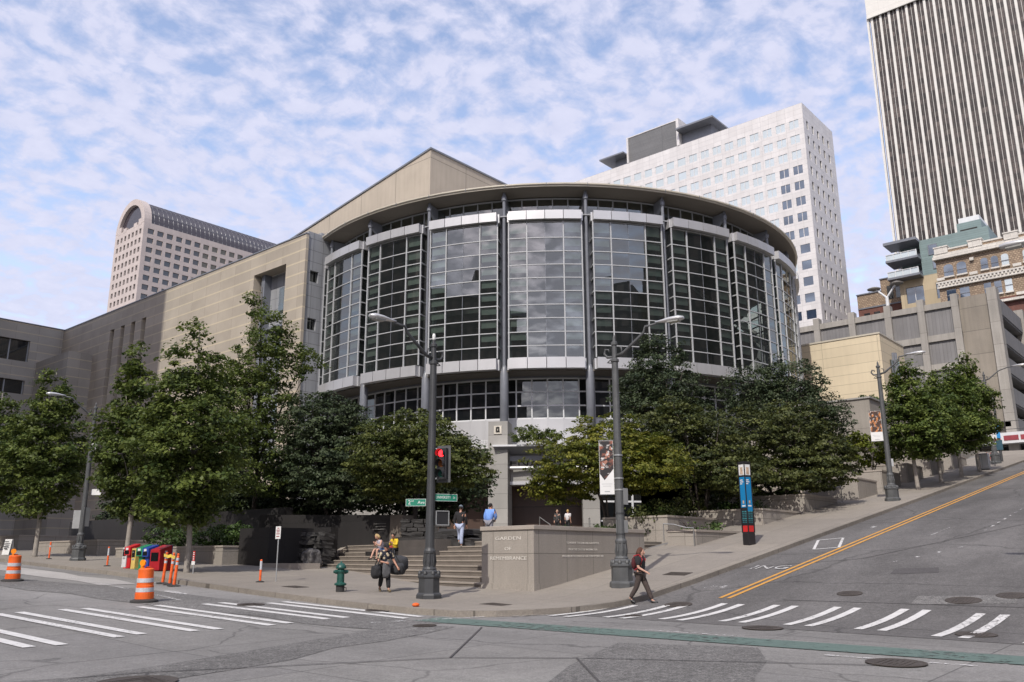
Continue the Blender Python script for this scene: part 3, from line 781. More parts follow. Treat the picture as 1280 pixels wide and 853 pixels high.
# ---- white office slab
M['white_stone'] = panel('white marble cladding', (.60, .58, .57), (.44, .425, .42), 2.05, 1.27, .03, .5, .06, off=(.4, .2), speck=0, diff=.05, streak=.04)
M['pale_glass'] = glass('pale blind and sky reflection glass', (.4, .45, .5), .2, .05, (.50, .56, .58), .05, .25)  # pale body colour holds drawn blinds and a painted sky reflection
M['blue_glass'] = glass('blue dark glass', (.2, .25, .3), .22, .1, (.03, .05, .09), .02, .3)
wt = site('white_tower', 'white stone office slab with rows of pale square windows and grey rooftop plant', 'office building', (150, 75, 0))
Xf, Y0, Ztop = 143.0, 52.1, 83.2
WU = []; y = Y0+.95
while y < 104: WU.append((y, y+1.75)); y += 2.62
WZ = [(Ztop-2.95-3.05*(i+1)+1.35, Ztop-2.95-3.05*(i+1)+2.98) for i in range(14)][::-1]
w = MB(K); gridwall(w, 'x', Xf, Y0, 108, 30, Ztop, WU, WZ, .1)
VU = []; x = Xf+1.35
for i in range(5): VU.append((x, x+.85)); x += 2.55
VZ = [(a-.1, b-.1) for a, b in WZ]
gridwall(w, 'y', Y0-.001, Xf+.1, 157.9, 30, Ztop, VU, VZ, .2)
w.box(Xf+.5, 157.9, Y0+.5, 108, 30, Ztop-.3)
w.box(Xf+.1, 157.9, Y0+.2, 108, Ztop-.3, Ztop-.01)
w.build('wall', M['white_stone'], wt)
cnt = 0; rl = []; rd_ = []
def dark_at(i, j): return (i < 2 and j >= 3 and not (i == 1 and cr.random() < .35)) or False
for j, (c, d) in enumerate(WZ[::-1]):
    for i, (a, b) in enumerate(WU):
        dk = dark_at(i, j)
        if cnt < 66 and i < 9:
            pane('window', 'x', Xf+.09, a, b, c, d, M['blue_glass'] if dk else M['pale_glass'], wt, 1, M['white_stone']); cnt += 1
        else: (rd_ if dk else rl).append((a, b, c, d))
rest('x', Xf+.09, rl, M['pale_glass'], wt); rest('x', Xf+.09, rd_, M['blue_glass'], wt)
rl = []; rd_ = []; cnt = 0
for j, (c, d) in enumerate(VZ[::-1]):
    for i, (a, b) in enumerate(VU):
        m_ = M['blue_glass'] if (i < 2 and cr.random() < .7) else M['dark_glass']
        if cnt < 34: pane('side_window', 'y', Y0+.15, a, b, c, d, m_, wt); cnt += 1
        else: rd_.append((a, b, c, d))
rest('y', Y0+.15, rd_, M['dark_glass'], wt)
M['louvre'] = panel('grey louvre screen', (.15, .15, .15), (.08, .08, .08), 30, .33, .05, .5, .08, streak=0, speck=0)
p = MB(K); p.box(143.2, 150, 78.3, 90.0, Ztop, 89.0); pe = p.build('rooftop_plant', M['louvre'], wt)
p = MB(K); p.box(142.9, 150.2, 77.7, 78.3, Ztop, 89.3); p.box(142.9, 150.2, 90.0, 90.4, Ztop, 89.1); p.box(143.1, 150, 78.3, 90, 89.004, 89.2); p.build('end_fin', M['white_stone'], wt)
for q in ((144, 152, 71, 77.7, Ztop, 86.0), (144, 152, 90.4, 94, Ztop, 85.2)): p = MB(K); p.box(*q); p.build('plant_room', M['steel_col'], wt)
for q in ((141.5, 152, 69.4, 77.7, 86.004, 86.35), (141.5, 152, 90.42, 96.6, 85.204, 85.5)): p = MB(K); p.box(*q); p.build('roof_overhang', M['steel_col'], wt)
for y in (80, 83.5, 87):
    p = MB(K); p.tube([(146, y, 89.2), (146, y, 91)], .06, 5); p.build('mast', M['steel_col'], wt)
# ---- tower with arched glass vault
M['pink_stone'] = panel('pinkish stone cladding', (.46, .40, .37), (.36, .31, .29), 2.95, 2.85, .03, .7, .05, speck=0, diff=.03, streak=.03)
M['vault_glass'] = glass('vault glass', (.2, .2, .2), .07, .05, (.05, .042, .052), .1, .08)
vt = site('arched_tower', 'pinkish office tower crowned by a dark glass barrel vault', 'office tower', (130, 242, 0))
Xf, Y0, Zt = 106.5, 233.2, 97.3
WU = [(Y0+1.3+2.35*i, Y0+1.3+2.35*i+1.25) for i in range(7)]
WZ = [(Zt-1.1-2.85*(i+1)+.6, Zt-1.1-2.85*(i+1)+2.2) for i in range(11)][::-1]
VU = [(Xf+1.3+2.95*i, Xf+1.3+2.95*i+1.95) for i in range(16)]
w = MB(K); gridwall(w, 'x', Xf, Y0, 251.2, 55, Zt, WU, WZ, .5); gridwall(w, 'y', Y0-.001, Xf+.5, 155, 55, Zt, VU, WZ, .4)
w.box(Xf+.8, 155, Y0+.8, 251.2, 55, Zt-.3)
# gable: half ring standing on the wall head
cy_, rr_ = (Y0+251.2)/2, 9.0
ring = []
for i in range(25):
    a = PI*i/24; ring.append((math.cos(a), math.sin(a)))
for i in range(24):
    (c0, s0), (c1, s1) = ring[i], ring[i+1]
    V = [(x, cy_+r_*c, Zt+r_*s_*1.02) for x in (Xf-.05, Xf+2.2) for r_, c, s_ in ((9.0, c0, s0), (9.0, c1, s1), (7.2, c1, s1), (7.2, c0, s0))]
    w.poly(V, [(0, 1, 2, 3), (7, 6, 5, 4), (0, 4, 5, 1), (1, 5, 6, 2), (2, 6, 7, 3), (3, 7, 4, 0)])
for yy, z in ((cy_-7.2, 1.6), (cy_-4.3, .9), (cy_+2.2, .9), (cy_+5.6, 1.9)): w.box(Xf-.04, Xf+.6, yy-.2, yy+1.8, Zt-.5, Zt+z)
w.build('wall', M['pink_stone'], vt)
g = MB(K); g.face([(Xf+.9, cy_+7.3*c, Zt+7.3*s_*1.02) for c, s_ in ring]); g.build('arch_window', M['vault_glass'], vt)
g = MB(K)
for i in range(24):
    (c0, s0), (c1, s1) = ring[i], ring[i+1]
    g.face([(Xf+2.2, cy_+8.7*c0, Zt+8.7*s0), (158, cy_+8.7*c0, Zt+8.7*s0), (158, cy_+8.7*c1, Zt+8.7*s1), (Xf+2.2, cy_+8.7*c1, Zt+8.7*s1)])
va = g.build('glass_vault', M['vault_glass'], vt)
g = MB(K)
for x in fr(Xf+3.2, 157, 1.47):
    g.tube([(x, cy_+8.72*c, Zt+8.72*s_) for c, s_ in ring[::2]], .05, 4)
for i in range(0, 25, 3): g.tube([(Xf+2.2, cy_+8.72*ring[i][0], Zt+8.72*ring[i][1]), (158, cy_+8.72*ring[i][0], Zt+8.72*ring[i][1])], .05, 4)
g.build('glazing_bars', M['steel_col'], va)
M['tower_glass'] = glass('tower window glass', (.2, .22, .24), .1, .05, (.05, .055, .065), .03, .25)
cnt = 0; R1 = []; R2 = []
for j, (c, d) in enumerate(WZ[::-1]):
    for a, b in WU:
        if cnt < 42: pane('window', 'x', Xf+.4, a, b, c, d, M['tower_glass'], vt); cnt += 1
        else: R1.append((a, b, c, d))
cnt = 0
for j, (c, d) in enumerate(WZ[::-1]):
    for a, b in VU:
        if cnt < 57: pane('side_window', 'y', Y0+.3, a, b, c, d, M['tower_glass'], vt); cnt += 1
        else: R2.append((a, b, c, d))
rest('x', Xf+.4, R1, M['tower_glass'], vt); rest('y', Y0+.3, R2, M['tower_glass'], vt)
# ---- ribbed tower
M['rib_white'] = panel('white ribs', (.60, .585, .54), (.45, .43, .4), 30, 3.2, .03, .5, .04, speck=0, diff=.02, streak=.03, bump=.1)
M['curtain'] = panel('brown grey curtain wall', (.062, .049, .043), (.025, .021, .02), 1.5, 2.0, .08, .35, .3, speck=0, diff=.65, streak=0, spec=.4)
rt = site('ribbed_tower', 'very tall tower of white vertical ribs with brown glass strips between', 'office tower', (255, 45, 0))
Xf, Y1, Zb, Zr = 238.5, 65.1, 60, 157.4
w = MB(K); w.box(Xf+.9, 275, 20.5, Y1-.6, Zb, 185); w.build('curtain_wall', M['curtain'], rt)
w = MB(K); w.box(Xf, 275, 20, Y1, Zr, 190); w.box(Xf-.15, Xf+.3, 20, Y1+.05, Zr-.4, Zr+.3); w.build('top_band', M['rib_white'], rt)
P_ = 2.43
for i in range(19):
    yy = Y1-1.15-P_*i; r_ = MB(K); r_.box(Xf+.55, Xf+.95, yy-.33, yy+.33, Zb, Zr); r_.build('rib', M['rib_white'], rt)
    m_ = MB(K); m_.box(Xf+.75, Xf+.95, yy-P_/2-.045, yy-P_/2+.045, Zb, Zr); m_.build('thin_rib', M['rib_white'], rt)
w = MB(K); w.box(Xf+.45, Xf+1.2, Y1-.28, Y1+.3, Zb, Zr); w.build('corner_rib', M['rib_white'], rt)
# ---- parking garage up the hill
M['garage_conc'] = panel('garage concrete', (.34, .32, .29), (.22, .2, .18), 30, 3.2, .03, .85, .1, speck=.05, ss=12, streak=.14)
M['garage_tan'] = panel('tan ribbed garage wall', (.27, .24, .20), (.15, .135, .115), 30, 3.42, .04, .85, .08, off=(0, 2.2), speck=.05, ss=9, streak=.12)
M['garage_panel'] = panel('grey ribbed spandrel', (.20, .195, .195), (.17, .165, .165), .5, 30, .04, .7, .08, speck=0, streak=.12)
pg = site('parking_garage', 'grey concrete parking garage with ribbed grey panels between posts', 'parking garage', (112, 25, 9))
X, Yc = 105.0, 18.7
w = MB(K); w.box(X, X+.9, Yc, 22.45, 14.2, 30.5); w.build('blank_wall', M['garage_tan'], pg)
fl = [29.95-3.42*i for i in range(6)]
for i, yy in enumerate((22.45, 26.15, 29.9, 34.2, 38.6, 43, 47.4)):
    w = MB(K); w.box(X-.45, X+.6, yy, yy+.75, 9, 31.0); w.build('post', M['garage_conc'], pg)
w = MB(K); w.box(X-.5, X+1, Yc-.25, Yc+.75, 9, 30.95); w.build('post', M['garage_conc'], pg)
for i, z in enumerate(fl):
    a = 22.45; w = MB(K); w.box(X-.2, X+.5, a, 52, z-.75, z-.0) if i else w.box(X-.2, X+.5, a, 52, z-.35, z+.35); w.build('floor_beam', M['garage_conc'], pg)
    w = MB(K); w.box(X+.05, X+.4, a, 52, z-3.36 if i else z-3.36, z-.78 if i else z-.36); w.build('spandrel', M['garage_panel'], pg)
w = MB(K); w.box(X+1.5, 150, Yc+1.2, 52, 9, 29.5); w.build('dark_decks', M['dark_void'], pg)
for z in fl:
    w = MB(K); w.box(X+1, 150, Yc-.1, Yc+.5, z-1.7, z+.1); w.box(X+1, 150, Yc, Yc+1.3, z-1.9, z-1.72); w.build('side_parapet', M['garage_panel'], pg)
for xx in (118, 131, 144):
    w = MB(K); w.box(xx, xx+.9, Yc-.4, Yc+.6, 9, 31.2); w.build('post', M['garage_conc'], pg)
w = MB(K); w.box(X+.3, X+1.2, 14, 24, 9.2, 13.3); w.build('shopfront', M['dark_glass'], pg)
w = MB(K); w.box(X-1.4, X-.02, 12, 24.5, 13.3, 13.42); w.box(X-1.5, X-1.38, 12, 24.5, 13.3, 14.45); w.box(X-1.4, X-.02, 12, 24.5, 14.3, 14.45); aw = w.build('shop_canopy', M['white_frame'], pg)
M['sign_red'] = mat('dark red sign lettering', (.26, .04, .05), .6)
w = MB(K)
for a, b in ((23.6, 21.4), (20.5, 19.9), (19.6, 18.2), (18.0, 17.6), (17.3, 14)): w.box(X-1.54, X-1.5, a, b, 13.6, 14.12)
w.build('red_panel', M['sign_red'], aw)
w = MB(K); w.box(X-.5, X-.01, 18.9, 21.4, 15.2, 15.75); w.build('wall_light', M['dark_void'], pg)
rl_ = site('rooftop_lamp', 'double headed lamp on the garage roof corner post', 'lamp', (105.3, 30.3, 31.0))
w = MB(K); w.tube([(105.3, 30.3, 30.9), (105.3, 30.3, 32.3)], .2, 8); w.tube([(105.3, 30.3, 32.2), (105.3, 29.2, 33.6)], .12, 6); w.tube([(105.3, 30.3, 32.2), (105.3, 31.4, 33.4)], .12, 6); w.build('post', M['white_frame'], rl_)
for yy, z in ((29.0, 33.7), (31.7, 33.5)):
    w = MB(K); w.lathe([(.75, 0), (.8, .1), (.3, .3)], (105.3, yy, z), 14); w.build('lamp_head', M['garage_conc'], rl_)
# ---- apartment house, teal above beige, with corner balconies
M['teal'] = panel('teal siding', (.17, .235, .235), (.12, .17, .17), 40, .5, .03, .6, .06, speck=0, streak=.05)
M['beige'] = panel('beige stucco', (.43, .355, .24), (.3, .25, .17), 40, 3.4, .03, .8, .05, speck=0, streak=.05)
ap = site('apartment_house', 'teal and beige apartment house with glass railed corner balconies', 'apartment house', (165, 38, 10))
w = MB(K); w.box(160, 175, 28, 39.4, 50.9, 57.6); w.box(162, 175, 39.4, 43.4, 50.9, 57.3); w.build('teal_wall', M['teal'], ap)
w = MB(K); gridwall(w, 'x', 160, 30, 43.6, 30, 50.9, [(36.0, 37.5), (39.6, 42.6)], [(41.6, 43.8), (46.2, 49.2)], .3); w.box(160.6, 175, 30, 43.55, 30, 50.89); w.build('beige_wall', M['beige'], ap)
for c, d in ((41.6, 43.8), (46.2, 49.2)):
    for a, b, q in ((36.0, 37.5, 0), (39.6, 42.6, 1)): pane('window', 'x', 160.2, a, b, c, d, M['blue_glass'], ap, q, M['white_frame'])
for a, b, c, d in ((36.6, 37.9, 54.6, 56.3), (36.2, 37.4, 51.9, 53.6)):
    o = pane('window', 'x', 159.9, a, b, c, d, M['blue_glass'], ap, 0)
    w = MB(K)
    for q in ((a-.12, a, c-.1, d+.1), (b, b+.12, c-.1, d+.1), (a, b, d, d+.12), (a, b, c-.12, c)): w.box(159.86, 160, *q)
    w.build('window_frame', M['steel_col'], o)
for z, yo, t_ in ((57.3, 45.0, .5), (53.9, 44.9, .4), (50.6, 44.9, .4)):
    w = MB(K); w.box(157.6, 162.5, 39.3, yo, z, z+t_); sl_ = w.build('balcony_slab', M['steel_col'], ap)
    if z < 57:
        w = MB(K); w.box(157.7, 157.76, 39.4, yo-.1, z+t_, z+t_+1.0); w.box(157.76, 161, yo-.16, yo-.1, z+t_, z+t_+1.0); w.build('glass_railing', M['pale_glass'], sl_)
        w = MB(K)
        for yy in fr(39.5, yo-.2, 1.3): w.box(157.6, 157.7, yy-.05, yy+.05, z+t_, z+t_+1.15)
        w.box(157.58, 157.7, 39.4, yo-.1, z+t_+1.0, z+t_+1.1); w.build('railing', M['white_frame'], sl_)
        w = MB(K); w.box(161.9, 162, 39.6, 43.2, z+t_, z+t_+2.5); dw = w.build('window', M['tower_glass'], ap)
        w = MB(K)
        for yy in (40.6, 41.7, 42.8): w.box(161.8, 161.9, yy-.07, yy+.07, z+t_, z+t_+2.5)
        w.box(161.7, 162.2, 43.2, 43.45, z+t_, z+3.4); w.build('window_frame', M['white_frame'], dw)
w = MB(K); w.box(163, 172, 29.5, 33.5, 57.6, 60.2); w.build('penthouse', M['teal'], ap)
w = MB(K); w.box(162.94, 163, 30.2, 33.0, 58.0, 58.9); w.build('window', M['dark_void'], ap)
w = MB(K); w.box(163.5, 171, 29.8, 33.2, 60.2, 61.3); w.build('rooftop_box', M['white_frame'], ap)
# ---- old brick block left of it
M['brick_dark'] = panel('dark red brick', (.16, .062, .045), (.12, .09, .08), .5, .22, .02, .85, .15, offset=.5, speck=0, streak=.1)
M['brick_tan'] = panel('tan patterned brick', (.33, .255, .18), (.2, .14, .10), .55, .4, .07, .85, .1, offset=.5, speck=0, diff=.25, streak=.08)
bb = site('brick_block', 'dark red brick block with a tan band under its flat roof', 'brick building', (170, 49, 10))
w = MB(K); w.box(165, 178, 48.4, 53.0, 30, 48.2); w.box(165, 178, 45, 48.4, 30, 48.2); w.build('brick_wall', M['brick_dark'], bb)
w = MB(K); w.box(165, 178, 48.4, 53.0, 48.2, 51.0); w.box(165, 178, 44.9, 48.4, 48.2, 53.3); w.build('upper_wall', M['brick_tan'], bb)
w = MB(K); w.box(164.8, 178, 48.3, 53.1, 51.0, 51.2); w.box(164.8, 178, 44.8, 48.5, 53.304, 53.5); w.box(164.85, 165, 45, 53, 48.1, 48.35); w.build('coping', M['steel_col'], bb)
for a, b, c, d in ((50.9, 52.0, 44.4, 47.2), (49.0, 50.1, 44.4, 47.2), (47.0, 48.0, 45, 47.4), (46.2, 47.3, 49.2, 51.8), (44.95, 45.7, 49.2, 51.8)): pane('window', 'x', 164.9, a, b, c, d, M['dark_glass'], bb, 0, t=.1)
w = MB(K); w.tube([(168, 51.5, 51), (168, 51.5, 51.9)], .06, 5); w.lathe([(.4, 0), (.5, .2), (.1, .5)], (168, 51.5, 51.7), 10); w.tube([(168, 50, 51), (168, 50, 53)], .05, 5); w.build('roof_vent', M['dark_void'], bb)
# ---- ornate brick building with white cornice
M['terracotta'] = panel('white terracotta', (.60, .57, .52), (.4, .38, .34), 1.4, .6, .02, .7, .08, speck=0, streak=.08)
ob = site('ornate_building', 'old patterned brown brick building with white cornice and arched windows', 'brick building', (158, 25, 10))
w = MB(K); w.box(150.3, 165, 10, 34.8, 41.8, 50.3); w.build('brick_wall', M['brick_tan'], ob)
w = MB(K); w.box(150.3, 165, 10, 34.8, 30, 41.8); w.build('lower_wall', M['brick_dark'], ob)
w = MB(K); w.box(149.6, 165, 10, 35.1, 50.0, 50.5); w.box(149.8, 165, 10, 34.95, 50.5, 50.95); w.box(150.1, 151, 10, 34.8, 51.5, 51.75)
for yy in fr(12.5, 33.4, 5.2): w.box(149.7, 151.2, yy-.75, yy+1.3, 50.95, 52.0); w.box(149.6, 151.3, yy-.85, yy+1.4, 52.0, 52.2)
cn = w.build('cornice', M['terracotta'], ob)
w = MB(K); w.box(150.2, 151, 10, 34.8, 50.95, 51.5); w.build('parapet', M['brick_tan'], ob)
w = MB(K); w.box(149.7, 150.3, 10, 35.0, 45.85, 46.1); w.box(149.9, 150.3, 10, 34.9, 45.2, 45.85); w.box(149.8, 150.3, 10, 34.95, 45.0, 45.2)
for yy in fr(10.2, 34.6, .55): w.box(149.72, 149.9, yy-.14, yy+.14, 45.45, 45.85)
w.build('dentil_band', M['terracotta'], ob)
ys = [33.0, 31.0, 27.6, 26.1, 24.6, 21.3, 19.4, 16.2, 14.2]
for i, yy in enumerate(ys):
    hw = .72 if i in (0, 1) else (.52 if i < 5 else .75)
    for nm, c, d, arch in (('arched_window', 47.0, 48.5, 1), ('window', 42.6, 44.6, 0)):
        m_ = M['blue_glass'] if i < 4 else M['pale_glass']
        g = MB(K); P = [(yy-hw, c), (yy+hw, c), (yy+hw, d)]
        if arch: P += [(yy+hw*math.cos(PI*q/8), d+hw*.75*math.sin(PI*q/8)) for q in range(1, 8)]
        P += [(yy-hw, d)]
        g.face([(150.26, a, z) for a, z in P]); wn = g.build(nm, m_, ob)
        g = MB(K); g.box(150.0, 150.3, yy-hw-.12, yy+hw+.12, c-.28, c-.05)
        g.build('sill', M['terracotta'], wn)
        g = MB(K); g.box(150.16, 150.25, yy-hw, yy+hw, (c+d)/2-.05, (c+d)/2+.05); g.build('sash_bar', M['steel_col'], wn)
w = MB(K)
for yy in (34.3, 29.3, 23.0, 17.8): w.box(149.95, 150.3, yy-.6, yy+.6, 46.4, 46.85); w.box(149.95, 150.3, yy-.7, yy+.7, 41.7, 42.15)
for yy in (29.3,): w.box(149.9, 150.3, yy-.3, yy+.3, 48.8, 49.3)
w.build('stone_block', M['terracotta'], ob)
w = MB(K); w.box(149.6, 165, 10, 28.2, 40.9, 41.3); w.build('lower_cornice', M['terracotta'], ob)
# ---- buildings across the avenue and across the hill street: behind the camera, mirrored in the glass
M['dark_stone'] = panel('dark brown facing', (.13, .11, .10), (.05, .05, .05), 2.4, 2.9, .5, .6, .1, speck=0, diff=.1, streak=0)
M['mid_stone'] = panel('grey brown facing', (.22, .2, .185), (.07, .07, .075), 2.6, 2.9, .55, .6, .1, speck=0, diff=.1, streak=0)
def backblock(lb, x0, x1, y0, y1, h, m, steps=()):
    b = site('office_block', lb, 'office building', ((x0+x1)/2, (y0+y1)/2, -2))
    w = MB(K); w.box(x0, x1, y0, y1, -4, h); w.build('wall', m, b)
    w = MB(K); w.box(x0-.3, x1+.3, y0-.3, y1+.3, h+.004, h+1.0); w.build('coping', M['steel_col'], b)
    for a in steps:
        w = MB(K); w.box(*a); w.build('upper_storeys', m, b)
backblock('tall dark tower across the avenue, off to the left', -42, -6, 66.0, 115, 88, M['dark_stone'])
backblock('stepped dark office block across the avenue behind the viewer', -100, -62, -14, 74, 52, M['dark_stone'], [(-95, -66, 2, 30, 53.1, 60)])
backblock('grey brown block across the hill street, nearer the avenue', 2, 34, -75, -40, 43, M['mid_stone'], [(6, 24, -70, -44, 44.1, 49)])
backblock('wide dark tower across the hill street, at the top of the hill', 80, 150, -80, -28, 78, M['dark_stone'])
backblock('tall brown block across the hill street, further uphill', 38, 78, -80, -30, 52, M['dark_stone'], [(45, 70, -70, -40, 53.1, 62)])
# ---------------------------------------------------------------- garden in front of the hall (survey units)
M['wall_granite'] = panel('speckled brown granite', (.315, .285, .25), (.16, .145, .125), 1.62, 1.6, .012, .75, .06, off=(.45, .2), speck=.22, ss=45, streak=.07, diff=.03)
M['coping_granite'] = mat('granite coping', (.34, .30, .26), .7, var=.06, speck=.2, ss=50)
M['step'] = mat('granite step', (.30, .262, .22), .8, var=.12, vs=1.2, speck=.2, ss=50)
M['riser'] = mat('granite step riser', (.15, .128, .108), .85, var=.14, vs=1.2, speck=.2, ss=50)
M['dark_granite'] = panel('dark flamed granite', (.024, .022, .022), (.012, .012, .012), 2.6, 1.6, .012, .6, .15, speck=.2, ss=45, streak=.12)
M['rock'] = mat('dark rock', (.036, .034, .033), .85, var=.35, vs=2.2, bump=.8, bs=9, speck=.2, ss=25)
M['rock_light'] = mat('grey boulder', (.085, .08, .08), .85, var=.3, vs=2.2, bump=.8, bs=9, speck=.2, ss=25)
M['soil'] = mat('dark soil', (.03, .024, .018), .95, bump=.6)
M['bench_stone'] = mat('dark brown bench granite', (.075, .066, .06), .8, var=.15, speck=.2, ss=50)
M['rail'] = mat('stainless handrail', (.35, .35, .34), .35, .6, var=.05)
# corner memorial wall
mw = site('memorial_wall', 'brown granite corner wall lettered GARDEN OF REMEMBRANCE', 'wall', (21, 16.4, .6))
w = MB(K); w.box(18.81, 24.5, 15.42, 17.38, 0, 2.37); w.build('wall', M['wall_granite'], mw)
w = MB(K); w.box(18.77, 24.54, 15.38, 17.42, 2.373, 2.49); w.build('coping', M['coping_granite'], mw, bevel=.012)
w = MB(K); w.prism([(18.79, 15.40), (24.4, 15.40), (24.4, 15.43), (18.82, 15.43), (18.82, 17.39), (18.79, 17.39)], 0, lambda x, y: gs(18.81, 15.42)+.2); 
w.build('plinth', M['wall_granite'], mw)
M['letter'] = mat('pale cut lettering', (.62, .59, .54), .7, var=.05)
EX, EY = Vector((-1, 0, 0)), Vector((0, -1, 0))
for t_, z, wd in (('GARDEN', 2.14, .96), ('OF', 1.85, .26), ('REMEMBRANCE', 1.59, 1.36)):
    TXT.append((t_, .135, Vector((18.80, 16.36, z))*K, EX, M['letter'], mw, 'inscription', wd*K))
for t_, z, wd in (('TO HONOR THE SONS AND DAUGHTERS', 2.02, 1.62), ('FROM THE STATE OF WASHINGTON', 1.83, 1.42), ('WHO DIED IN THE SERVICE OF OUR COUNTRY SINCE 1941', 1.64, 2.06)):
    TXT.append((t_, .085, Vector((21.12, 15.415, z))*K, EY, M['letter'], mw, 'inscription', wd*K))
# steps
d_ = Vector((.269, .963, 0)); n_ = Vector((.963, -.269, 0)); A0 = Vector((18.81, 17.38, 0))
def sp_(o, t): p = A0+n_*o+d_*t; return (p.x, p.y)
def onwall(o): return .281*o
def lend(o): return LEN+1.05*o
st = site('garden_steps', 'broad flight of brown granite steps between memorial wall and fountain', 'steps', (21, 24, 1))
NS, RUN, RISE, LEN = 9, .34, .16, 13.5
tr = MB(K); ri = MB(K)
for k in range(NS):
    o = k*RUN; z = .74+RISE*(k+1); o1 = o+RUN+.06
    tr.prism([sp_(o, onwall(o)), sp_(o1, onwall(o1)), sp_(o1, lend(o1)), sp_(o, lend(o))], z-.045, z)
    o2 = o+.02
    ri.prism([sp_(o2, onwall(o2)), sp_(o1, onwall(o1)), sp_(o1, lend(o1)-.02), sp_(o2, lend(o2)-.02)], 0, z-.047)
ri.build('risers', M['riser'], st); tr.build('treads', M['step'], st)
ck = MB(K)
for i in range(10):
    oa, ob = i*.34, (i+1)*.34
    ck.prism([sp_(oa, lend(oa)), sp_(ob, lend(ob)), sp_(ob, lend(ob)+.5), sp_(oa, lend(oa)+.5)], 0, lambda x, y: 1.22+.34*max(0, (Vector((x, y, 0))-A0).dot(n_)))
ck.build('cheek_wall', M['coping_granite'], st)
plz = MB(K); e9 = NS*RUN; PT = [sp_(e9, onwall(e9)), (24.5, 17.4), (27.4, 17.6), (46, 17.6), (46, 60), (27.5, 60), sp_(e9, lend(e9))]
plz.prism(PT, 0, .74+RISE*NS); plz.build('plaza', M['pavement'])['kind'] = 'structure'
up = MB(K); up.prism([(33.5, 24), (46, 20), (47, 60), (33, 60)], 1, 3.0); up.prism([(32.9, 24.4), (33.5, 24.2), (33, 60), (32.4, 60)], 1, 2.6); up.build('upper_plaza', M['pavement'])['kind'] = 'structure'
def rough(name, boxes, m, parent, seed, amp=.05, sub=3):
    bm = bmesh.new(); r = random.Random(seed)
    for c, ex, ey, hx, hy, hz in boxes:
        b2 = bmesh.ops.create_cube(bm, size=2)['verts']
        ex_, ey_ = Vector(ex), Vector(ey)
        for v in b2:
            p = Vector(c)+ex_*(v.co.x*hx)+ey_*(v.co.y*hy)+Vector((0, 0, v.co.z*hz)); v.co = p
    bmesh.ops.subdivide_edges(bm, edges=bm.edges[:], cuts=sub, use_grid_fill=True)
    for v in bm.verts:
        q = v.co
        v.co += Vector((math.sin(q.x*3.1+q.z*5+seed)+math.sin(q.y*4.3+seed*2)*.7, math.sin(q.y*3.7+q.x*2.1+seed)+math.cos(q.z*6)*.6, math.sin(q.x*5.3+q.y*4.1+seed)*.8))*amp*.5+Vector((r.uniform(-1, 1), r.uniform(-1, 1), r.uniform(-.6, .6)))*amp*.5
    off = OFF.get(parent.name, (0, 0, 0)) if parent else (0, 0, 0)
    for v in bm.verts: v.co = v.co*K-Vector(off)
    bmesh.ops.recalc_face_normals(bm, faces=bm.faces)
    me = bpy.data.meshes.new(name); bm.to_mesh(me); bm.free()
    o = mk(name, me, m, parent)
    if parent and parent.name in OFF: OFF[o.name] = OFF[parent.name]
    return o
def along(o, t, z): p = A0+n_*o+d_*t; return (p.x, p.y, z)
bs = site('stone_bench', 'low block of dark rough granite ledges set into the steps', 'stone bench', along(2.4, 9, 1.6))
rough('seat_ledge', [(along(2.25, 10.9, 1.45), n_, d_, .3, 1.6, .43)], M['dark_granite'], bs, 1, .012)
rough('back_block', [(along(2.85, 9.5, 1.75), n_, d_, .32, 3.1, .53)], M['bench_stone'], bs, 2, .012)
rough('front_block', [(along(2.3, 7.75, 1.75), n_, d_, .42, 1.5, .53)], M['bench_stone'], bs, 9, .012)
rough('ledge', [(along(2.9, 8.7, 2.36), n_, d_, .4, 2.2, .085), (along(3.3, 6.9, 2.5), n_, d_, .5, 1.4, .1)], M['rock'], bs, 3, .03)
rough('ledge', [(along(2.9, 5.9, 2.16), n_, d_, .35, 1.0, .13)], M['rock'], bs, 4, .04)
sl = site('rock_slab', 'broad sloping dark rock slab above the steps beside memorial wall', 'rock', (24.9, 23.2, 2.2))
rough('slab', [((25.0, 23.1, 2.35), Vector((.78, .62, .10)), Vector((-.62, .78, 0)), .7, 1.7, .3)], M['rock'], sl, 4, .09)
rough('slab', [((24.7, 21.7, 2.5), Vector((.78, .62, .1)), Vector((-.62, .78, .15)), .35, .55, .18)], M['riser'], sl, 5, .06)
sk = site('stone_stack', 'dark dry stacked stone wall above the steps', 'stone wall', (25.8, 27.2, 2.1))
rs = random.Random(6)
ST = []
for row in range(6):
    t = 0
    while t < 1.75:
        L = rs.uniform(.25, .55); p = Vector((25.3, 28.1, 2.26+row*.18))+Vector((.67, -.74, 0))*(t+L/2)
        ST.append((p+Vector((rs.uniform(-.06, .06), 0, 0)), (.74, .67, 0), (-.67, .74, 0), .25, L/2-.015, .08)); t += L
rough('stones', ST, M['rock'], sk, 7, .04, 1)
gw_ = site('granite_wall', 'long dark polished granite memorial wall behind the steps', 'wall', (26, 33, 2))
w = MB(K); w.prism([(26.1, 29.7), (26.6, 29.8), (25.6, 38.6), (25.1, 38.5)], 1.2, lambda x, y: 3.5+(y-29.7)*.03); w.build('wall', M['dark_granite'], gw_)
w = MB(K); w.poly([(25.95, 28.6, 2.0), (26.7, 28.6, 2.0), (26.6, 29.7, 2.0), (26.05, 29.69, 2.0), (25.95, 28.75, 3.46), (26.6, 28.75, 3.46), (26.6, 29.7, 3.5), (26.07, 29.69, 3.5)], [(0, 3, 2, 1), (4, 5, 6, 7), (0, 1, 5, 4), (1, 2, 6, 5), (2, 3, 7, 6), (3, 0, 4, 7)]); w.build('end_buttress', M['riser'], gw_)
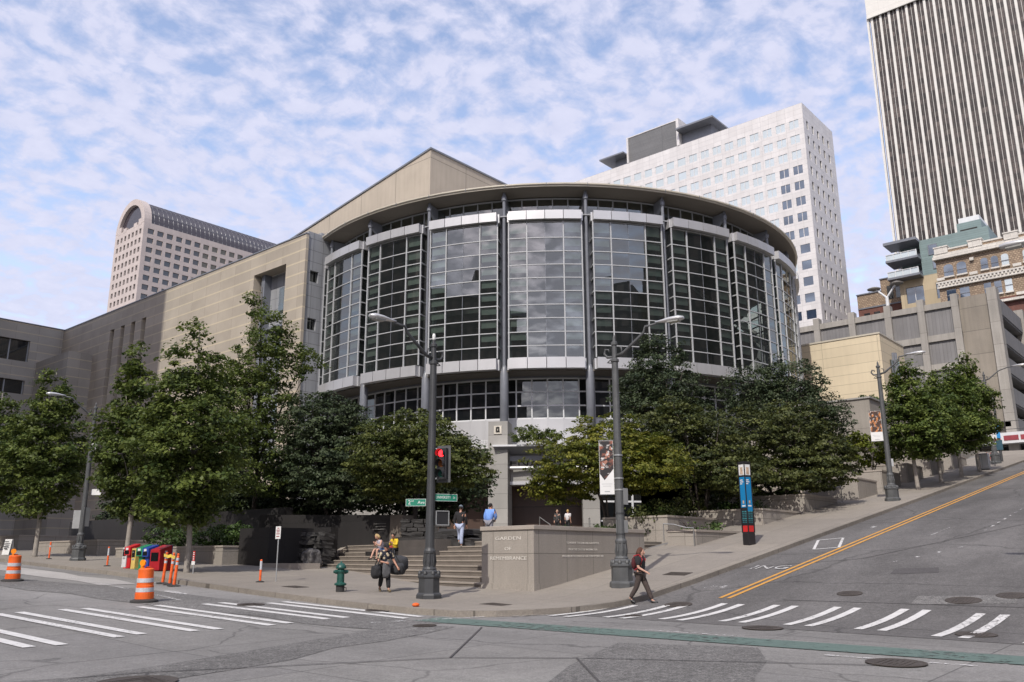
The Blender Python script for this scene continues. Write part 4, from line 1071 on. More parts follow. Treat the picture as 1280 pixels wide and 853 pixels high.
M['letter_dim'] = mat('worn cut lettering', (.12, .115, .11), .7)
w = MB(K)
for z, ln in ((3.12, .62), (3.0, .5), (2.88, .66)):
    w.prism([(26.06-.114*(a), 29.95+a) for a in (0,)]+[(26.05, 30.0)]+[(26.0-.114*ln, 30.0+ln)]+[(26.0-.114*ln-.03, 30.0+ln)], z-.02, z+.02)
w.build('inscription', M['letter_dim'], gw_)
# fountain: granite block and back wall round a rock fall
fo = site('fountain', 'dark granite fountain with a rough rock fall in its recess', 'fountain', (22.5, 32.5, 1.2))
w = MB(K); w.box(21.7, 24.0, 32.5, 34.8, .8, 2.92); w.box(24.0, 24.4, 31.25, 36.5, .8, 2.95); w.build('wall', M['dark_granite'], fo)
ST = []
for row in range(9):
    t = 30.95; z = 1.25+row*.175
    while t < 33.2:
        L = rs.uniform(.2, .6); ST.append(((23.62+row*.02+rs.uniform(-.16, .1), t+L/2, z), (1, 0, 0), (0, 1, 0), .25+rs.uniform(0, .12), L/2-.01, .085)); t += L
rough('rock_fall', ST, M['rock'], fo, 8, .05, 1)
w = MB(K); w.box(21.4, 21.65, 29.9, 32.5, .9, 1.42); w.box(21.65, 22.5, 29.9, 30.15, .9, 1.42); w.build('basin', M['coping_granite'], fo)
w = MB(K); w.face([(21.65, 30.1, 1.34), (23.6, 30.9, 1.34), (23.6, 33, 1.34), (21.65, 32.5, 1.34)]); w.build('water', M['dark_glass'], fo)
def boulder(name, label, u, r, seed, m=None, parent=None):
    bm = bmesh.new(); bmesh.ops.create_icosphere(bm, subdivisions=4, radius=1)
    from mathutils import noise as mn
    for v in bm.verts:
        q = v.co.copy(); f = 1+.28*mn.noise(q*1.3+Vector((seed, 0, 0)))+.1*mn.noise(q*4+Vector((0, seed, 0)))
        q = Vector((max(-.75, min(.75, q.x)), max(-.8, min(.8, q.y)), max(-.7, min(.78, q.z))))
        v.co = Vector((q.x*r[0], q.y*r[1], q.z*r[2]))*f
    me = bpy.data.meshes.new(name); bm.to_mesh(me); bm.free()
    o = mk(name, me, m or M['rock'], parent, (u[0]*K, u[1]*K, u[2]*K))
    if label: setp(o, label, 'boulder')
    return o
boulder('boulder', 'rounded dark boulder at the fountain foot beside the steps', (22.4, 30.35, 1.62), (.5, .52, .58), 3.3, M['rock_light'])
# planters along the avenue
def planter(label, boxes, group='stone planters of the garden', m='wall_granite', base=None, soil=True):
    b = boxes[0]; p = site('planter_wall', label, 'planter', ((b[0]+b[1])/2, (b[2]+b[3])/2, b[4]), group)
    w = MB(K); c = MB(K); s_ = MB(K)
    for x0, x1, y0, y1, z0, z1 in boxes:
        t = .3
        w.box(x0, x0+t, y0, y1, z0, z1); w.box(x1-t, x1, y0, y1, z0, z1); w.box(x0+t, x1-t, y0, y0+t, z0, z1); w.box(x0+t, x1-t, y1-t, y1, z0, z1)
        e = .03
        c.box(x0-e, x0+t+e, y0-e, y1+e, z1+.002, z1+.08); c.box(x1-t-e, x1+e, y0-e, y1+e, z1+.002, z1+.08)
        c.box(x0+t+e, x1-t-e, y0-e, y0+t+e, z1+.002, z1+.08); c.box(x0+t+e, x1-t-e, y1-t-e, y1+e, z1+.002, z1+.08)
        s_.box(x0+t, x1-t, y0+t, y1-t, z0, z1-.05)
    w.build('wall', M[m], p); c.build('coping', M['coping_granite'], p)
    if soil: s_.build('soil', M['soil'], p)
    return p
planter('long low granite planter left of the fountain, shrubs in it', [(20.95, 24, 34.85, 45.0, .8, 2.1)])
planter('low granite planter at far left behind the lamp post', [(20.95, 24.5, 47.2, 55, 1.2, 2.55)])
planter('low granite planter at the left edge behind the folding sign', [(20.95, 24.5, 58, 75, 1.6, 3.0)])
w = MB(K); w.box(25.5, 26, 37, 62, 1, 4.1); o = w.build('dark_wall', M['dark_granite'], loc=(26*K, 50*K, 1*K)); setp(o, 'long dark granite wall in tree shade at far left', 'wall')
# planters and stairs along the hill street
side = 15.2
planter('granite planter with handrail at foot of hill street stairs, nearest memorial wall', [(27.55, 33.2, side, 16.35, 1.2, 2.48)])
planter('shaded granite planter behind the blue pylon', [(33.3, 37.6, side+.1, 19.6, 2, 3.45)])
planter('shaded granite planter uphill of the blue pylon', [(37.7, 41.6, side+.1, 19.6, 3, 4.25)])
planter('sunlit square granite planter left of the third lamp post', [(42.9, 45.7, 14.7, 17.5, 3, 5.3)])
planter('granite planter right of the third lamp post', [(47.3, 50.4, 14.9, 17.8, 4, 6.0)])
planter('granite planter behind first small tree on the hill', [(52.2, 55.2, 15.0, 18, 4.5, 6.75)])
planter('granite planter behind second small tree on the hill', [(57, 60, 15.0, 18, 5, 7.5)])
planter('granite planter furthest up the hill street', [(62, 66, 15.0, 18, 6, 8.2)])
planter('shaded upper granite planter behind the first handrail', [(29.2, 33.2, 17.3, 20.3, 1.5, 3.1)])
# side steps between memorial wall and planter
ss = site('side_steps', 'short shaded steps between memorial wall and first planter', 'steps', (26, 17, 1.7))
w = MB(K); w2 = MB(K)
for k in range(4):
    w2.box(24.55, 28.9, 16.4+.3*k, 18, 1, 1.66+.14*k-.042); w.box(24.55, 28.9, 16.38+.3*k, 18-.002*k, 1.66+.14*k-.04, 1.66+.14*k)
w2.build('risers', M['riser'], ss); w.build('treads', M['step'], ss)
# hill stairs with pale sloping cheeks, going up from the pavement
hs = site('hill_stairs', 'stairs rising from hill street pavement between pale sloping cheek walls', 'steps', (42, 19, 4.3))
w = MB(K); cks = MB(K)
for k in range(12): w.box(38, 47.5, 17.8+.36*k, 24, 3.2, 4.3+.16*k)
w.build('treads', M['step'], hs)
for i, x in enumerate((39.2, 42.6, 46.3)):
    z0 = 4.2+.35*i
    cks = MB(K); cks.poly([(x, 17.6, z0), (x+.3, 17.6, z0), (x+.3, 22.2, z0), (x, 22.2, z0), (x, 17.6, z0+.35), (x+.3, 17.6, z0+.35), (x+.3, 22.2, z0+2.4), (x, 22.2, z0+2.4)], [(0, 3, 2, 1), (4, 5, 6, 7), (0, 1, 5, 4), (1, 2, 6, 5), (2, 3, 7, 6), (3, 0, 4, 7)])
    cks.build('cheek_wall', M['coping_granite'], hs)
# concrete terrace walls behind them
ct = site('terrace_wall', 'raw concrete terrace walls with grass on top below the cream wing', 'wall', (60, 22, 6))
w = MB(K); w.box(60, 76, 19.2, 26, 3, 12.2); w.box(54, 60, 21.5, 26, 3, 9.4); w.box(49, 54, 22.5, 26, 3, 7.6); w.box(66, 82, 17.5, 19.2, 5, 10.4); w.build('wall', M['concrete'], ct)
w = MB(K); w.box(59.9, 76, 19.1, 26, 12.204, 12.32); w.build('coping', M['granite_grey'], ct)
# handrails
def rail(label, pts, hh=.72, base=None):
    """pts: ground points in survey units"""
    P = [Vector(p)*K for p in pts]
    r = thing('handrail', label, 'handrail', P[0], 0, 'steel handrails of the garden')
    Q = [p-P[0] for p in pts_(P)]
    m = MB(); T = [q+Vector((0, 0, hh*K)) for q in Q]
    m.tube([T[0]-Vector((0, 0, .12))]+T+[T[-1]-Vector((0, 0, .12))], .028, 6); m.build('rail', M['rail'], r)
    for q in (Q[0], Q[-1]):
        m = MB(); m.tube([q, q+Vector((0, 0, hh*K))], .026, 6); m.build('post', M['rail'], r)
def pts_(P): return [p.copy() for p in P]
rail('bent steel handrail at the first planter by the side steps', [(27.3, 16.35, 2.15), (27.35, 15.95, 2.12), (27.4, 15.5, 2.0), (27.4, 15.2, 1.98)], .62)
rail('dark handrail on the hill stairs left of the square planter', [(41.9, 17.9, 4.6), (41.95, 17.0, 4.5), (42.0, 15.8, 4.2), (42.0, 15.2, 4.15)], .72)
rail('handrail right of the square planter behind third lamp post', [(46.6, 18.2, 5.2), (46.6, 17.0, 5.1), (46.65, 15.8, 4.75)], .72)
rail('slanted handrail in front of the entrance doors, left one', [(36.5, 29.5, 2.98), (35.0, 27.6, 2.5)], .75)
rail('handrail in front of the entrance beside the couple', [(40.2, 28.9, 3.0), (39.6, 28.4, 3.0)], .75)
# ---------------------------------------------------------------- trees and shrubs
LEAF = {
 'street': leafmat('street maple leaf', (.042, .070, .017), (.155, .19, .042), .34),
 'hill': leafmat('hill maple leaf', (.046, .08, .018), (.165, .205, .046), .34),
 'dark': leafmat('dark maple leaf', (.034, .048, .015), (.118, .13, .036), .28),
 'yellow': leafmat('yellowing maple leaf', (.075, .105, .015), (.21, .20, .028), .32),
 'broad': leafmat('broad maple leaf', (.042, .062, .016), (.145, .16, .04), .28),
 'blue': leafmat('blue green leaf', (.026, .043, .020), (.085, .108, .050), .2),
 'shrub': leafmat('shrub leaf', (.026, .055, .014), (.085, .135, .03), .2),
 'red': leafmat('red brown leaf', (.07, .025, .012), (.14, .05, .02), .2),
 'lime': leafmat('lime green leaf', (.08, .115, .014), (.20, .21, .025), .3)}
BARK = {'pale': mat('pale smooth bark', (.27, .245, .215), .85, var=.2, vs=3, bump=.4, bs=14), 'dark': mat('dark bark', (.075, .062, .052), .9, var=.25, vs=3, bump=.5, bs=14)}
def leaves(name, blobs, n, per, leaf, m, seed, parent, flat=.35, cr=.42, hollow=.55, tilt=.6, droop=.25, off=(0, 0, 0)):
    """a crown of leaf clumps spread through the blobs' volume; every leaf is a small folded diamond"""
    g = np.random.default_rng(seed)
    vol = np.array([b[3]*b[4]*b[5] for b in blobs]); vol = vol**.8; cnt = g.multinomial(n, vol/vol.sum())
    C = []; O = []; T = []
    for b, c in zip(blobs, cnt):
        u = g.normal(size=(c, 3)); u /= np.linalg.norm(u, axis=1)[:, None]
        r = (hollow**3+(1-hollow**3)*g.random(c))**(1/3)*g.normal(1, .09, c)
        P = u*r[:, None]
        C.append(np.array(b[:3])+P*np.array(b[3:6])); O.append(u)
    C = np.concatenate(C); O = np.concatenate(O); nc = len(C)
    tone_c = np.clip(g.normal(.45, .22, nc), 0, 1)
    size_c = g.uniform(.6, 1.35, nc)*cr
    idx = np.repeat(np.arange(nc), per); N_ = len(idx)
    q = g.normal(size=(N_, 3)); q /= np.linalg.norm(q, axis=1)[:, None]
    q *= (g.random(N_)**(1/2.2))[:, None]
    rr_ = np.hypot(q[:, 0], q[:, 1])
    P = C[idx]+q*np.stack([size_c[idx], size_c[idx], size_c[idx]*flat], 1)
    P[:, 2] -= droop*rr_**2*size_c[idx]
    # leaf frames
    nrm = g.normal(size=(N_, 3))*tilt; nrm[:, 2] += 1; nrm += O[idx]*.55; nrm /= np.linalg.norm(nrm, axis=1)[:, None]
    a = g.normal(size=(N_, 3)); t1 = np.cross(nrm, a); t1 /= np.linalg.norm(t1, axis=1)[:, None]; t2 = np.cross(nrm, t1)
    L = leaf*g.uniform(.65, 1.3, N_)[:, None]
    V = np.empty((N_, 4, 3)); V[:, 0] = P-t1*L*.5; V[:, 1] = P+t2*L*.34+nrm*L*.1; V[:, 2] = P+t1*L*.5; V[:, 3] = P-t2*L*.34+nrm*L*.1
    V -= np.array(off)
    me = bpy.data.meshes.new(name); me.vertices.add(N_*4); me.vertices.foreach_set('co', V.ravel().astype(np.float32))
    me.loops.add(N_*4); me.loops.foreach_set('vertex_index', np.arange(N_*4, dtype=np.int32))
    me.polygons.add(N_); me.polygons.foreach_set('loop_start', np.arange(0, N_*4, 4, dtype=np.int32)); me.polygons.foreach_set('loop_total', np.full(N_, 4, np.int32))
    at = me.attributes.new('tone', 'FLOAT', 'FACE'); at.data.foreach_set('value', np.clip(tone_c[idx]+g.normal(0, .17, N_), 0, 1).astype(np.float32))
    me.update(); me.validate()
    return mk(name, me, m, parent), C
def tree(label, base, blobs, leafk, n, per, leaf, seed, tr=.13, stems=1, bark='pale', clear=None, cr=.42, flat=.5, group=None, hollow=.5, cat='tree', name='street_tree', tilt=.6, droop=.25, lean=0, nlimb=26):
    """base and blobs in survey units"""
    B = Vector(base)*K; t = thing(name, label, cat, B, 0, group)
    bl = [tuple(v*K for v in b) for b in blobs]
    crown, C = leaves('crown', bl, n, per, leaf, LEAF[leafk], seed, t, flat, cr, hollow, tilt, droop, tuple(B))
    r = random.Random(seed); m = MB()
    zc = min(b[2]-b[5] for b in bl); top = max(b[2]+b[5]*.8 for b in bl); cx = sum(b[0] for b in bl)/len(bl); cy = sum(b[1] for b in bl)/len(bl)
    loc = lambda p: Vector(p)-B
    roots = []
    for s_ in range(stems):
        a = 2*PI*s_/stems+r.uniform(-.4, .4); sr = tr*(1 if stems == 1 else r.uniform(.55, .8))
        ex = Vector((math.cos(a), math.sin(a), 0))*(0 if stems == 1 else r.uniform(.7, 1.5)*K*.8)
        fork = Vector((B.x, B.y, zc+(top-zc)*(.12 if stems == 1 else .35)))+ex+Vector((r.uniform(-.1, .1)+lean, r.uniform(-.1, .1), 0))
        p0 = B+ex*.08-Vector((0, 0, .15)); tip = Vector((cx, cy, top))+ex*1.3 if stems == 1 else fork+ex*.8+Vector((0, 0, (top-zc)*.35))
        mid = p0.lerp(fork, .5)+Vector((r.uniform(-.06, .06), r.uniform(-.06, .06), 0))-ex*.12
        P = [p0, p0.lerp(mid, .15), mid, fork, fork.lerp(tip, .5)+Vector((r.uniform(-.2, .2), r.uniform(-.2, .2), 0)), tip]
        m.tube([loc(p) for p in P], [sr*1.35, sr*1.02, sr*.92, sr*.8, sr*.45, sr*.12], 9)
        roots.append((P, sr))
    tk = m.build('trunk', BARK[bark], t, smooth=True)
    m = MB(); sel = r.sample(range(len(C)), min(nlimb, len(C)))
    for i in sel:
        q = Vector(C[i]); P, sr = r.choice(roots)
        f = r.uniform(.0, .8); s0 = P[3].lerp(P[5], f*.8)
        if q.z < s0.z-.2: s0 = P[3].copy()
        h = s0.lerp(q, .5)+Vector((r.uniform(-.15, .15), r.uniform(-.15, .15), r.uniform(-.1, .3)))
        w0 = sr*.42*(1-.5*f); m.tube([loc(s0), loc(h), loc(q)], [w0, w0*.6, w0*.2], 5)
    m.build('limbs', BARK[bark], t, smooth=True)
    return t
def cone(c, z0, z1, r, n=5, ry=None, bulge=.42):
    """blobs stacked into an upright oval crown"""
    out = []
    for i in range(n):
        f = (i+.5)/n; w = r*(math.sin(PI*(.14+.82*f**.8)) if True else 1)
        out.append((c[0], c[1], z0+(z1-z0)*f, w, w, (z1-z0)/n*.85))
    return out
GL = 'street trees along the avenue kerb'
def jit(bl, seed, a=.25):
    r = random.Random(seed); return [(b[0]+r.uniform(-a, a), b[1]+r.uniform(-a, a), b[2], b[3]*r.uniform(.85, 1.12), b[4]*r.uniform(.85, 1.12), b[5]) for b in bl]
tree('street tree right of the newspaper boxes, nearest the steps', (16.98, 30.62, 1.11), jit(cone((16.8, 30.8), 3.05, 10.6, 2.15, 7), 1), 'street', 640, 42, .2, 101, .145, group=GL, cr=.5)
tree('street tree rising beside the white newspaper box', (17.0, 35.57, 1.30), jit(cone((16.85, 35.8), 3.6, 10.5, 1.6, 7), 2), 'street', 500, 42, .2, 102, .14, group=GL, cr=.48)
tree('street tree left of the left lamp post', (17.98, 47.46, 1.75), jit(cone((17.9, 47.6), 4.0, 11.1, 2.2, 7), 3), 'street', 540, 40, .22, 103, .15, group=GL, cr=.55)
tree('street tree cut by the left edge of the photo', (18.9, 57.5, 2.1), jit(cone((18.9, 58), 4.6, 11.4, 2.7, 6), 4), 'street', 560, 38, .25, 104, .16, group=GL, cr=.6)
GU = 'small trees along the hill street kerb'
for i, (b, lb) in enumerate((((47.75, 13.29, 4.98), 'pale trunked tree on the hill street, nearest the camera'), ((51.35, 13.06, 5.52), 'second pale trunked tree up the hill street'),
                             ((54.89, 12.84, 6.05), 'third pale trunked tree up the hill street'), ((58.91, 12.71, 6.65), 'fourth pale trunked tree up the hill, farthest away'))):
    tp = (6.9, 6.3, 6.7, 7.6)[i]
    tree(lb, b, jit(cone((b[0]+.05, b[1]-.05), b[2]+1.75, b[2]+tp-.9, 1.7, 6), 20+i)+[(b[0]+.1, b[1]-.2, b[2]+tp-.9, .55, .55, 1.0), (b[0]-.3, b[1]+.5, b[2]+tp-1.4, .5, .5, .8)], 'hill', 400, 34, .21, 120+i, .135, group=GU, cr=.48, hollow=.35)
tree('small lime green multi stemmed tree behind third lamp post', (49.5, 16.2, 5.6), [(49.5, 16.1, 7.3, 1.15, 1.15, .8), (48.9, 16.6, 7.9, .8, .8, .5)], 'lime', 120, 30, .2, 131, .07, 5, cr=.4, name='garden_tree')
GM = 'maples in the garden'
tree('yellowing round maple behind the memorial wall', (29.9, 20.4, 2.3), [(29.6, 20.5, 5.5, 2.9, 2.9, 1.5), (28.9, 21.8, 5.0, 1.7, 1.7, 1.2), (30.3, 19.1, 5.4, 1.7, 1.7, 1.3), (29.7, 20.4, 6.5, 1.7, 1.7, 1.0), (29.4, 17.9, 5.2, 1.6, 1.5, 1.1), (28.2, 22.3, 4.6, 1.0, 1.0, .7)], 'yellow', 860, 42, .16, 140, .09, 7, 'dark', cr=.46, flat=.25, group=GM, name='garden_maple')
tree('dark green maple between the yellowing maple and blue pylon', (33.9, 18.4, 2.3), [(33.8, 18.5, 6.3, 2.1, 2.1, 2.0), (33.2, 19.3, 7.2, 1.7, 1.7, 1.4), (34.6, 17.7, 5.8, 1.7, 1.7, 1.5), (33.0, 16.3, 5.1, 1.9, 1.5, 1.0)], 'dark', 600, 42, .17, 141, .1, 6, 'dark', cr=.48, flat=.25, group=GM, name='garden_maple')
tree('wide dark maple over the hill street planters, right of pylon', (38.9, 17.0, 3.6), [(38.7, 16.5, 6.4, 2.6, 2.6, 2.1), (37.4, 17.6, 7.2, 1.9, 1.9, 1.4), (39.9, 15.6, 6.0, 2.0, 1.8, 1.6), (39.0, 16.3, 7.9, 1.6, 1.6, .9), (36.4, 17.6, 5.4, 1.5, 1.5, 1.1), (37.3, 15.2, 5.4, 1.8, 1.5, 1.0), (39.8, 14.6, 5.9, 1.6, 1.3, 1.0)], 'dark', 820, 42, .17, 142, .13, 3, 'dark', cr=.5, flat=.25, group=GM, name='garden_maple')
tree('tall blue green evergreen above the yellowing maple', (41.3, 24.5, 2.9), [(41.3, 24.5, 9.0, 3.0, 3.0, 2.2), (41.2, 24.6, 10.8, 2.6, 2.6, 1.7), (41.2, 24.5, 12.4, 1.6, 1.6, 1.2), (41.1, 24.6, 13.4, .8, .8, .7)], 'blue', 860, 40, .17, 143, .2, 1, 'dark', cr=.5, flat=.4, name='garden_tree', hollow=.6)
tree('blue green evergreen in front of the right end of drum', (46.9, 19.9, 4), [(46.9, 19.9, 9.6, 3.1, 3.1, 2.0), (45.6, 21.2, 10.9, 1.8, 1.8, 1.4), (47.4, 19.4, 11.6, 1.9, 1.9, 1.3), (48.6, 18.2, 9.4, 1.6, 1.6, 1.3), (48.4, 18.4, 7.8, 1.6, 1.6, 1.2)], 'blue', 820, 40, .18, 144, .2, 1, 'dark', cr=.55, flat=.4, name='garden_tree', hollow=.6)
tree('tall loose tree before the long stone wall, tallest on the left', (26.2, 40.9, 2.1), [(24.3, 39.0, 6.6, 3.1, 3.1, 2.4), (24.0, 38.5, 9.4, 2.9, 2.9, 2.0), (24.4, 38.6, 11.6, 2.1, 2.1, 1.5), (24.7, 38.1, 13.2, 1.35, 1.35, 1.3), (24.3, 39.5, 15.0, .7, .7, 1.0), (25.6, 36.6, 11.6, 1.3, 1.3, .9), (23.6, 40.8, 10.5, 1.7, 1.7, 1.2)], 'street', 700, 40, .2, 150, .17, 1, 'dark', cr=.52, hollow=.3, name='garden_tree')
tree('blue green tree between the tall loose tree and broad maple', (27.4, 35.6, 2.2), [(26.2, 34.2, 6.6, 2.6, 2.6, 2.2), (25.9, 34.6, 8.4, 2.1, 2.1, 1.4), (26.3, 33.2, 5.0, 2.2, 2.2, 1.1)], 'blue', 780, 42, .18, 151, .17, 2, 'dark', cr=.5, flat=.3, name='garden_tree')
tree('broad spreading maple behind the traffic signal', (27.6, 29.8, 2.2), [(25.8, 27.9, 6.0, 2.4, 2.4, 1.6), (25.2, 29.3, 6.3, 1.8, 1.8, 1.4), (26.4, 26.6, 5.7, 1.8, 1.8, 1.2), (25.8, 27.9, 7.2, 1.8, 1.8, 1.0), (26.9, 25.5, 5.3, 1.1, 1.1, .8), (25.9, 29.6, 4.9, 1.6, 1.6, .9)], 'broad', 900, 42, .165, 152, .13, 3, 'dark', cr=.5, flat=.22, group=GM, name='garden_maple')
for i, (x, y, lb) in enumerate(((29, 38.5, 'dark tree in the garden shade behind the newspaper boxes'), (28, 44.5, 'dark tree in the garden shade behind the second street tree from the steps'), (28.5, 50.5, 'dark tree in the garden shade behind the left lamp post'), (29, 57.5, 'dark tree in the garden shade at the left edge, behind the folding sign'), (31.5, 32.5, 'dark tree in shade behind the granite memorial wall'))):
    tree(lb, (x, y, 2.2), [(x, y, 5.9, 2.9, 3.0, 2.6), (x-.4, y+1, 4.6, 2.6, 2.8, 1.3)], 'blue', 430, 36, .26, 160+i, .2, 1, 'dark', cr=.7, name='garden_tree', group='dark garden trees behind the avenue trees')
def shrub(label, blobs, leafk, n, per, leaf, seed, cr=.3, group='shrubs in the garden planters'):
    b = blobs[0]; B = Vector((b[0], b[1], min(q[2]-q[5]*.6 for q in blobs)))*K
    t = thing('shrub', label, 'shrub', B, 0, group); bl = [tuple(v*K for v in q) for q in blobs]
    crown, C = leaves('foliage', bl, n, per, leaf, LEAF[leafk], seed, t, .6, cr, .3, .8, .1, tuple(B))
    m = MB(); r = random.Random(seed)
    for i in r.sample(range(len(C)), min(14, len(C))):
        q = Vector(C[i])-B; m.tube([(q.x*.3, q.y*.3, 0), (q.x*.6, q.y*.6, q.z*.6), tuple(q)], [.02, .014, .006], 4)
    m.build('stems', BARK['dark'], t)
shrub('dark shrubs filling the long planter left of fountain', [(22.3, 39.5, 2.5, .9, 3.4, .8), (22.4, 42.8, 2.6, .9, 1.8, .9)], 'shrub', 200, 26, .15, 201)
shrub('bright green shrub in the planter beside the fountain box', [(22.0, 36.0, 2.55, .8, 1.2, .7)], 'shrub', 90, 28, .16, 202)
shrub('clipped hedge on top of the entrance canopy', [(44.6, 37.0, 9.75, .8, 1.4, .6), (45.6, 35.8, 9.6, .7, .9, .5)], 'street', 120, 34, .16, 203)
shrub('plants trailing on the terrace left of the pier', [(41.9, 41.9, 9.1, .6, 2.2, .3), (41.5, 44.5, 9.2, .6, 1.2, .4)], 'broad', 90, 30, .16, 204)
shrub('low rounded shrub behind the memorial wall, left one', [(27.6, 20.9, 2.45, .7, .7, .35)], 'shrub', 50, 28, .12, 205)
shrub('low dark shrubs behind the memorial wall under yellowing maple', [(28.8, 19.6, 2.5, 1.2, .9, .4), (30.2, 18.4, 2.5, 1.1, .8, .4)], 'shrub', 110, 28, .12, 206)
shrub('dense dark shrubs filling the shade under the garden maples', [(30.5, 18.4, 3.3, 2.2, 1.0, .5), (33.5, 18.9, 3.6, 2.2, 1.0, .6), (36.5, 18.5, 4.0, 1.8, 1.0, .6)], 'dark', 260, 28, .14, 211)
shrub('low shrubs in the first hill street planter', [(29.8, 15.8, 2.65, 1.6, .5, .3), (31, 18.8, 3.3, 1.5, 1.2, .4)], 'shrub', 90, 26, .12, 207)
shrub('low dark shrubs in the planter behind the pylon', [(35.3, 17.2, 3.65, 1.6, 1.2, .35), (39.4, 17.2, 4.4, 1.4, 1.2, .35)], 'shrub', 110, 26, .13, 208)
shrub('grass tufts along the top of the concrete terrace wall', [(60.6, 19.6, 12.4, .4, .5, .2), (63, 19.6, 12.4, 2.0, .4, .25), (66, 19.6, 12.4, 1.6, .4, .25)], 'shrub', 70, 26, .16, 209)
shrub('red leaved bush on the roof terrace of the apartment house', [(158.5, 29.5, 53.2, 1.2, 1.4, 1.0)], 'red', 60, 20, .4, 210, .7)
# ---------------------------------------------------------------- street furniture (metres)
M['pole'] = mat('dark grey painted cast iron', (.05, .052, .055), .5, .1, var=.15, vs=3, bump=.15, bs=25)
M['pole_grey'] = mat('worn grey painted pole', (.085, .088, .09), .55, .1, var=.2, vs=2.5, bump=.15, bs=25)
M['lamp_head'] = mat('silver lamp housing', (.55, .55, .55), .35, .4, var=.05)
M['lamp_lens'] = glass('lamp lens', (.7, .7, .7), .1, .2, (.4, .4, .38), .1)
M['sign_white'] = mat('white sign face', (.68, .68, .67), .5, var=.06)
M['sign_back'] = mat('bare aluminium sign back', (.40, .41, .41), .45, .5, var=.08)
M['sign_green'] = mat('green street sign', (.012, .19, .12), .4, var=.05)
M['black'] = mat('black plastic', (.02, .02, .022), .45, var=.1)
M['orange'] = mat('orange barrel plastic', (.76, .125, .015), .5, var=.14, vs=4)
M['orange_dirty'] = mat('scuffed orange plastic', (.78, .12, .02), .55, var=.2, vs=6)
M['reflector'] = mat('grey white reflective band', (.50, .51, .54), .35, var=.1, vs=8)
M['rubber'] = mat('black rubber', (.035, .034, .033), .9, var=.2)
M['amber'] = mat('amber lens', (.9, .28, .01), .2, var=.1)
M['tape'] = mat('yellow caution tape', (.75, .55, .08), .5, var=.1)
def text(s, size, loc, normal, m, parent, name, width=None, up=Vector((0, 0, 1)), ex=.003):
    cu = bpy.data.curves.new('lettering', 'FONT'); cu.body = s; cu.size = size; cu.extrude = ex; cu.align_x = 'CENTER'; cu.align_y = 'CENTER'; cu.resolution_u = 2
    o = bpy.data.objects.new('tmp', cu); COL.objects.link(o); bpy.context.view_layer.update()
    me = bpy.data.meshes.new_from_object(o.evaluated_get(bpy.context.evaluated_depsgraph_get()))
    bpy.data.objects.remove(o); bpy.data.curves.remove(cu)
    xs_ = [v.co.x for v in me.vertices]; wd = max(xs_)-min(xs_); sx = width/wd if width else 1
    z = Vector(normal).normalized(); y = (up-z*up.dot(z)).normalized(); x = y.cross(z)
    mt = Matrix((x, y, z)).transposed().to_4x4(); mt.translation = Vector(loc)
    me.transform(mt @ Matrix.Diagonal((sx, 1, 1, 1)))
    if parent is not None and parent.name in OFF: me.transform(Matrix.Translation(-Vector(OFF[parent.name])))
    me.materials.clear()
    return mk(name, me, m, parent)
for a in TXT: text(a[0], a[1]*K, a[2], a[3], a[4], a[5], a[6], a[7])
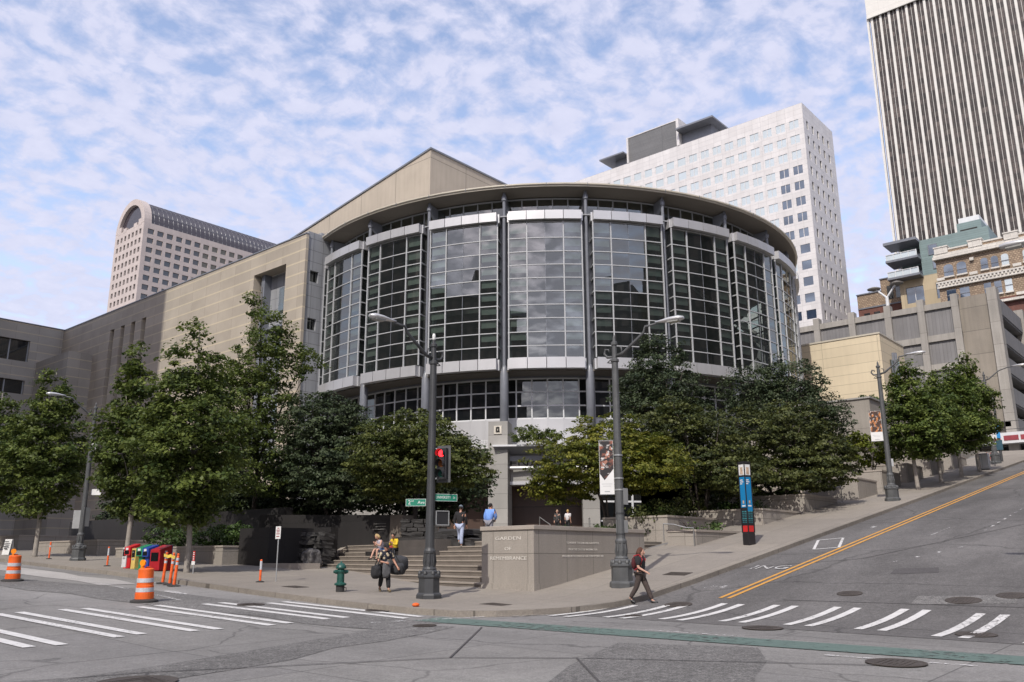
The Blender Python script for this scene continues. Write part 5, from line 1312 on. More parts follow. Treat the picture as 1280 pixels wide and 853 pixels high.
def lamp_post(name, label, u, arm, m='pole', signal=False, h=8.1, z=None, rot=0):
    """cast pole: octagonal pedestal, fluted collar, tapered shaft, scrolled bracket, curved arm, cobra head"""
    L = U(u[0], u[1], z); t = thing(name, label, 'street lamp', L, rot, 'cast iron street lamps')
    b = MB(); o8 = PI/8
    b.lathe([(.44, -.1), (.44, .1), (.42, .14), (.37, .18), (.36, .62), (.40, .66), (.40, .72), (.3, .78), (.3, .84), (.24, .9)], (0, 0, 0), 8, o8); b.build('base', M[m], t)
    b = MB(); b.lathe([(.22, .86), (.24, .92), (.2, .98), (.185, 1.0), (.18, 1.4), (.2, 1.43), (.2, 1.5), (.165, 1.56), (.155, 1.6), (.115, h-.32), (.15, h-.3), (.15, h-.22), (.1, h-.18), (.085, h+.3), (.12, h+.32), (.12, h+.42), (.06, h+.46), (.05, h+.62), (.01, h+.72)], (0, 0, 0), 14)
    b.build('shaft', M[m], t, smooth=False)
    b = MB()
    for a in fr(0, 2*PI, PI/4)[:-1]: b.tube([(.17*math.cos(a), .17*math.sin(a), .98), (.2*math.cos(a), .2*math.sin(a), 1.15), (.17*math.cos(a), .17*math.sin(a), 1.42)], .03, 5)
    for i in range(8): b.ellipsoid((.33*math.cos(i*PI/4+o8), .33*math.sin(i*PI/4+o8), .78), (.07, .07, .1), 6, 4)
    b.build('ornament', M[m], t)
    ang = math.atan2(arm[1], arm[0]); dx, dy = math.cos(ang), math.sin(ang); ln = math.hypot(*arm)
    A = lambda r_, zz: (dx*r_, dy*r_, zz)
    b = MB(); b.tube([A(.05, h-.1), A(.35, h-.02), A(.75, h+.28), A(1.2, h+.62), A(ln-.75, h+.82), A(ln-.3, h+.86)], [.06, .06, .055, .05, .045, .04], 8)
    b.tube([A(-.05, h-.12), A(-.3, h-.1), A(-.42, h+.05), A(-.36, h+.2), A(-.24, h+.18), A(-.22, h+.08)], [.05, .05, .045, .04, .03, .02], 6)
    b.tube([A(.3, h-.02), A(.28, h+.2), A(.16, h+.24)], [.03, .03, .02], 5); b.tube([A(-.16, h-.2), A(-.3, h-.3), A(-.1, h-.34)], [.03, .03, .02], 5)
    b.build('arm', M[m], t, smooth=True)
    b = MB(); px, py = -dy, dx; V = []; S = [(-.35, .05, .05), (-.1, .09, .07), (.2, .17, .11), (.55, .18, .12), (.72, .1, .07)]
    for s_, w_, hh in S:
        for a in range(10):
            q = 2*PI*a/10; V.append((dx*(ln+s_)+px*w_*math.cos(q), dy*(ln+s_)+py*w_*math.cos(q), h+.9+hh*math.sin(q)*(1 if math.sin(q) > 0 else .55)))
    n_s = len(S); F = [(i*10+j, i*10+(j+1) % 10, (i+1)*10+(j+1) % 10, (i+1)*10+j) for i in range(n_s-1) for j in range(10)]+[tuple(range(9, -1, -1)), tuple(range((n_s-1)*10, n_s*10))]
    b.poly(V, F); hd = b.build('lamp_head', M['lamp_head'], t, smooth=True)
    b = MB(); b.obox((dx*(ln+.36), dy*(ln+.36), h+.835), (dx, dy, 0), (px, py, 0), (0, 0, 1), .2, .13, .03); b.build('lens', M['lamp_lens'], hd)
    return t
def plate(parent, name, c, normal, w, h, m, t=.012, mb_back=None):
    z = Vector(normal).normalized(); y = Vector((0, 0, 1)); x = y.cross(z)
    b = MB(); b.obox(c, x, y, z, w/2, h/2, t/2); return b.build(name, m, parent)
# 1: the signal pole at the corner
s1 = lamp_post('signal_pole', 'dark cast iron lamp post on the corner carrying red traffic signal and street signs', (16.14, 16.78), (-2.05, .12))
b = MB(); b.lathe([(.05, 0), (.06, .22), (.04, .3)], (.0, 0, 8.6), 8); b.build('photo_cell', M['sign_white'], s1)
tow = Vector((-.62, -.78, 0)); side_ = Vector((0, 0, 1)).cross(tow)   # signal faces the lower right of the crossing
tow = Vector((-.93, -.36, 0)).normalized(); side_ = Vector((0, 0, 1)).cross(tow)
sc = Vector((.17*1.25, -.25*1.25, 4.35)); 
b = MB()
b.obox(sc, side_, tow, (0, 0, 1), .17, .11, .53); 
sig = b.build('signal_head', M['black'], s1, bevel=.02)
b = MB(); b.obox(sc-tow*.1, side_, tow, (0, 0, 1), .255, .01, .62); b.build('back_plate', M['pole_grey'], sig)
for i, (nm, c_, st_) in enumerate((('red_lens', (1, .015, .02), 5.0), ('amber_lens', (.16, .05, .01), 0), ('green_lens', (.01, .06, .045), 0))):
    z = sc.z+.34-.34*i; b = MB(); V = []
    cc_ = Vector((sc.x, sc.y, z))+tow*.112
    V = [cc_+side_*.115*math.cos(q*PI/8)+Vector((0, 0, .115*math.sin(q*PI/8))) for q in range(16)]
    b.face(V); b.build(nm, emit('lit red lens', c_, st_) if st_ else mat(nm+' unlit', c_, .25, var=.1), sig)
    b = MB(); Q = [q*PI/10 for q in range(-2, 13)]
    for a0, a1 in zip(Q, Q[1:]):
        p = [cc_+side_*.135*math.cos(a)+Vector((0, 0, .135*math.sin(a))) for a in (a0, a1)]
        b.face([p[0], p[1], p[1]+tow*.22, p[0]+tow*.22]); b.face([p[0]+tow*.22, p[1]+tow*.22, p[1]*1+Vector((0, 0, .006))*1, p[0]+Vector((0, 0, .006))])
    b.build('visor', M['black'], sig)
for zz in (3.86, 4.86):
    b = MB(); b.tube([(0, 0, zz), sc-tow*.1+Vector((0, 0, zz-sc.z))], .03, 6); b.build('signal_bracket', M['sign_back'], s1)
# second signal head seen from the back/side for the hill street
# pedestrian signal box
pc = Vector((.14*1.25, -.27*1.25, 2.55)); tw = Vector((-.4, -.9, 0)).normalized(); sd = Vector((0, 0, 1)).cross(tw)
b = MB(); b.obox(pc, sd, tw, (0, 0, 1), .23, .1, .235); wk = b.build('walk_signal', M['black'], s1, bevel=.02)
b = MB()
for s_ in (-1, 1):
    b.obox(pc+tw*.11+sd*s_*.22, sd, tw, (0, 0, 1), .014, .015, .24); b.obox(pc+tw*.11+Vector((0, 0, s_*.225)), sd, tw, (0, 0, 1), .23, .015, .014)
b.build('signal_rim', M['sign_back'], wk)
# street name blades
cv = Vector((-.76, -.65, 0))
nb = Vector((-.80, -.6, 0)).normalized(); xb = Vector((0, 0, 1)).cross(nb)
c0 = -xb*.5+Vector((0, 0, 3.07)); sg_ = plate(s1, 'street_sign', c0, nb, .68, .24, M['sign_green'])
b = MB()
for s_ in (-1, 1): b.obox(c0+Vector((0, 0, s_*.113))+nb*.007, xb, (0, 0, 1), nb, .335, .005, .002); b.obox(c0+xb*s_*.333+nb*.007, xb, (0, 0, 1), nb, .005, .115, .002)
b.build('sign_border', M['sign_white'], sg_)
text('2', .2, c0-xb*.22+nb*.008, nb, M['sign_white'], sg_, 'lettering'); text('nd', .09, c0-xb*.12+nb*.008+Vector((0, 0, .05)), nb, M['sign_white'], sg_, 'lettering'); text('Ave', .15, c0+xb*.18+nb*.008, nb, M['sign_white'], sg_, 'lettering')
nb = Vector((-.45, -.89, 0)).normalized(); xb = Vector((0, 0, 1)).cross(nb)
c0 = xb*.53+Vector((0, 0, 3.24)); sg_ = plate(s1, 'street_sign', c0, nb, .8, .24, M['sign_green'])
b = MB()
for s_ in (-1, 1): b.obox(c0+Vector((0, 0, s_*.113))+nb*.007, xb, (0, 0, 1), nb, .395, .005, .002); b.obox(c0+xb*s_*.393+nb*.007, xb, (0, 0, 1), nb, .005, .115, .002)
b.build('sign_border', M['sign_white'], sg_)
text('UNIVERSITY', .13, c0-xb*.09+nb*.008, nb, M['sign_white'], sg_, 'lettering', .52); text('St', .1, c0+xb*.29+nb*.008, nb, M['sign_white'], sg_, 'lettering')
# banners hang from arms
def banner_mat(name, dark, warm, seed):
    m, nt, b = nodes(name); inp(b, Roughness=.6)
    v, sx = wallvec(nt, (seed, 0)); mp = N(nt, 'ShaderNodeMapping'); mp.inputs['Rotation'].default_value = (0, 0, .7); mp.inputs['Scale'].default_value = (9, 4, 1); nt.links.new(v, mp.inputs[0])
    n1 = noise(nt, 1.0, 4, mp.outputs[0]); n2 = noise(nt, 1.7, 4, mp.outputs[0])
    c = mixc(nt, ramp(nt, n1, .5, .62), dark, warm); c = mixc(nt, ramp(nt, n2, .58, .66), c, (.6, .57, .55))
    nt.links.new(c, b.inputs['Base Color']); return m
BN1 = banner_mat('orchestra photograph dark', (.018, .015, .016), (.30, .10, .06), 0)
BN2 = banner_mat('orchestra photograph warm', (.05, .022, .015), (.55, .21, .06), 3)
def banner(label, L, lo, hi, x0, x1, dirv, cut, pic):
    """picture above a white foot; dirv = the way the banner stands out from the pole"""
    t = thing('banner', label, 'banner', L, 0, 'orchestra banners on lamp posts'); d = Vector(dirv).normalized(); nn = d.cross(Vector((0, 0, 1)))
    if nn.dot(Vector((-1, -.6, 0))) < 0: nn = -nn
    P = lambda s_, z: d*s_+Vector((0, 0, z))
    b = MB(); b.obox(P((x0+x1)/2, (lo+hi)/2), d, nn, (0, 0, 1), (x1-x0)/2, .006, (hi-lo)/2); cl = b.build('cloth', M['sign_white'], t)
    for sg__ in (1, -1):
        b = MB(); o_ = nn*.009*sg__; z1 = lo+(hi-lo)*.26; z2 = lo+(hi-lo)*(.38 if cut else .3); z3 = lo+(hi-lo)*(.47 if cut else .3)
        b.face([P(x0+.01, z3)+o_, P(x0+(x1-x0)*.66, z1)+o_, P(x1-.01, z2)+o_, P(x1-.01, hi-.01)+o_, P(x0+.01, hi-.01)+o_] if cut else [P(x0+.01, z3)+o_, P(x1-.01, z3)+o_, P(x1-.01, hi-.01)+o_, P(x0+.01, hi-.01)+o_])
        b.build('picture', pic, cl)
    # rows of players
    if cut:
        r = random.Random(3); hm = mat('face tone', (.42, .2, .14), .7); wm_ = mat('white shirt print', (.6, .58, .56), .7)
        for i in range(13):
            f = i/12; s_ = x1-.1-(x1-x0-.16)*f; z = lo+(hi-lo)*(.52+.36*f)+r.uniform(-.12, .1); R_ = .05*(1-.45*f)
            s_ = min(max(s_+r.uniform(-.06, .06), x0+.05), x1-.05)
            b = MB(); b.face([P(s_+R_*math.cos(q*PI/4), z+R_*1.25*math.sin(q*PI/4))+nn*.012 for q in range(8)]); b.face([P(s_+R_*.4+R_*1.3*math.cos(q*PI/3), z-R_*2.2+R_*.8*math.sin(q*PI/3))+nn*.0125 for q in range(6)]) if i % 2 else None
            b.build('player', hm if i % 3 else wm_, cl)
    b = MB(); b.tube([P(-.0, hi+.015), P(x1+.03, hi+.015)], .015, 6); b.tube([P(-.0, lo-.015), P(x1+.03, lo-.015)], .015, 6); b.build('bracket', M['pole_grey'], t)
    for z, w in ((.19, .8), (.15, .6), (.05, .4)):
        b = MB(); b.obox(P((x0+x1)/2, lo+(hi-lo)*z), d, nn, (0, 0, 1), (x1-x0)*w*.46, .0085, .006 if z > .1 else .018); b.build('small_print', M['sign_back'], cl)
s2_ = lamp_post('street_lamp', 'grey lamp post with black and white orchestra banner beside memorial wall', (20.18, 13.45), (.2, -2.0), 'pole_grey')
for c, w, h_ in ((Vector((.12, -.18, 3.0)), .22, .56), (Vector((.10, -.16, 1.98)), .2, .42), (Vector((-.06, .06, 1.98)), .16, .42)): plate(s2_, 'sign_plate', c, (-.2, -.98, 0), w, h_, M['sign_back'])
L2 = Vector(U(20.18, 13.45)); banner('banner with orchestra in black on the lamp post by the memorial wall', L2, 3.08, 4.95, .16, .66, (-.56, .83, 0), True, BN1)
for z in (1.7, 2.4, 3.2, 3.6, 4.4): 
    b = MB(); b.lathe([(.165, 0), (.167, .05)], (0, 0, z), 14); b.build('strap', M['sign_back'] if z > 3 else M['pole'], s2_)
s3_ = lamp_post('street_lamp', 'grey lamp post up the hill street with orange flame patterned banner', (42.09, 12.89), (.2, -1.95), 'pole_grey', h=7.6)
L3 = Vector(U(42.09, 12.89)); banner('banner with orange orchestra picture on the lamp post up the hill', L3, 3.5, 5.3, .14, .8, (-.26, .96, 0), False, BN2)
plate(s3_, 'sign_plate', Vector((.1, -.16, 2.2)), (-.9, -.4, 0), .16, .45, M['sign_back'])
s4_ = lamp_post('street_lamp', 'dark lamp post on the left avenue pavement between street trees', (17.85, 42.07), (-2.1, .15), 'pole_grey', h=8.6)
plate(s4_, 'sign_plate', Vector((.5, -.24, 3.95)), (-.8, -.6, 0), .62, .34, M['sign_white'])
plate(s4_, 'sign_plate', Vector((-.28, .16, 2.35)), (-.75, -.66, 0), .42, 1.05, M['sign_back']); plate(s4_, 'sign_plate', Vector((.16, -.1, 2.5)), (.2, -.98, 0), .42, 1.1, M['sign_back'])
plate(s4_, 'sign_plate', Vector((.05, -.2, 6.6)), (-.75, -.66, 0), .3, .5, M['sign_white'])
s5_ = lamp_post('street_lamp', 'farthest lamp post at the top of the hill street', (66.6, 13.3), (.2, -2.6), 'pole_grey', h=7.4)
s6_ = lamp_post('street_lamp', 'lamp post beyond the right edge, only its silver head in view', (20.9, .45), (.1, 3.1), 'pole_grey', h=8.55)
# slim dark pole with banners at the hill top
sl_ = thing('slim_lamp', 'slim dark lamp pole with no turn sign and blue panels at the hill top', 'street lamp', U(68.5, 13.3))
b = MB(); b.tube([(0, 0, 0), (0, 0, 5.6), (.1, .3, 6.4), (.15, .7, 6.6)], [.12, .1, .09, .06], 8); b.build('shaft', M['pole'], sl_)
b = MB(); b.ellipsoid((.18, .85, 6.6), (.12, .3, .1)); b.build('lamp_head', M['lamp_head'], sl_)
plate(sl_, 'panel', Vector((-.14, .05, 2.6)), (-1, -.2, 0), .5, 1.1, mat('blue panel', (.02, .22, .5), .4)); plate(sl_, 'panel', Vector((-.14, -.02, 1.45)), (-1, -.2, 0), .5, .9, mat('dark teal panel', (.02, .07, .1), .4))
plate(sl_, 'panel', Vector((-.14, .25, 3.5)), (-1, -.2, 0), .4, .5, M['sign_white'])
ns = thing('no_turn_sign', 'white square sign with a red ring and slash at hill top', 'road sign', U(64.2, 12.9)); ns.location.z += 0
b = MB(); b.tube([(0, 0, 0), (0, 0, 3.2)], .04, 6); b.build('post', M['pole_grey'], ns)
ps = plate(ns, 'plate', Vector((-.06, 0, 2.75)), (-1, -.25, 0), .85, 1.1, M['sign_white'])
b = MB(); zz = Vector((-1, -.25, 0)).normalized(); xx = Vector((0, 0, 1)).cross(zz); c = Vector((-.075, 0, 2.9))
for q in range(20):
    a0, a1 = 2*PI*q/20, 2*PI*(q+1)/20
    b.face([c+(xx*math.cos(a)+Vector((0, 0, 1))*math.sin(a))*r_+zz*.006 for r_, a in ((.3, a0), (.3, a1), (.23, a1), (.23, a0))])
b.obox(c+zz*.006, (xx-Vector((0, 0, 1))).normalized(), (xx+Vector((0, 0, 1))).normalized(), zz, .25, .035, .003)
b.build('red_ring', M['sign_red'], ps); b = MB(); b.obox(c+zz*.004, xx, (0, 0, 1), zz, .04, .14, .002); b.build('arrow', M['black'], ps)
# blue information pylon
M['kiosk_blue'] = mat('blue pylon panel', (.012, .19, .42), .3, var=.06); M['kiosk_dark'] = mat('dark pylon frame', (.022, .02, .022), .4, var=.1)
M['kiosk_red'] = mat('red pylon square', (.50, .025, .025), .4); M['photo_tan'] = mat('tan portrait picture', (.45, .33, .24), .6, var=.35, vs=7)
def pylon(label, L, rz, s=1.0):
    t = thing('information_pylon', label, 'information pylon', L, rz, 'information pylons'); w = .185*s
    b = MB(); b.box(-w*1.02, w*1.02, -w*1.02, w*1.02, -.15, .5); b.build('base', M['kiosk_dark'], t, bevel=.02)
    b = MB(); b.box(-w*.9, w*.9, -w*.9, w*.9, .5, 3.42)
    for sx in (-1, 1):
        for sy in (-1, 1): b.box(sx*w*.88, sx*w*1.06, sy*w*.88, sy*w*1.06, .5, 3.5)
    b.box(-w*1.06, w*1.06, -w*1.06, w*1.06, 3.42, 3.52); b.build('frame', M['kiosk_dark'], t)
    for nx, ny in ((-1, 0), (0, -1), (1, 0), (0, 1)):
        nn = Vector((nx, ny, 0)); P = lambda z, o_=.0: nn*(w*.93+o_)+Vector((0, 0, z))
        plate(t, 'red_square', P(.66), nn, w*1.45, .26, M['kiosk_red']); bp = plate(t, 'blue_panel', P(2.2 if nx else 2.12), nn, w*1.65, 1.3 if nx else 1.45, M['kiosk_blue'])
        pp = plate(t, 'portrait_panel', P(3.16), nn, w*1.7, .46, M['sign_white']); plate(pp, 'portrait', P(3.12, .008), nn, w*.8, .3, M['photo_tan'])
        xx_ = Vector((0, 0, 1)).cross(nn)
        lp = plate(t, 'listing_panel', P(1.14, -.005), nn, w*1.65, .6, mat('listing panel', (.018, .03, .036), .3) if 'listing panel' not in bpy.data.materials else bpy.data.materials['listing panel'])
        tl = bpy.data.materials.get('teal print') or mat('teal print', (.05, .22, .25), .5)
        b = MB(); r = random.Random(5)
        for row in range(7):
            for s_ in (-1, 1): b.obox(P(1.38-.075*row, .004)+xx_*s_*w*.38, xx_, (0, 0, 1), nn, w*r.uniform(.2, .32), .012 if row % 4 else .02, .003)
        b.build('print', tl, lp)
        b = MB()
        for row, ww in enumerate((.5, .62, .4)): b.obox(P(2.72-.08*row, .008)-xx_*w*(.75-ww), xx_, (0, 0, 1), nn, w*ww*.8, .02, .003)
        b.obox(P(1.62, .008), xx_, (0, 0, 1), nn, w*.5, .03, .003); b.build('print', M['sign_white'], bp)
        plate(bp, 'drop_mark', P(1.78, .008), nn, w*.4, .13, M['photo_tan'])
    return t
pylon('four sided blue and black information pylon with portraits and red squares on the hill pavement', U(27.97, 13.41), R(-19.4))
# hydrant
M['hyd_green'] = mat('dark green hydrant paint', (.012, .07, .055), .4, var=.25, vs=6, bump=.2)
hy = thing('fire_hydrant', 'dark green fire hydrant on the pavement left of the man with bags', 'fire hydrant', U(15.71, 19.91), .5)
b = MB(); b.lathe([(.15, -.05), (.15, .2), (.13, .22)], n=14); b.build('foot', M['rubber'], hy)
b = MB(); b.lathe([(.13, .2), (.21, .23), (.21, .28), (.13, .32), (.125, .62), (.15, .66), (.155, .72), (.12, .76), (.115, .78)], n=16); b.build('barrel', M['hyd_green'], hy, smooth=False)
b = MB(); b.lathe([(.17, .78), (.185, .8), (.185, .83), (.165, .88), (.12, .94), (.05, .98), (.03, .985), (.03, 1.04), (.01, 1.045)], n=16); b.build('bonnet', M['hyd_green'], hy, smooth=True)
for a in (-.9, 2.24, .67):
    b = MB(); d = Vector((math.cos(a), math.sin(a), 0)); b.tube([d*.1+Vector((0, 0, .68)), d*.2+Vector((0, 0, .68)), d*.21+Vector((0, 0, .68)), d*.26+Vector((0, 0, .68))], [.075, .075, .055, .05], 10); b.build('nozzle_cap', M['hyd_green'], hy)
b = MB(); b.tube([(.15*math.cos(-.8), .15*math.sin(-.8), .15), (.22*math.cos(-.8), .22*math.sin(-.8), .13), (.22*math.cos(-.8), .22*math.sin(-.8), .03), (.15*math.cos(-.8), .15*math.sin(-.8), .02)], .015, 5); b.build('chain', M['rubber'], hy)
# thin no parking post, small marker posts
def sign_post(label, u, h, w, hh, lines, m='sign_white'):
    t = thing('sign_post', label, 'sign', U(*u)); b = MB(); b.tube([(0, 0, -.1), (0, 0, h)], .025, 6); b.build('post', M['sign_back'], t)
    nn = Vector((-.9, .43, 0)).normalized() if False else Vector((-.96, -.1, 0)).normalized()
    p = plate(t, 'plate', Vector((0, 0, h-hh/2+.03))+nn*.032, nn, w, hh, M[m]); xx = Vector((0, 0, 1)).cross(nn)
    b = MB()
    for z, ww in lines: b.obox(Vector((0, 0, h-hh/2+.03+z*hh))+nn*.04, xx, (0, 0, 1), nn, ww*w/2, hh*.035, .002)
    b.build('print', M['sign_red'] if m == 'sign_white' else M['sign_white'], p)
    return t
sign_post('thin grey post with a tall white parking sign near the fountain', (16.77, 24.58), 2.15, .3, .5, ((.36, .4), (.2, .7), (.06, .6), (-.1, .7), (-.3, .6)))
def marker(label, u, h, grp='orange marker posts on the pavement', top='white'):
    t = thing('marker_post', label, 'marker post', U(*u), 0, grp); b = MB(); b.lathe([(.17, -.02), (.17, .03), (.05, .06)], n=10); b.build('base', M['rubber'], t)
    b = MB(); b.lathe([(.045, .04), (.045, h-.02), (.03, h)], n=10); b.build('post', M['orange_dirty'], t)
    b = MB(); b.lathe([(.047, h*.55), (.047, h*.93)] if top == 'white' else [(.047, h*.7), (.047, h*.8)], n=10); b.build('band', M['reflector'], t)
    return t
marker('orange marker post with white top left of the thin parking sign', (16.18, 24.58), .88)
marker('orange marker post between left lamp post and its nearest tree', (17.48, 44.39), 1.0, top='thin')
marker('orange marker post left of white newspaper box', (16.73, 36.57), .98)
pm_ = thing('parking_meter', 'short red and white marked post beside the street tree nearest steps', 'marker post', U(16.91, 30.03))
b = MB(); b.tube([(0, 0, -.05), (0, 0, .55)], .03, 6); b.build('post', M['sign_back'], pm_)
plate(pm_, 'plate', Vector((-.02, 0, .72)), (-.9, -.3, 0), .12, .55, M['kiosk_red']); plate(pm_, 'white_plate', Vector((-.03, 0, .46)), (-.9, -.3, 0), .2, .16, M['sign_white'])
b = MB(); xx = Vector((0, 0, 1)).cross(Vector((-.95, -.31, 0)))
for z in (.54, .64, .74, .84, .92): b.obox(Vector((-.035, -.004, z)), xx, (0, 0, 1), (-.95, -.31, 0), .035, .022, .003)
b.build('print', M['sign_white'], pm_)
# traffic barrels
def barrel(label, u, lean, grp='orange traffic barrels'):
    L = (u[0]*K, u[1]*K, gr(*u)*K+.012); t = thing('traffic_barrel', label, 'traffic barrel', L, .4, grp)
    b = MB(); b.lathe([(.43, 0), (.42, .05), (.3, .09), (.28, .1)], n=18); b.build('rubber_base', M['rubber'], t)
    prof = [(.285, .09), (.283, .28), (.265, .29), (.262, .5), (.25, .51), (.247, .72), (.235, .73), (.232, 1.0), (.2, 1.03), (.05, 1.035)]
    b = MB(); b.lathe(prof, n=24); bd = b.build('barrel_body', M['orange'], t)
    for z, r_ in ((.37, .268), (.39, 0), (.66, .254)):
        if r_: b = MB(); b.lathe([(r_+.004, z-.06), (r_+.002, z+.07)], n=24); b.build('reflective_band', M['reflector'], t)
    b = MB(); b.lathe([(.06, 0), (.06, .04)], (-.1, .06, 1.03), 10); b.box(-.16, -.04, .03, .09, 1.07, 1.1); b.build('lamp_foot', M['amber'], t)
    b = MB(); b.tube([(-.13, .06, 1.2), (-.07, .06, 1.2)], .1, 14); b.build('warning_lamp', M['amber'], t)
    b = MB(); b.box(.02, .16, -.05, .05, 1.03, 1.08); b.build('handle', M['orange'], t)
    t.rotation_euler = (R(lean[0]), R(lean[1]), .4)
    return t
barrel('orange and white traffic barrel standing in front of the newspaper boxes', (11.02, 21.83), (0, -2))
bb2 = barrel('orange and white traffic barrel at the left edge of the photo, farther off', (11.37, 31.57), (0, -2)); bb2.rotation_euler.z = 1.0
# tube posts with tape in front of the boxes
tp = []
for u, lb in (((14.45, 27.5), 'orange tube post standing left of its pair, hidden behind the barrel top'), ((14.4, 26.95), 'middle orange tube post leaning by the kerb'), ((14.2, 26.3), 'rightmost orange tube post by the kerb with white bands')):
    t = thing('tube_post', lb, 'tube post', (u[0]*K, u[1]*K, gr(*u)*K+.01), 0, 'orange tube posts tied with tape')
    b = MB(); b.lathe([(.28, 0), (.27, .03), (.08, .06)], n=8); b.build('base', M['rubber'], t)
    b = MB(); b.lathe([(.06, .04), (.055, 1.12), (.035, 1.16), (.05, 1.2), (.04, 1.25)], n=12); b.build('tube', M['orange_dirty'], t)
    for z in (.86, 1.03): b = MB(); b.lathe([(.06, z-.05), (.06, z+.05)], n=12); b.build('reflective_band', M['reflector'], t)
    t.rotation_euler = (R(3), R(2), 0); tp.append(t)
tpe = thing('caution_tape', 'yellow caution tape strung across the orange tube posts', 'tape', (14.4*K, 27*K, gr(14.4, 27)*K+1.1))
b = MB(); A_ = [Vector(U(14.45, 27.5, gr(14.45, 27.5)))+Vector((0, 0, 1.14)), Vector(U(14.4, 27.1, gr(14.4, 27)))+Vector((-.03, 0, 1.10)), Vector(U(14.4, 26.95, gr(14.4, 26.95)))+Vector((0, 0, 1.14)), Vector(U(14.3, 26.6, gr(14.3, 26.6)))+Vector((0, 0, 1.08)), Vector(U(14.2, 26.3, gr(14.2, 26.3)))+Vector((0, 0, 1.12))]
for p, q in zip(A_, A_[1:]): b.poly([x-tpe.location+Vector((-.08, -.05, 0)) for x in (p-Vector((0, 0, .06)), q-Vector((0, 0, .06)), q+Vector((0, 0, .06)), p+Vector((0, 0, .06)))], [(0, 1, 2, 3)])
b.build('ribbon', M['tape'], tpe)
# newspaper boxes
PAINT = {k_: mat(k_+' box paint', c_, .4, var=.12, vs=4) for k_, c_ in (('white', (.6, .6, .6)), ('red', (.5, .015, .02)), ('yellow', (.62, .45, .13)), ('green', (.02, .22, .10)), ('blue', (.02, .06, .32)), ('violet', (.06, .09, .40)), ('crimson', (.36, .012, .02)))}
def newsbox(label, u, kind, col, rz):
    t = thing('newspaper_box', label, 'newspaper box', U(*u), rz, 'newspaper boxes at the kerb'); m = PAINT[col]   # local -X = front
    if kind == 'slim':
        b = MB(); b.box(-.2, .2, -.17, .17, 0, .98); bd = b.build('cabinet', m, t, bevel=.015)
        b = MB(); b.box(-.208, -.2, -.13, .13, .55, .9); b.build('window', M['dark_glass'], bd); b = MB(); b.box(-.23, -.2, -.05, .05, .78, .82); b.build('handle', M['sign_back'], bd)
        b = MB(); b.box(-.206, -.201, -.1, .1, .42, .5); b.build('label_plate', M['sign_back'], bd)
    elif kind == 'pedestal':
        b = MB(); b.box(-.26, .26, -.24, .24, 0, .05); b.box(-.16, .16, -.15, .15, .05, .62); b.build('pedestal', m, t, bevel=.012)
        b = MB(); b.poly([(-.28, -.25, .62), (.26, -.25, .62), (.26, .25, .62), (-.28, .25, .62), (-.28, -.25, 1.02), (.26, -.25, 1.2), (.26, .25, 1.2), (-.28, .25, 1.02)], [(0, 3, 2, 1), (4, 5, 6, 7), (0, 1, 5, 4), (1, 2, 6, 5), (2, 3, 7, 6), (3, 0, 4, 7)]); bd = b.build('cabinet', m, t, bevel=.015)
        b = MB(); b.box(-.29, -.28, -.18, .18, .68, .86); b.build('window', M['dark_glass'], bd)
        b = MB(); b.box(-.292, -.28, -.1, .1, .89, .99); b.build('label_plate', M['sign_white'], bd); b = MB(); b.box(-.32, -.29, -.06, .06, .865, .885); b.build('handle', M['sign_back'], bd)
        b = MB(); b.box(-.08, .1, -.256, -.25, .8, .98); b.build('side_label', M['sign_white'], bd)
    else:
        b = MB(); b.poly([(-.36, -.33, .02), (.36, -.33, .02), (.36, .33, .02), (-.36, .33, .02), (-.36, -.33, .98), (.36, -.33, 1.22), (.36, .33, 1.22), (-.36, .33, .98)], [(0, 3, 2, 1), (4, 5, 6, 7), (0, 1, 5, 4), (1, 2, 6, 5), (2, 3, 7, 6), (3, 0, 4, 7)]); bd = b.build('cabinet', m, t, bevel=.03)
        b = MB(); b.box(-.372, -.36, -.24, .24, .45, .85); b.build('window', M['dark_glass'], bd)
        b = MB(); r = random.Random(2); z = .14
        while z < .9:
            h_ = r.uniform(.045, .075)
            if abs(z-.6) > .04: b.box(-.07, .07, -.336, -.33, z, z+h_)
            z += h_+.018
        b.build('lettering', M['sign_white'], bd)
    return t
for lb, u, kd, c_, rz in (('white slim newspaper box, leftmost of the row', (16.9, 35.2), 'slim', 'white', .15), ('red pedestal newspaper box with a white label', (16.75, 34.55), 'pedestal', 'red', .1), ('yellow slim newspaper box between the red and green ones', (16.7, 34.0), 'slim', 'yellow', .1),
                          ('green pedestal newspaper box with a sloping hood', (16.7, 33.45), 'pedestal', 'green', .15), ('dark blue newspaper box next to the green one', (16.7, 32.95), 'pedestal', 'blue', .1), ('violet blue newspaper box behind the crimson one', (17.1, 32.6), 'pedestal', 'violet', .2),
                          ('wide crimson newspaper box with white lettering up its side, rightmost', (16.75, 32.2), 'wide', 'crimson', .25)): newsbox(lb, u, kd, c_, rz)
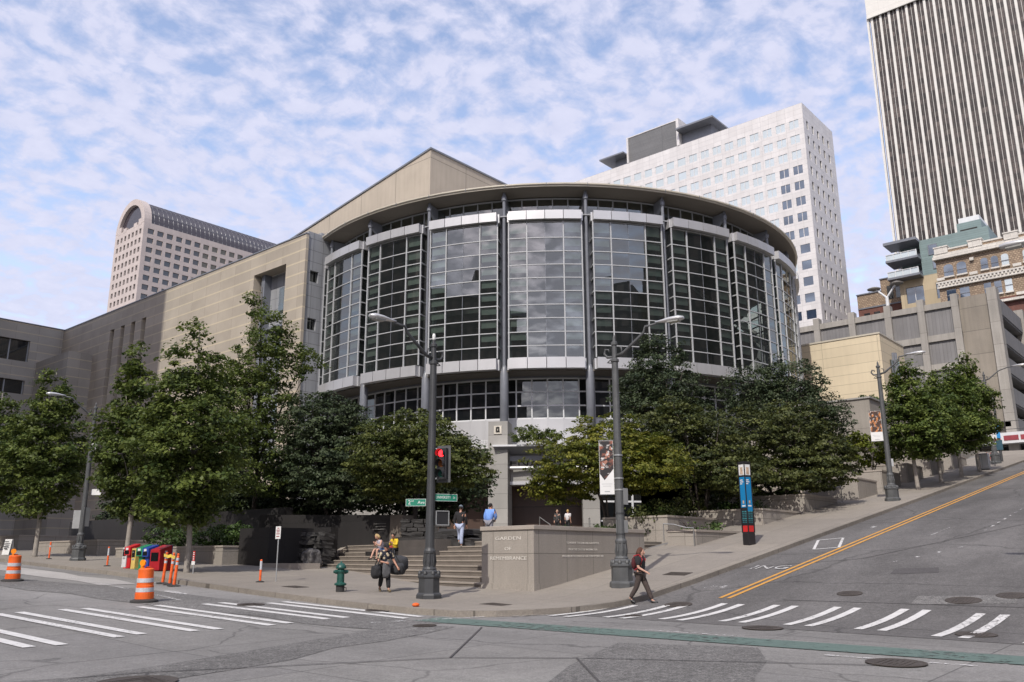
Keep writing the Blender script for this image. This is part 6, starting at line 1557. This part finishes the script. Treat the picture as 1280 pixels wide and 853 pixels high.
# folding sign and leaning board at the far left
fs = thing('folding_sign', 'white folding sign on the pavement at the left edge', 'folding sign', U(17.6, 50.0), .3)
for s_, rx in ((-1, 14), (1, -14)):
    b = MB(); b.obox((s_*.16, 0, .5), (math.cos(R(rx)), 0, -math.sin(R(rx))) if False else (1, 0, 0), (0, 1, 0), (0, 0, 1), .015, .33, .5); bd = b.build('board', M['sign_white'], fs)
    bd.rotation_euler = (0, R(rx*.55), 0); bd.location = (-s_*.0, 0, 0)
b = MB()
for z, w_ in ((.85, .5), (.7, .45), (.55, .5), (.42, .3)): b.box(-.2, -.19, -w_/2, w_/2, z-.03, z+.03)
b.build('print', M['pole_grey'], fs)
sb = thing('signal_cabinet', 'grey utility cabinet at the hill top under the small trees', 'cabinet', U(60.9, 12.9), 0)
b = MB(); b.box(-.3, .3, -.45, .45, 0, 1.25); bd = b.build('cabinet', M['sign_back'], sb, bevel=.02); b = MB(); b.box(-.31, -.3, -.4, -.02, .1, 1.15); b.box(-.31, -.3, .02, .4, .1, 1.15); b.build('door', M['lamp_head'], bd)
lt = MB(); lt.ellipsoid((0, 0, .05), (.12, .1, .06)); o = lt.build('orange_bag', M['orange']); o.location = U(14.35, 15.35); o.location.z += .0; setp(o, 'small crumpled orange bag at the kerb corner', 'litter')
# bicycles rack like red things at the top: red rental bikes
for i, (x, y) in enumerate(((67.2, 13.6), (68.0, 13.9))):
    t = thing('bicycle', ('red bicycle parked at the hill top, left one', 'red bicycle parked at the hill top, right one')[i], 'bicycle', U(x, y), .5+.3*i, 'bicycles at the hill top')
    for nm, xx in (('wheel', -.5), ('wheel', .5)):
        b = MB(); b.tube([(xx+.32*math.cos(q*PI/10), 0, .33+.32*math.sin(q*PI/10)) for q in range(21)], .022, 5, False); b.build(nm, M['rubber'], t)
    b = MB()
    for p, q in (((-.5, 0, .33), (-.1, 0, .3)), ((-.1, 0, .3), (-.2, 0, .8)), ((-.5, 0, .33), (-.18, 0, .75)), ((-.18, 0, .75), (.35, 0, .78)), ((-.1, 0, .3), (.36, 0, .7)), ((.36, 0, .95), (.5, 0, .33))): b.tube([p, q], .022, 5)
    b.build('frame', M['kiosk_red'], t); b = MB(); b.ellipsoid((-.22, 0, .85), (.13, .07, .04)); b.build('saddle', M['black'], t); b = MB(); b.tube([(.33, -.28, 1.0), (.36, 0, .97), (.33, .28, 1.0)], .015, 5); b.build('handlebar', M['black'], t)
# worn letters painted on the hill street
def road_text(s, u, size, width, m):
    z = gr(*u)*K; nx = -(gr(u[0]+.3, u[1])-gr(u[0]-.3, u[1]))/.6
    o = text(s, size, Vector((u[0]*K, u[1]*K, z+.03)), Vector((nx, 0, 1)), m, None, 'road_lettering', width, up=Vector((1, 0, -nx)), ex=.001); o['kind'] = 'structure'
road_text('ING', (24.2, 11.0), 1.1, 1.35, M['faded_paint'])

for i, (x, z) in enumerate(((93, 14.1), (94.5, 13.5))):
    b = MB(K); b.tube([(x, -30, z+.4), (x, 5, z), (x, 40, z+.4)], .03, 5); o = b.build('trolley_wire', M['pole'], loc=(x*K, 5*K, z*K))
    setp(o, ('upper thin overhead wire crossing before the garage at the hill top', 'lower thin overhead wire crossing before the garage at the hill top')[i], 'overhead wire', 'overhead wires at the hill top')
# ---------------------------------------------------------------- people (metres; x = the way they face)
def skin(name, V, E, mt, parent, sub=1, extra=None, smooth=True):
    keys = list(V); me = bpy.data.meshes.new(name); me.from_pydata([V[k_][0] for k_ in keys], [(keys.index(a), keys.index(b)) for a, b in E], [])
    o = bpy.data.objects.new('tmp', me); COL.objects.link(o)
    md = o.modifiers.new('Skin', 'SKIN'); md.use_smooth_shade = True
    if not me.skin_vertices:
        bm = bmesh.new(); bm.from_mesh(me); bm.verts.layers.skin.verify(); bm.to_mesh(me); bm.free()
    sv = me.skin_vertices[0].data
    for i, k_ in enumerate(keys):
        r_ = V[k_][1]; sv[i].radius = r_ if isinstance(r_, tuple) else (r_, r_); sv[i].use_root = (i == 0)
    if sub: s_ = o.modifiers.new('Sub', 'SUBSURF'); s_.levels = sub; s_.render_levels = sub
    bpy.context.view_layer.update()
    me2 = bpy.data.meshes.new_from_object(o.evaluated_get(bpy.context.evaluated_depsgraph_get()))
    bpy.data.objects.remove(o)
    if extra:
        bm = bmesh.new(); bm.from_mesh(me2); tmp = extra.mesh('t'); bm.from_mesh(tmp); bm.to_mesh(me2); bm.free()
    me2.materials.clear(); me2.name = name
    return mk(name, me2, mt, parent, smooth=smooth)
def v3(*a): return Vector(a)
SK = mat('skin', (.42, .22, .15), .55, var=.06); SK2 = mat('light skin', (.52, .30, .22), .55, var=.06)
FAB = {}
def fab(k_, c, var=.15, vs=14):
    if k_ not in FAB: FAB[k_] = mat(k_+' cloth', c, .9, var=var, vs=vs, bump=.3, bs=30)
    return FAB[k_]
def person(label, loc, rz, J, shirt, pants, hair, skinm=SK, sleeve='short', shorts=False, cap=None, shoe=None, longhair=0, build=1.0, skirt=False):
    """J: joints by name; left is +y"""
    t = thing('person', label, 'person', loc, rz)
    g = lambda n_: Vector(J[n_])
    B = build
    V = {'pelvis': (g('pelvis'), .12*B), 'spine': (g('pelvis').lerp(g('chest'), .5), .115*B), 'chest': (g('chest'), .125*B), 'neck': (g('neck'), .055), 'skull': (g('head')-v3(0, 0, .05), .06)}
    E = [('pelvis', 'spine'), ('spine', 'chest'), ('chest', 'neck'), ('neck', 'skull')]
    for s_ in 'LR':
        V.update({'sh'+s_: (g('sh'+s_), .062*B), 'el'+s_: (g('el'+s_), .044*B), 'wr'+s_: (g('wr'+s_), .029)})
        d = (g('wr'+s_)-g('el'+s_)).normalized(); pl_ = g('wr'+s_)+d*.07; V['pa'+s_] = (pl_, .034)
        E += [('chest', 'sh'+s_), ('sh'+s_, 'el'+s_), ('el'+s_, 'wr'+s_), ('wr'+s_, 'pa'+s_)]
        a = d.cross(v3(1, 0, 0)); a = a.normalized() if a.length > .1 else v3(0, 1, 0); c = d.cross(a)
        for i, (off_, ln) in enumerate(((-.027, .07), (-.009, .08), (.009, .076), (.027, .06))):
            p1 = pl_+a*off_+d*(.03+ln*.4); p2 = pl_+a*off_*1.05+d*(.03+ln*.75)+c*.02
            V['f%d%s' % (i, s_)] = (p1, .0095); V['g%d%s' % (i, s_)] = (p2, .008); E += [('pa'+s_, 'f%d%s' % (i, s_)), ('f%d%s' % (i, s_), 'g%d%s' % (i, s_))]
        V['th'+s_] = (g('wr'+s_)+d*.06+a*-.045+c*.015, .011); V['ti'+s_] = (g('wr'+s_)+d*.095+a*-.05+c*.03, .009); E += [('pa'+s_, 'th'+s_), ('th'+s_, 'ti'+s_)]
        V.update({'hi'+s_: (g('hi'+s_), .085*B), 'kn'+s_: (g('kn'+s_), .06*B), 'ca'+s_: (g('kn'+s_).lerp(g('an'+s_), .35), .056*B), 'an'+s_: (g('an'+s_), .037), 'to'+s_: (g('to'+s_), .03)})
        E += [('pelvis', 'hi'+s_), ('hi'+s_, 'kn'+s_), ('kn'+s_, 'ca'+s_), ('ca'+s_, 'an'+s_), ('an'+s_, 'to'+s_)]
    H = g('head'); lk = Vector(J.get('look', (1, 0, 0))).normalized(); sd_ = v3(0, 0, 1).cross(lk).normalized(); up_ = lk.cross(sd_)
    hd = MB(); hd.ellipsoid((0, 0, 0), (.098, .076, .122), 16, 12); hd.ellipsoid((.03, 0, -.07), (.06, .055, .055), 10, 8)
    hd.tube([(.092, 0, .03), (.108, 0, -.005), (.118, 0, -.03), (.09, 0, -.04)], [.008, .014, .018, .012], 6)
    for s_ in (-1, 1): hd.ellipsoid((-.005, s_*.076, -.005), (.022, .012, .034), 8, 6)
    tr3 = lambda p: H+lk*p[0]+sd_*p[1]+up_*p[2]
    hd.v = [tuple(tr3(p)) for p in hd.v]
    body = skin('body', V, E, skinm, t, 1, hd)
    f = MB()
    for s_ in (-1, 1): f.ellipsoid((.086, s_*.032, .012), (.012, .016, .009), 8, 6)
    f.v = [tuple(tr3(p)) for p in f.v]; f.build('eyes', M['black'], t, smooth=True)
    f = MB(); f.ellipsoid((.086, 0, -.068), (.012, .024, .007), 8, 4); f.v = [tuple(tr3(p)) for p in f.v]; f.build('mouth', mat('lips', (.30, .11, .09), .5), t, smooth=True)
    hr = MB(); hr.ellipsoid((-.022, 0, .028), (.102, .09, .115), 14, 10)
    if longhair:
        r = random.Random(3)
        for i in range(14):
            a = PI*.5+PI*i/13; hr.tube([(.085*math.cos(a)-.01, .085*math.sin(a), .06), (.1*math.cos(a)-.02, .1*math.sin(a), -.06), (.1*math.cos(a)-.03+r.uniform(-.02, .02), .105*math.sin(a), -.06-longhair)], [.03, .036, .014], 6)
    hr.v = [tuple(tr3(p)) for p in hr.v]; hr.build('hair', hair, t, smooth=True)
    if cap:
        c = MB(); c.ellipsoid((-.005, 0, .062), (.115, .095, .088), 14, 8); c.poly([(.08, -.07, .05), (.19, -.05, .035), (.19, .05, .035), (.08, .07, .05), (.08, -.07, .062), (.19, -.05, .045), (.19, .05, .045), (.08, .07, .062)], [(0, 3, 2, 1), (4, 5, 6, 7), (0, 1, 5, 4), (1, 2, 6, 5), (2, 3, 7, 6), (3, 0, 4, 7)])
        c.v = [tuple(tr3(p)) for p in c.v]; c.build('cap', cap, t, smooth=True)
    # shirt
    low = g('pelvis')+(g('pelvis')-g('chest')).normalized()*.06
    S = {'pelvis': (low, .152*B), 'belly': (g('pelvis').lerp(g('chest'), .35), .145*B), 'chest': (g('chest'), .158*B), 'nb': (g('chest').lerp(g('neck'), .75), .075*B)}
    E = [('pelvis', 'belly'), ('belly', 'chest'), ('chest', 'nb')]
    for s_ in 'LR':
        S['sh'+s_] = (g('sh'+s_), .092*B); E.append(('chest', 'sh'+s_))
        if sleeve == 'none': continue
        e = g('el'+s_) if sleeve == 'long' else g('sh'+s_).lerp(g('el'+s_), .85); S['el'+s_] = (e, .07*B); E.append(('sh'+s_, 'el'+s_))
        if sleeve == 'long': S['wr'+s_] = (g('wr'+s_)+(g('el'+s_)-g('wr'+s_)).normalized()*.02, .05); E.append(('el'+s_, 'wr'+s_))
    skin('shirt', S, E, shirt, t, 1)
    P = {'pelvis': (g('pelvis')+v3(0, 0, .02), .142*B)}; E = []
    for s_ in 'LR':
        P['hi'+s_] = (g('hi'+s_), .108*B); E.append(('pelvis', 'hi'+s_))
        if shorts: P['kn'+s_] = (g('hi'+s_).lerp(g('kn'+s_), .8), .095*B); E.append(('hi'+s_, 'kn'+s_))
        else:
            P['kn'+s_] = (g('kn'+s_), .084*B); P['an'+s_] = (g('an'+s_)+(g('kn'+s_)-g('an'+s_)).normalized()*.03, .068*B); E += [('hi'+s_, 'kn'+s_), ('kn'+s_, 'an'+s_)]
    skin('trousers', P, E, pants, t, 1)
    for s_ in 'LR':
        a, b_ = g('an'+s_), g('to'+s_); d = (b_-a).normalized(); c = a-v3(0, 0, .025); h_ = a-d*.05-v3(0, 0, .04)
        sh_ = skin('shoe', {'a': (h_, .045), 'b': (a.lerp(b_, .5)-v3(0, 0, .012), .05), 'c': (b_+d*.03, .04)}, [('a', 'b'), ('b', 'c')], shoe or M['black'], t, 1)
    return t
def standing(h=1.75, stride=0, swing=0, lean=0, armL=None, armR=None, step=0):
    """joint table of an upright or walking figure of height h"""
    k_ = h/1.75; J = {}
    J['pelvis'] = v3(0, 0, .95); J['chest'] = v3(lean*.45, 0, 1.30); J['neck'] = v3(lean*.7, 0, 1.5); J['head'] = v3(lean*.85+.02, 0, 1.635)
    for s_, y in (('L', 1), ('R', -1)):
        J['sh'+s_] = v3(lean*.6, y*.19, 1.42); sw = swing*(-y)
        J['el'+s_] = v3(lean*.5+sw*.16-.02, y*.24, 1.14); J['wr'+s_] = v3(lean*.5+sw*.36+.03, y*.23, .92)
        J['hi'+s_] = v3(0, y*.095, .9); st_ = stride*y
        J['kn'+s_] = v3(st_*.42+.03, y*.1, .5); J['an'+s_] = v3(st_*.95-.02*(st_ < 0), y*.1, .09+(.06 if st_ < 0 else 0)); J['to'+s_] = v3(st_*.95+.16, y*.12, .035)
    return {n_: q*k_ for n_, q in J.items()}
def gz(x, y): return gs(x, y)*K
# woman striding over the crossing
J = standing(1.66, .36, .5, .03)
J['elR'] = v3(.02, -.24, 1.08); J['wrR'] = v3(.24, -.2, .96); J['look'] = (1, .12, -.12)
wn = person('woman in black shirt and brown trousers with red backpack walking over the crossing', (18.75*K, 11.95*K, gr(18.75, 11.95)*K), R(-78), J, fab('black', (.016, .016, .018)), fab('brown grey', (.06, .045, .04)), fab('auburn hair', (.075, .032, .02), .3), SK2, longhair=.06, build=1.02)
bp = thing('backpack', 'dark red backpack on the back of the walking woman', 'backpack', (18.75*K, 11.95*K, gr(18.75, 11.95)*K), R(-78))
b = MB(); b.ellipsoid((-.19, 0, 1.2), (.085, .13, .2), 12, 10); b.build('bag', fab('dark red', (.07, .012, .015)), bp, smooth=True)
b = MB()
for s_ in (-1, 1): b.tube([(-.16, s_*.1, 1.42), (.02, s_*.12, 1.47), (.13, s_*.13, 1.32), (.03, s_*.16, 1.1), (-.14, s_*.12, 1.0)], .022, 6)
b.build('strap', fab('red strap', (.3, .02, .03)), bp)
# man with bags
def floral():
    m, nt, b = nodes('dark flowered shirt cloth'); inp(b, Roughness=.9); tc = N(nt, 'ShaderNodeTexCoord', name='TC'); vo = N(nt, 'ShaderNodeTexVoronoi'); inp(vo, Scale=8.5, Randomness=1); nt.links.new(tc.outputs['Object'], vo.inputs['Vector'])
    c = mixc(nt, ramp(nt, vo.outputs['Distance'], .33, .4), (.50, .42, .28), (.016, .018, .03)); nt.links.new(c, b.inputs['Base Color']); return m
MU = (16.64, 19.12)
ang = math.atan2(-.88, -.42)
J = standing(1.66, .26, .2, .1); J['head'] += v3(.03, 0, -.03); J['look'] = (1, .15, -.3)
J['elL'] = v3(.08, .3, 1.06); J['wrL'] = v3(.24, .38, .86); J['elR'] = v3(.1, -.27, 1.05); J['wrR'] = v3(.3, -.08, 1.0)
mb_ = person('man in dark flowered shirt and black cap carrying bags past the hydrant', U(*MU), ang, J, floral(), fab('black', (.016, .016, .018)), fab('dark hair', (.02, .015, .012)), SK, cap=fab('black', (.016, .016, .018)), shoe=fab('tan shoe', (.16, .12, .07)), build=1.12)
def bag(label, loc, rz, r_, m, cat='bag', name='duffel_bag', strap=None):
    t = thing(name, label, cat, loc, rz); bm = bmesh.new(); bmesh.ops.create_icosphere(bm, subdivisions=3, radius=1)
    from mathutils import noise as mn
    for v in bm.verts:
        q = v.co; f = 1+.22*mn.noise(q*1.6+Vector(loc))+.06*mn.noise(q*5); s_ = Vector((abs(q.x)**.75*math.copysign(1, q.x), abs(q.y)**.75*math.copysign(1, q.y), abs(q.z)**.75*math.copysign(1, q.z)))
        v.co = Vector((s_.x*r_[0], s_.y*r_[1], s_.z*r_[2]))*f
    me = bpy.data.meshes.new('cloth_bag'); bm.to_mesh(me); bm.free(); mk('cloth_bag', me, m, t, smooth=True)
    if strap:
        b = MB(); b.tube([Vector(p) for p in strap], .018, 6); b.build('strap', m, t)
    return t
BL = Vector(U(*MU)); fwd = Vector((math.cos(ang), math.sin(ang), 0)); lf = Vector((-fwd.y, fwd.x, 0))
bag('black duffel bag hanging at the hip of the man in flowered shirt', BL-lf*.34+fwd*.08+Vector((0, 0, .68)), ang, (.3, .15, .24), fab('black nylon', (.02, .02, .022)), strap=[(-.2, 0, .2), (-.1, .1, .5), (.0, .2, .72), (.12, .1, .45), (.2, 0, .2)])
bag('big dark grey bag slung at the other side of the man in flowered shirt', BL+lf*.48-fwd*.1+Vector((0, 0, .78)), ang+.3, (.36, .18, .22), fab('grey nylon', (.035, .036, .04)), strap=[(-.2, 0, .22), (-.05, -.2, .5), (.1, -.3, .62), (.2, 0, .2)])
bag('large grey soft bag behind the man in flowered shirt', BL+lf*.62-fwd*.55+Vector((0, 0, .92)), ang+.6, (.42, .26, .34), fab('grey nylon', (.05, .052, .055)), strap=[(-.2, 0, .3), (0, -.2, .5), (.1, -.3, .4)])
jk = bag('grey jacket hanging over the forearm of the man in flowered shirt', BL+fwd*.27-lf*.02+Vector((0, 0, .76)), ang, (.06, .15, .3), fab('grey jacket', (.09, .09, .095)), 'jacket', 'jacket')
# man climbing the steps, seen from behind
CU = (22.55, 21.9); hz = 2.02*K-.07
J = standing(1.86, .3, .3, .06); J['knL'] = v3(.22, .1, .62); J['anL'] = v3(.16, .1, .27); J['toL'] = v3(.33, .12, .23); J['anR'] = v3(-.1, -.1, .1); J['toR'] = v3(.08, -.11, .035); J['look'] = (1, -.1, -.2)
person('man in black hooded top, pale jeans and grey cap climbing the steps', (CU[0]*K, CU[1]*K, hz), R(25), J, fab('black hood', (.014, .013, .014)), fab('pale jeans', (.36, .41, .55), .12), fab('dark hair', (.02, .015, .012)), SK, 'long', cap=fab('grey cap', (.13, .16, .19)), shoe=fab('grey shoe', (.2, .19, .17)), build=1.1)
# man in the blue jacket at the top of the steps
J = standing(1.7, .12, .1, .2); J['elR'] = v3(.15, -.27, 1.1); J['wrR'] = v3(.3, -.18, .98); J['look'] = (1, -.5, -.2)
person('man in bright blue jacket bending forward at the top of steps', (23.55*K, 21.4*K, 2.18*K), R(20), J, fab('bright blue', (.16, .30, .68), .08), fab('grey trousers', (.22, .22, .25)), fab('black hair', (.012, .01, .01)), SK, 'long', build=1.18)
# seated pair
def seated(seat, h=1.6, knee_dx=.45, foot_dz=None, lean=.1):
    k_ = h/1.75; J = {}; J['pelvis'] = v3(0, 0, seat+.1); J['chest'] = v3(lean*.8, 0, seat+.46); J['neck'] = v3(lean*1.3, 0, seat+.63); J['head'] = v3(lean*1.7+.03, 0, seat+.76)
    for s_, y in (('L', 1), ('R', -1)):
        J['sh'+s_] = v3(lean, y*.17, seat+.56); J['el'+s_] = v3(lean+.12, y*.2, seat+.3); J['wr'+s_] = v3(lean+.28, y*.06, seat+.42)
        J['hi'+s_] = v3(.02, y*.09, seat+.08); J['kn'+s_] = v3(knee_dx, y*.11, seat+.14); J['an'+s_] = v3(knee_dx+.02, y*.1, .09); J['to'+s_] = v3(knee_dx+.17, y*.11, .035)
    return J
fa = math.atan2(.1, -1)
def stepz(k): return (.74+RISE*(k+1))*K
p5 = along(2.02, 11.05, 0)
J = seated(.42, 1.65, .42, lean=.2); J['anR'] = v3(.62, -.12, .12); J['toR'] = v3(.78, -.14, .06); J['look'] = (1, -.3, -.75)
person('blonde woman in pale top and denim shorts seated on the steps', (p5[0]*K, p5[1]*K, 1.88*K-.45), math.atan2(-n_.y, -n_.x)+.3, J, fab('pale top', (.46, .44, .50)), fab('denim', (.10, .16, .30)), fab('blonde hair', (.42, .30, .15), .3), SK2, 'none', True, longhair=.08)
p6 = along(2.05, 9.8, 0)
J = seated(.42, 1.5, .42, lean=.16); J['look'] = (1, .25, -.35)
person('dark haired child in yellow jacket seated on the steps, eating', (p6[0]*K, p6[1]*K, 1.88*K-.45), math.atan2(-n_.y, -n_.x)+.5, J, fab('yellow jacket', (.68, .47, .03)), fab('black', (.016, .016, .018)), fab('dark hair', (.02, .015, .012)), SK, 'long', build=.95)
bag('red and tan picnic bag between the seated woman and child', Vector((along(2.1, 10.5, 0)[0]*K, along(2.1, 10.5, 0)[1]*K, 1.88*K+.14)), .3, (.16, .22, .15), fab('red bag', (.35, .05, .04)), name='picnic_bag')
# couple by the entrance
for i, (u, c_, lb, hr_) in enumerate((((41.1, 31.85), (.05, .05, .05), 'person in dark top and white sleeves by the entrance doors, left of the pair', (.3, .22, .14)), ((41.45, 31.35), (.62, .60, .60), 'person in white shirt with a dark strap by the entrance doors, right of the pair', (.45, .3, .12)))):
    J = standing(1.72, .06, .1, .02); J['look'] = (1, .3, 0)
    person(lb, (u[0]*K, u[1]*K, 3.0*K), R(200+160*i), J, fab('top%d' % i, c_), fab('black', (.016, .016, .018)), fab('hair%d' % i, hr_), SK2, 'short' if i else 'long')
# ---------------------------------------------------------------- light, sky, camera
SUN_EL, SHADOW_A = 46, 18
sd = Vector((math.cos(R(SHADOW_A))*math.cos(R(SUN_EL)), math.sin(R(SHADOW_A))*math.cos(R(SUN_EL)), -math.sin(R(SUN_EL))))
su = bpy.data.lights.new('sun', 'SUN'); su.energy = 3.1; su.angle = R(.6); su.color = (1, .95, .87)
so = bpy.data.objects.new('sun', su); COL.objects.link(so); so.location = (-60, -40, 120); so.rotation_euler = sd.to_track_quat('-Z', 'Y').to_euler()
W = bpy.data.worlds.new('World'); SC.world = W; W.use_nodes = True
nt = W.node_tree; bg = nt.nodes['Background']; bg.inputs['Strength'].default_value = .1
sk = N(nt, 'ShaderNodeTexSky', sky_type='NISHITA'); sk.sun_disc = False; sk.sun_elevation = R(SUN_EL); sk.sun_rotation = math.atan2(-sd.x, -sd.y); sk.air_density = 1.0; sk.dust_density = 1.2; sk.ozone_density = 1.5
tc = N(nt, 'ShaderNodeTexCoord', name='TC'); sx = N(nt, 'ShaderNodeSeparateXYZ'); nt.links.new(tc.outputs['Generated'], sx.inputs[0])
zc = mth(nt, 'ADD', mth(nt, 'MAXIMUM', sx.outputs[2], 0.0), .22)
cx_ = N(nt, 'ShaderNodeCombineXYZ'); nt.links.new(mth(nt, 'DIVIDE', sx.outputs[0], zc), cx_.inputs[0]); nt.links.new(mth(nt, 'DIVIDE', sx.outputs[1], zc), cx_.inputs[1])
v = cx_.outputs[0]
wp = N(nt, 'ShaderNodeTexNoise'); inp(wp, Scale=4.0, Detail=3); nt.links.new(v, wp.inputs['Vector'])
vm = N(nt, 'ShaderNodeVectorMath', operation='MULTIPLY_ADD'); nt.links.new(wp.outputs['Color'], vm.inputs[0]); vm.inputs[1].default_value = (.09, .09, 0); nt.links.new(v, vm.inputs[2])
n1 = noise(nt, 21, 8, vm.outputs[0], .58); n2 = noise(nt, 1.7, 3, v, .5)
vo = N(nt, 'ShaderNodeTexVoronoi', feature='SMOOTH_F1'); inp(vo, Scale=22.0, Smoothness=.75); nt.links.new(vm.outputs[0], vo.inputs['Vector'])
f = mth(nt, 'ADD', mth(nt, 'MULTIPLY', n1, .75), mth(nt, 'MULTIPLY', n2, .35)); f = mth(nt, 'SUBTRACT', f, mth(nt, 'MULTIPLY', vo.outputs['Distance'], .28))
cl = ramp(nt, f, .24, .46)
hz_ = ramp(nt, sx.outputs[2], .03, .34, (.75,)*3, (0,)*3)
cl = mth(nt, 'MAXIMUM', cl, hz_)
skc = mixc(nt, 1, sk.outputs[0], (2.9, 2.4, 2.2), 'MULTIPLY')
body = mixc(nt, ramp(nt, n1, .4, .7), (5.6, 5.8, 7.4), (6.3, 6.4, 7.9))
c = mixc(nt, mth(nt, 'MULTIPLY', cl, .93), skc, body)
nt.links.new(c, bg.inputs['Color'])
cam = bpy.data.cameras.new('camera'); co = bpy.data.objects.new('camera', cam); COL.objects.link(co)
cam.sensor_width = 36; cam.lens = 1066.66/1280*36; cam.clip_end = 5000; cam.clip_start = .1
yaw, pit, rol = R(40.7196), R(14.2673), R(-.1964)
fw = Vector((math.cos(pit)*math.cos(yaw), math.cos(pit)*math.sin(yaw), math.sin(pit))); ri = Vector((math.sin(yaw), -math.cos(yaw), 0)); up = ri.cross(fw)
r2 = ri*math.cos(rol)+up*math.sin(rol); u2 = -ri*math.sin(rol)+up*math.cos(rol)
mw_ = Matrix((r2, u2, -fw)).transposed().to_4x4(); mw_.translation = (0, 0, 1.6*K); co.matrix_world = mw_
SC.camera = co
vs = SC.view_settings; vs.view_transform = 'Standard'; vs.look = 'None'; vs.exposure = .3; vs.gamma = 1; vs.use_curve_mapping = False
SC.cycles.use_denoising = True
SC.cycles.max_bounces = 6; SC.cycles.transparent_max_bounces = 12
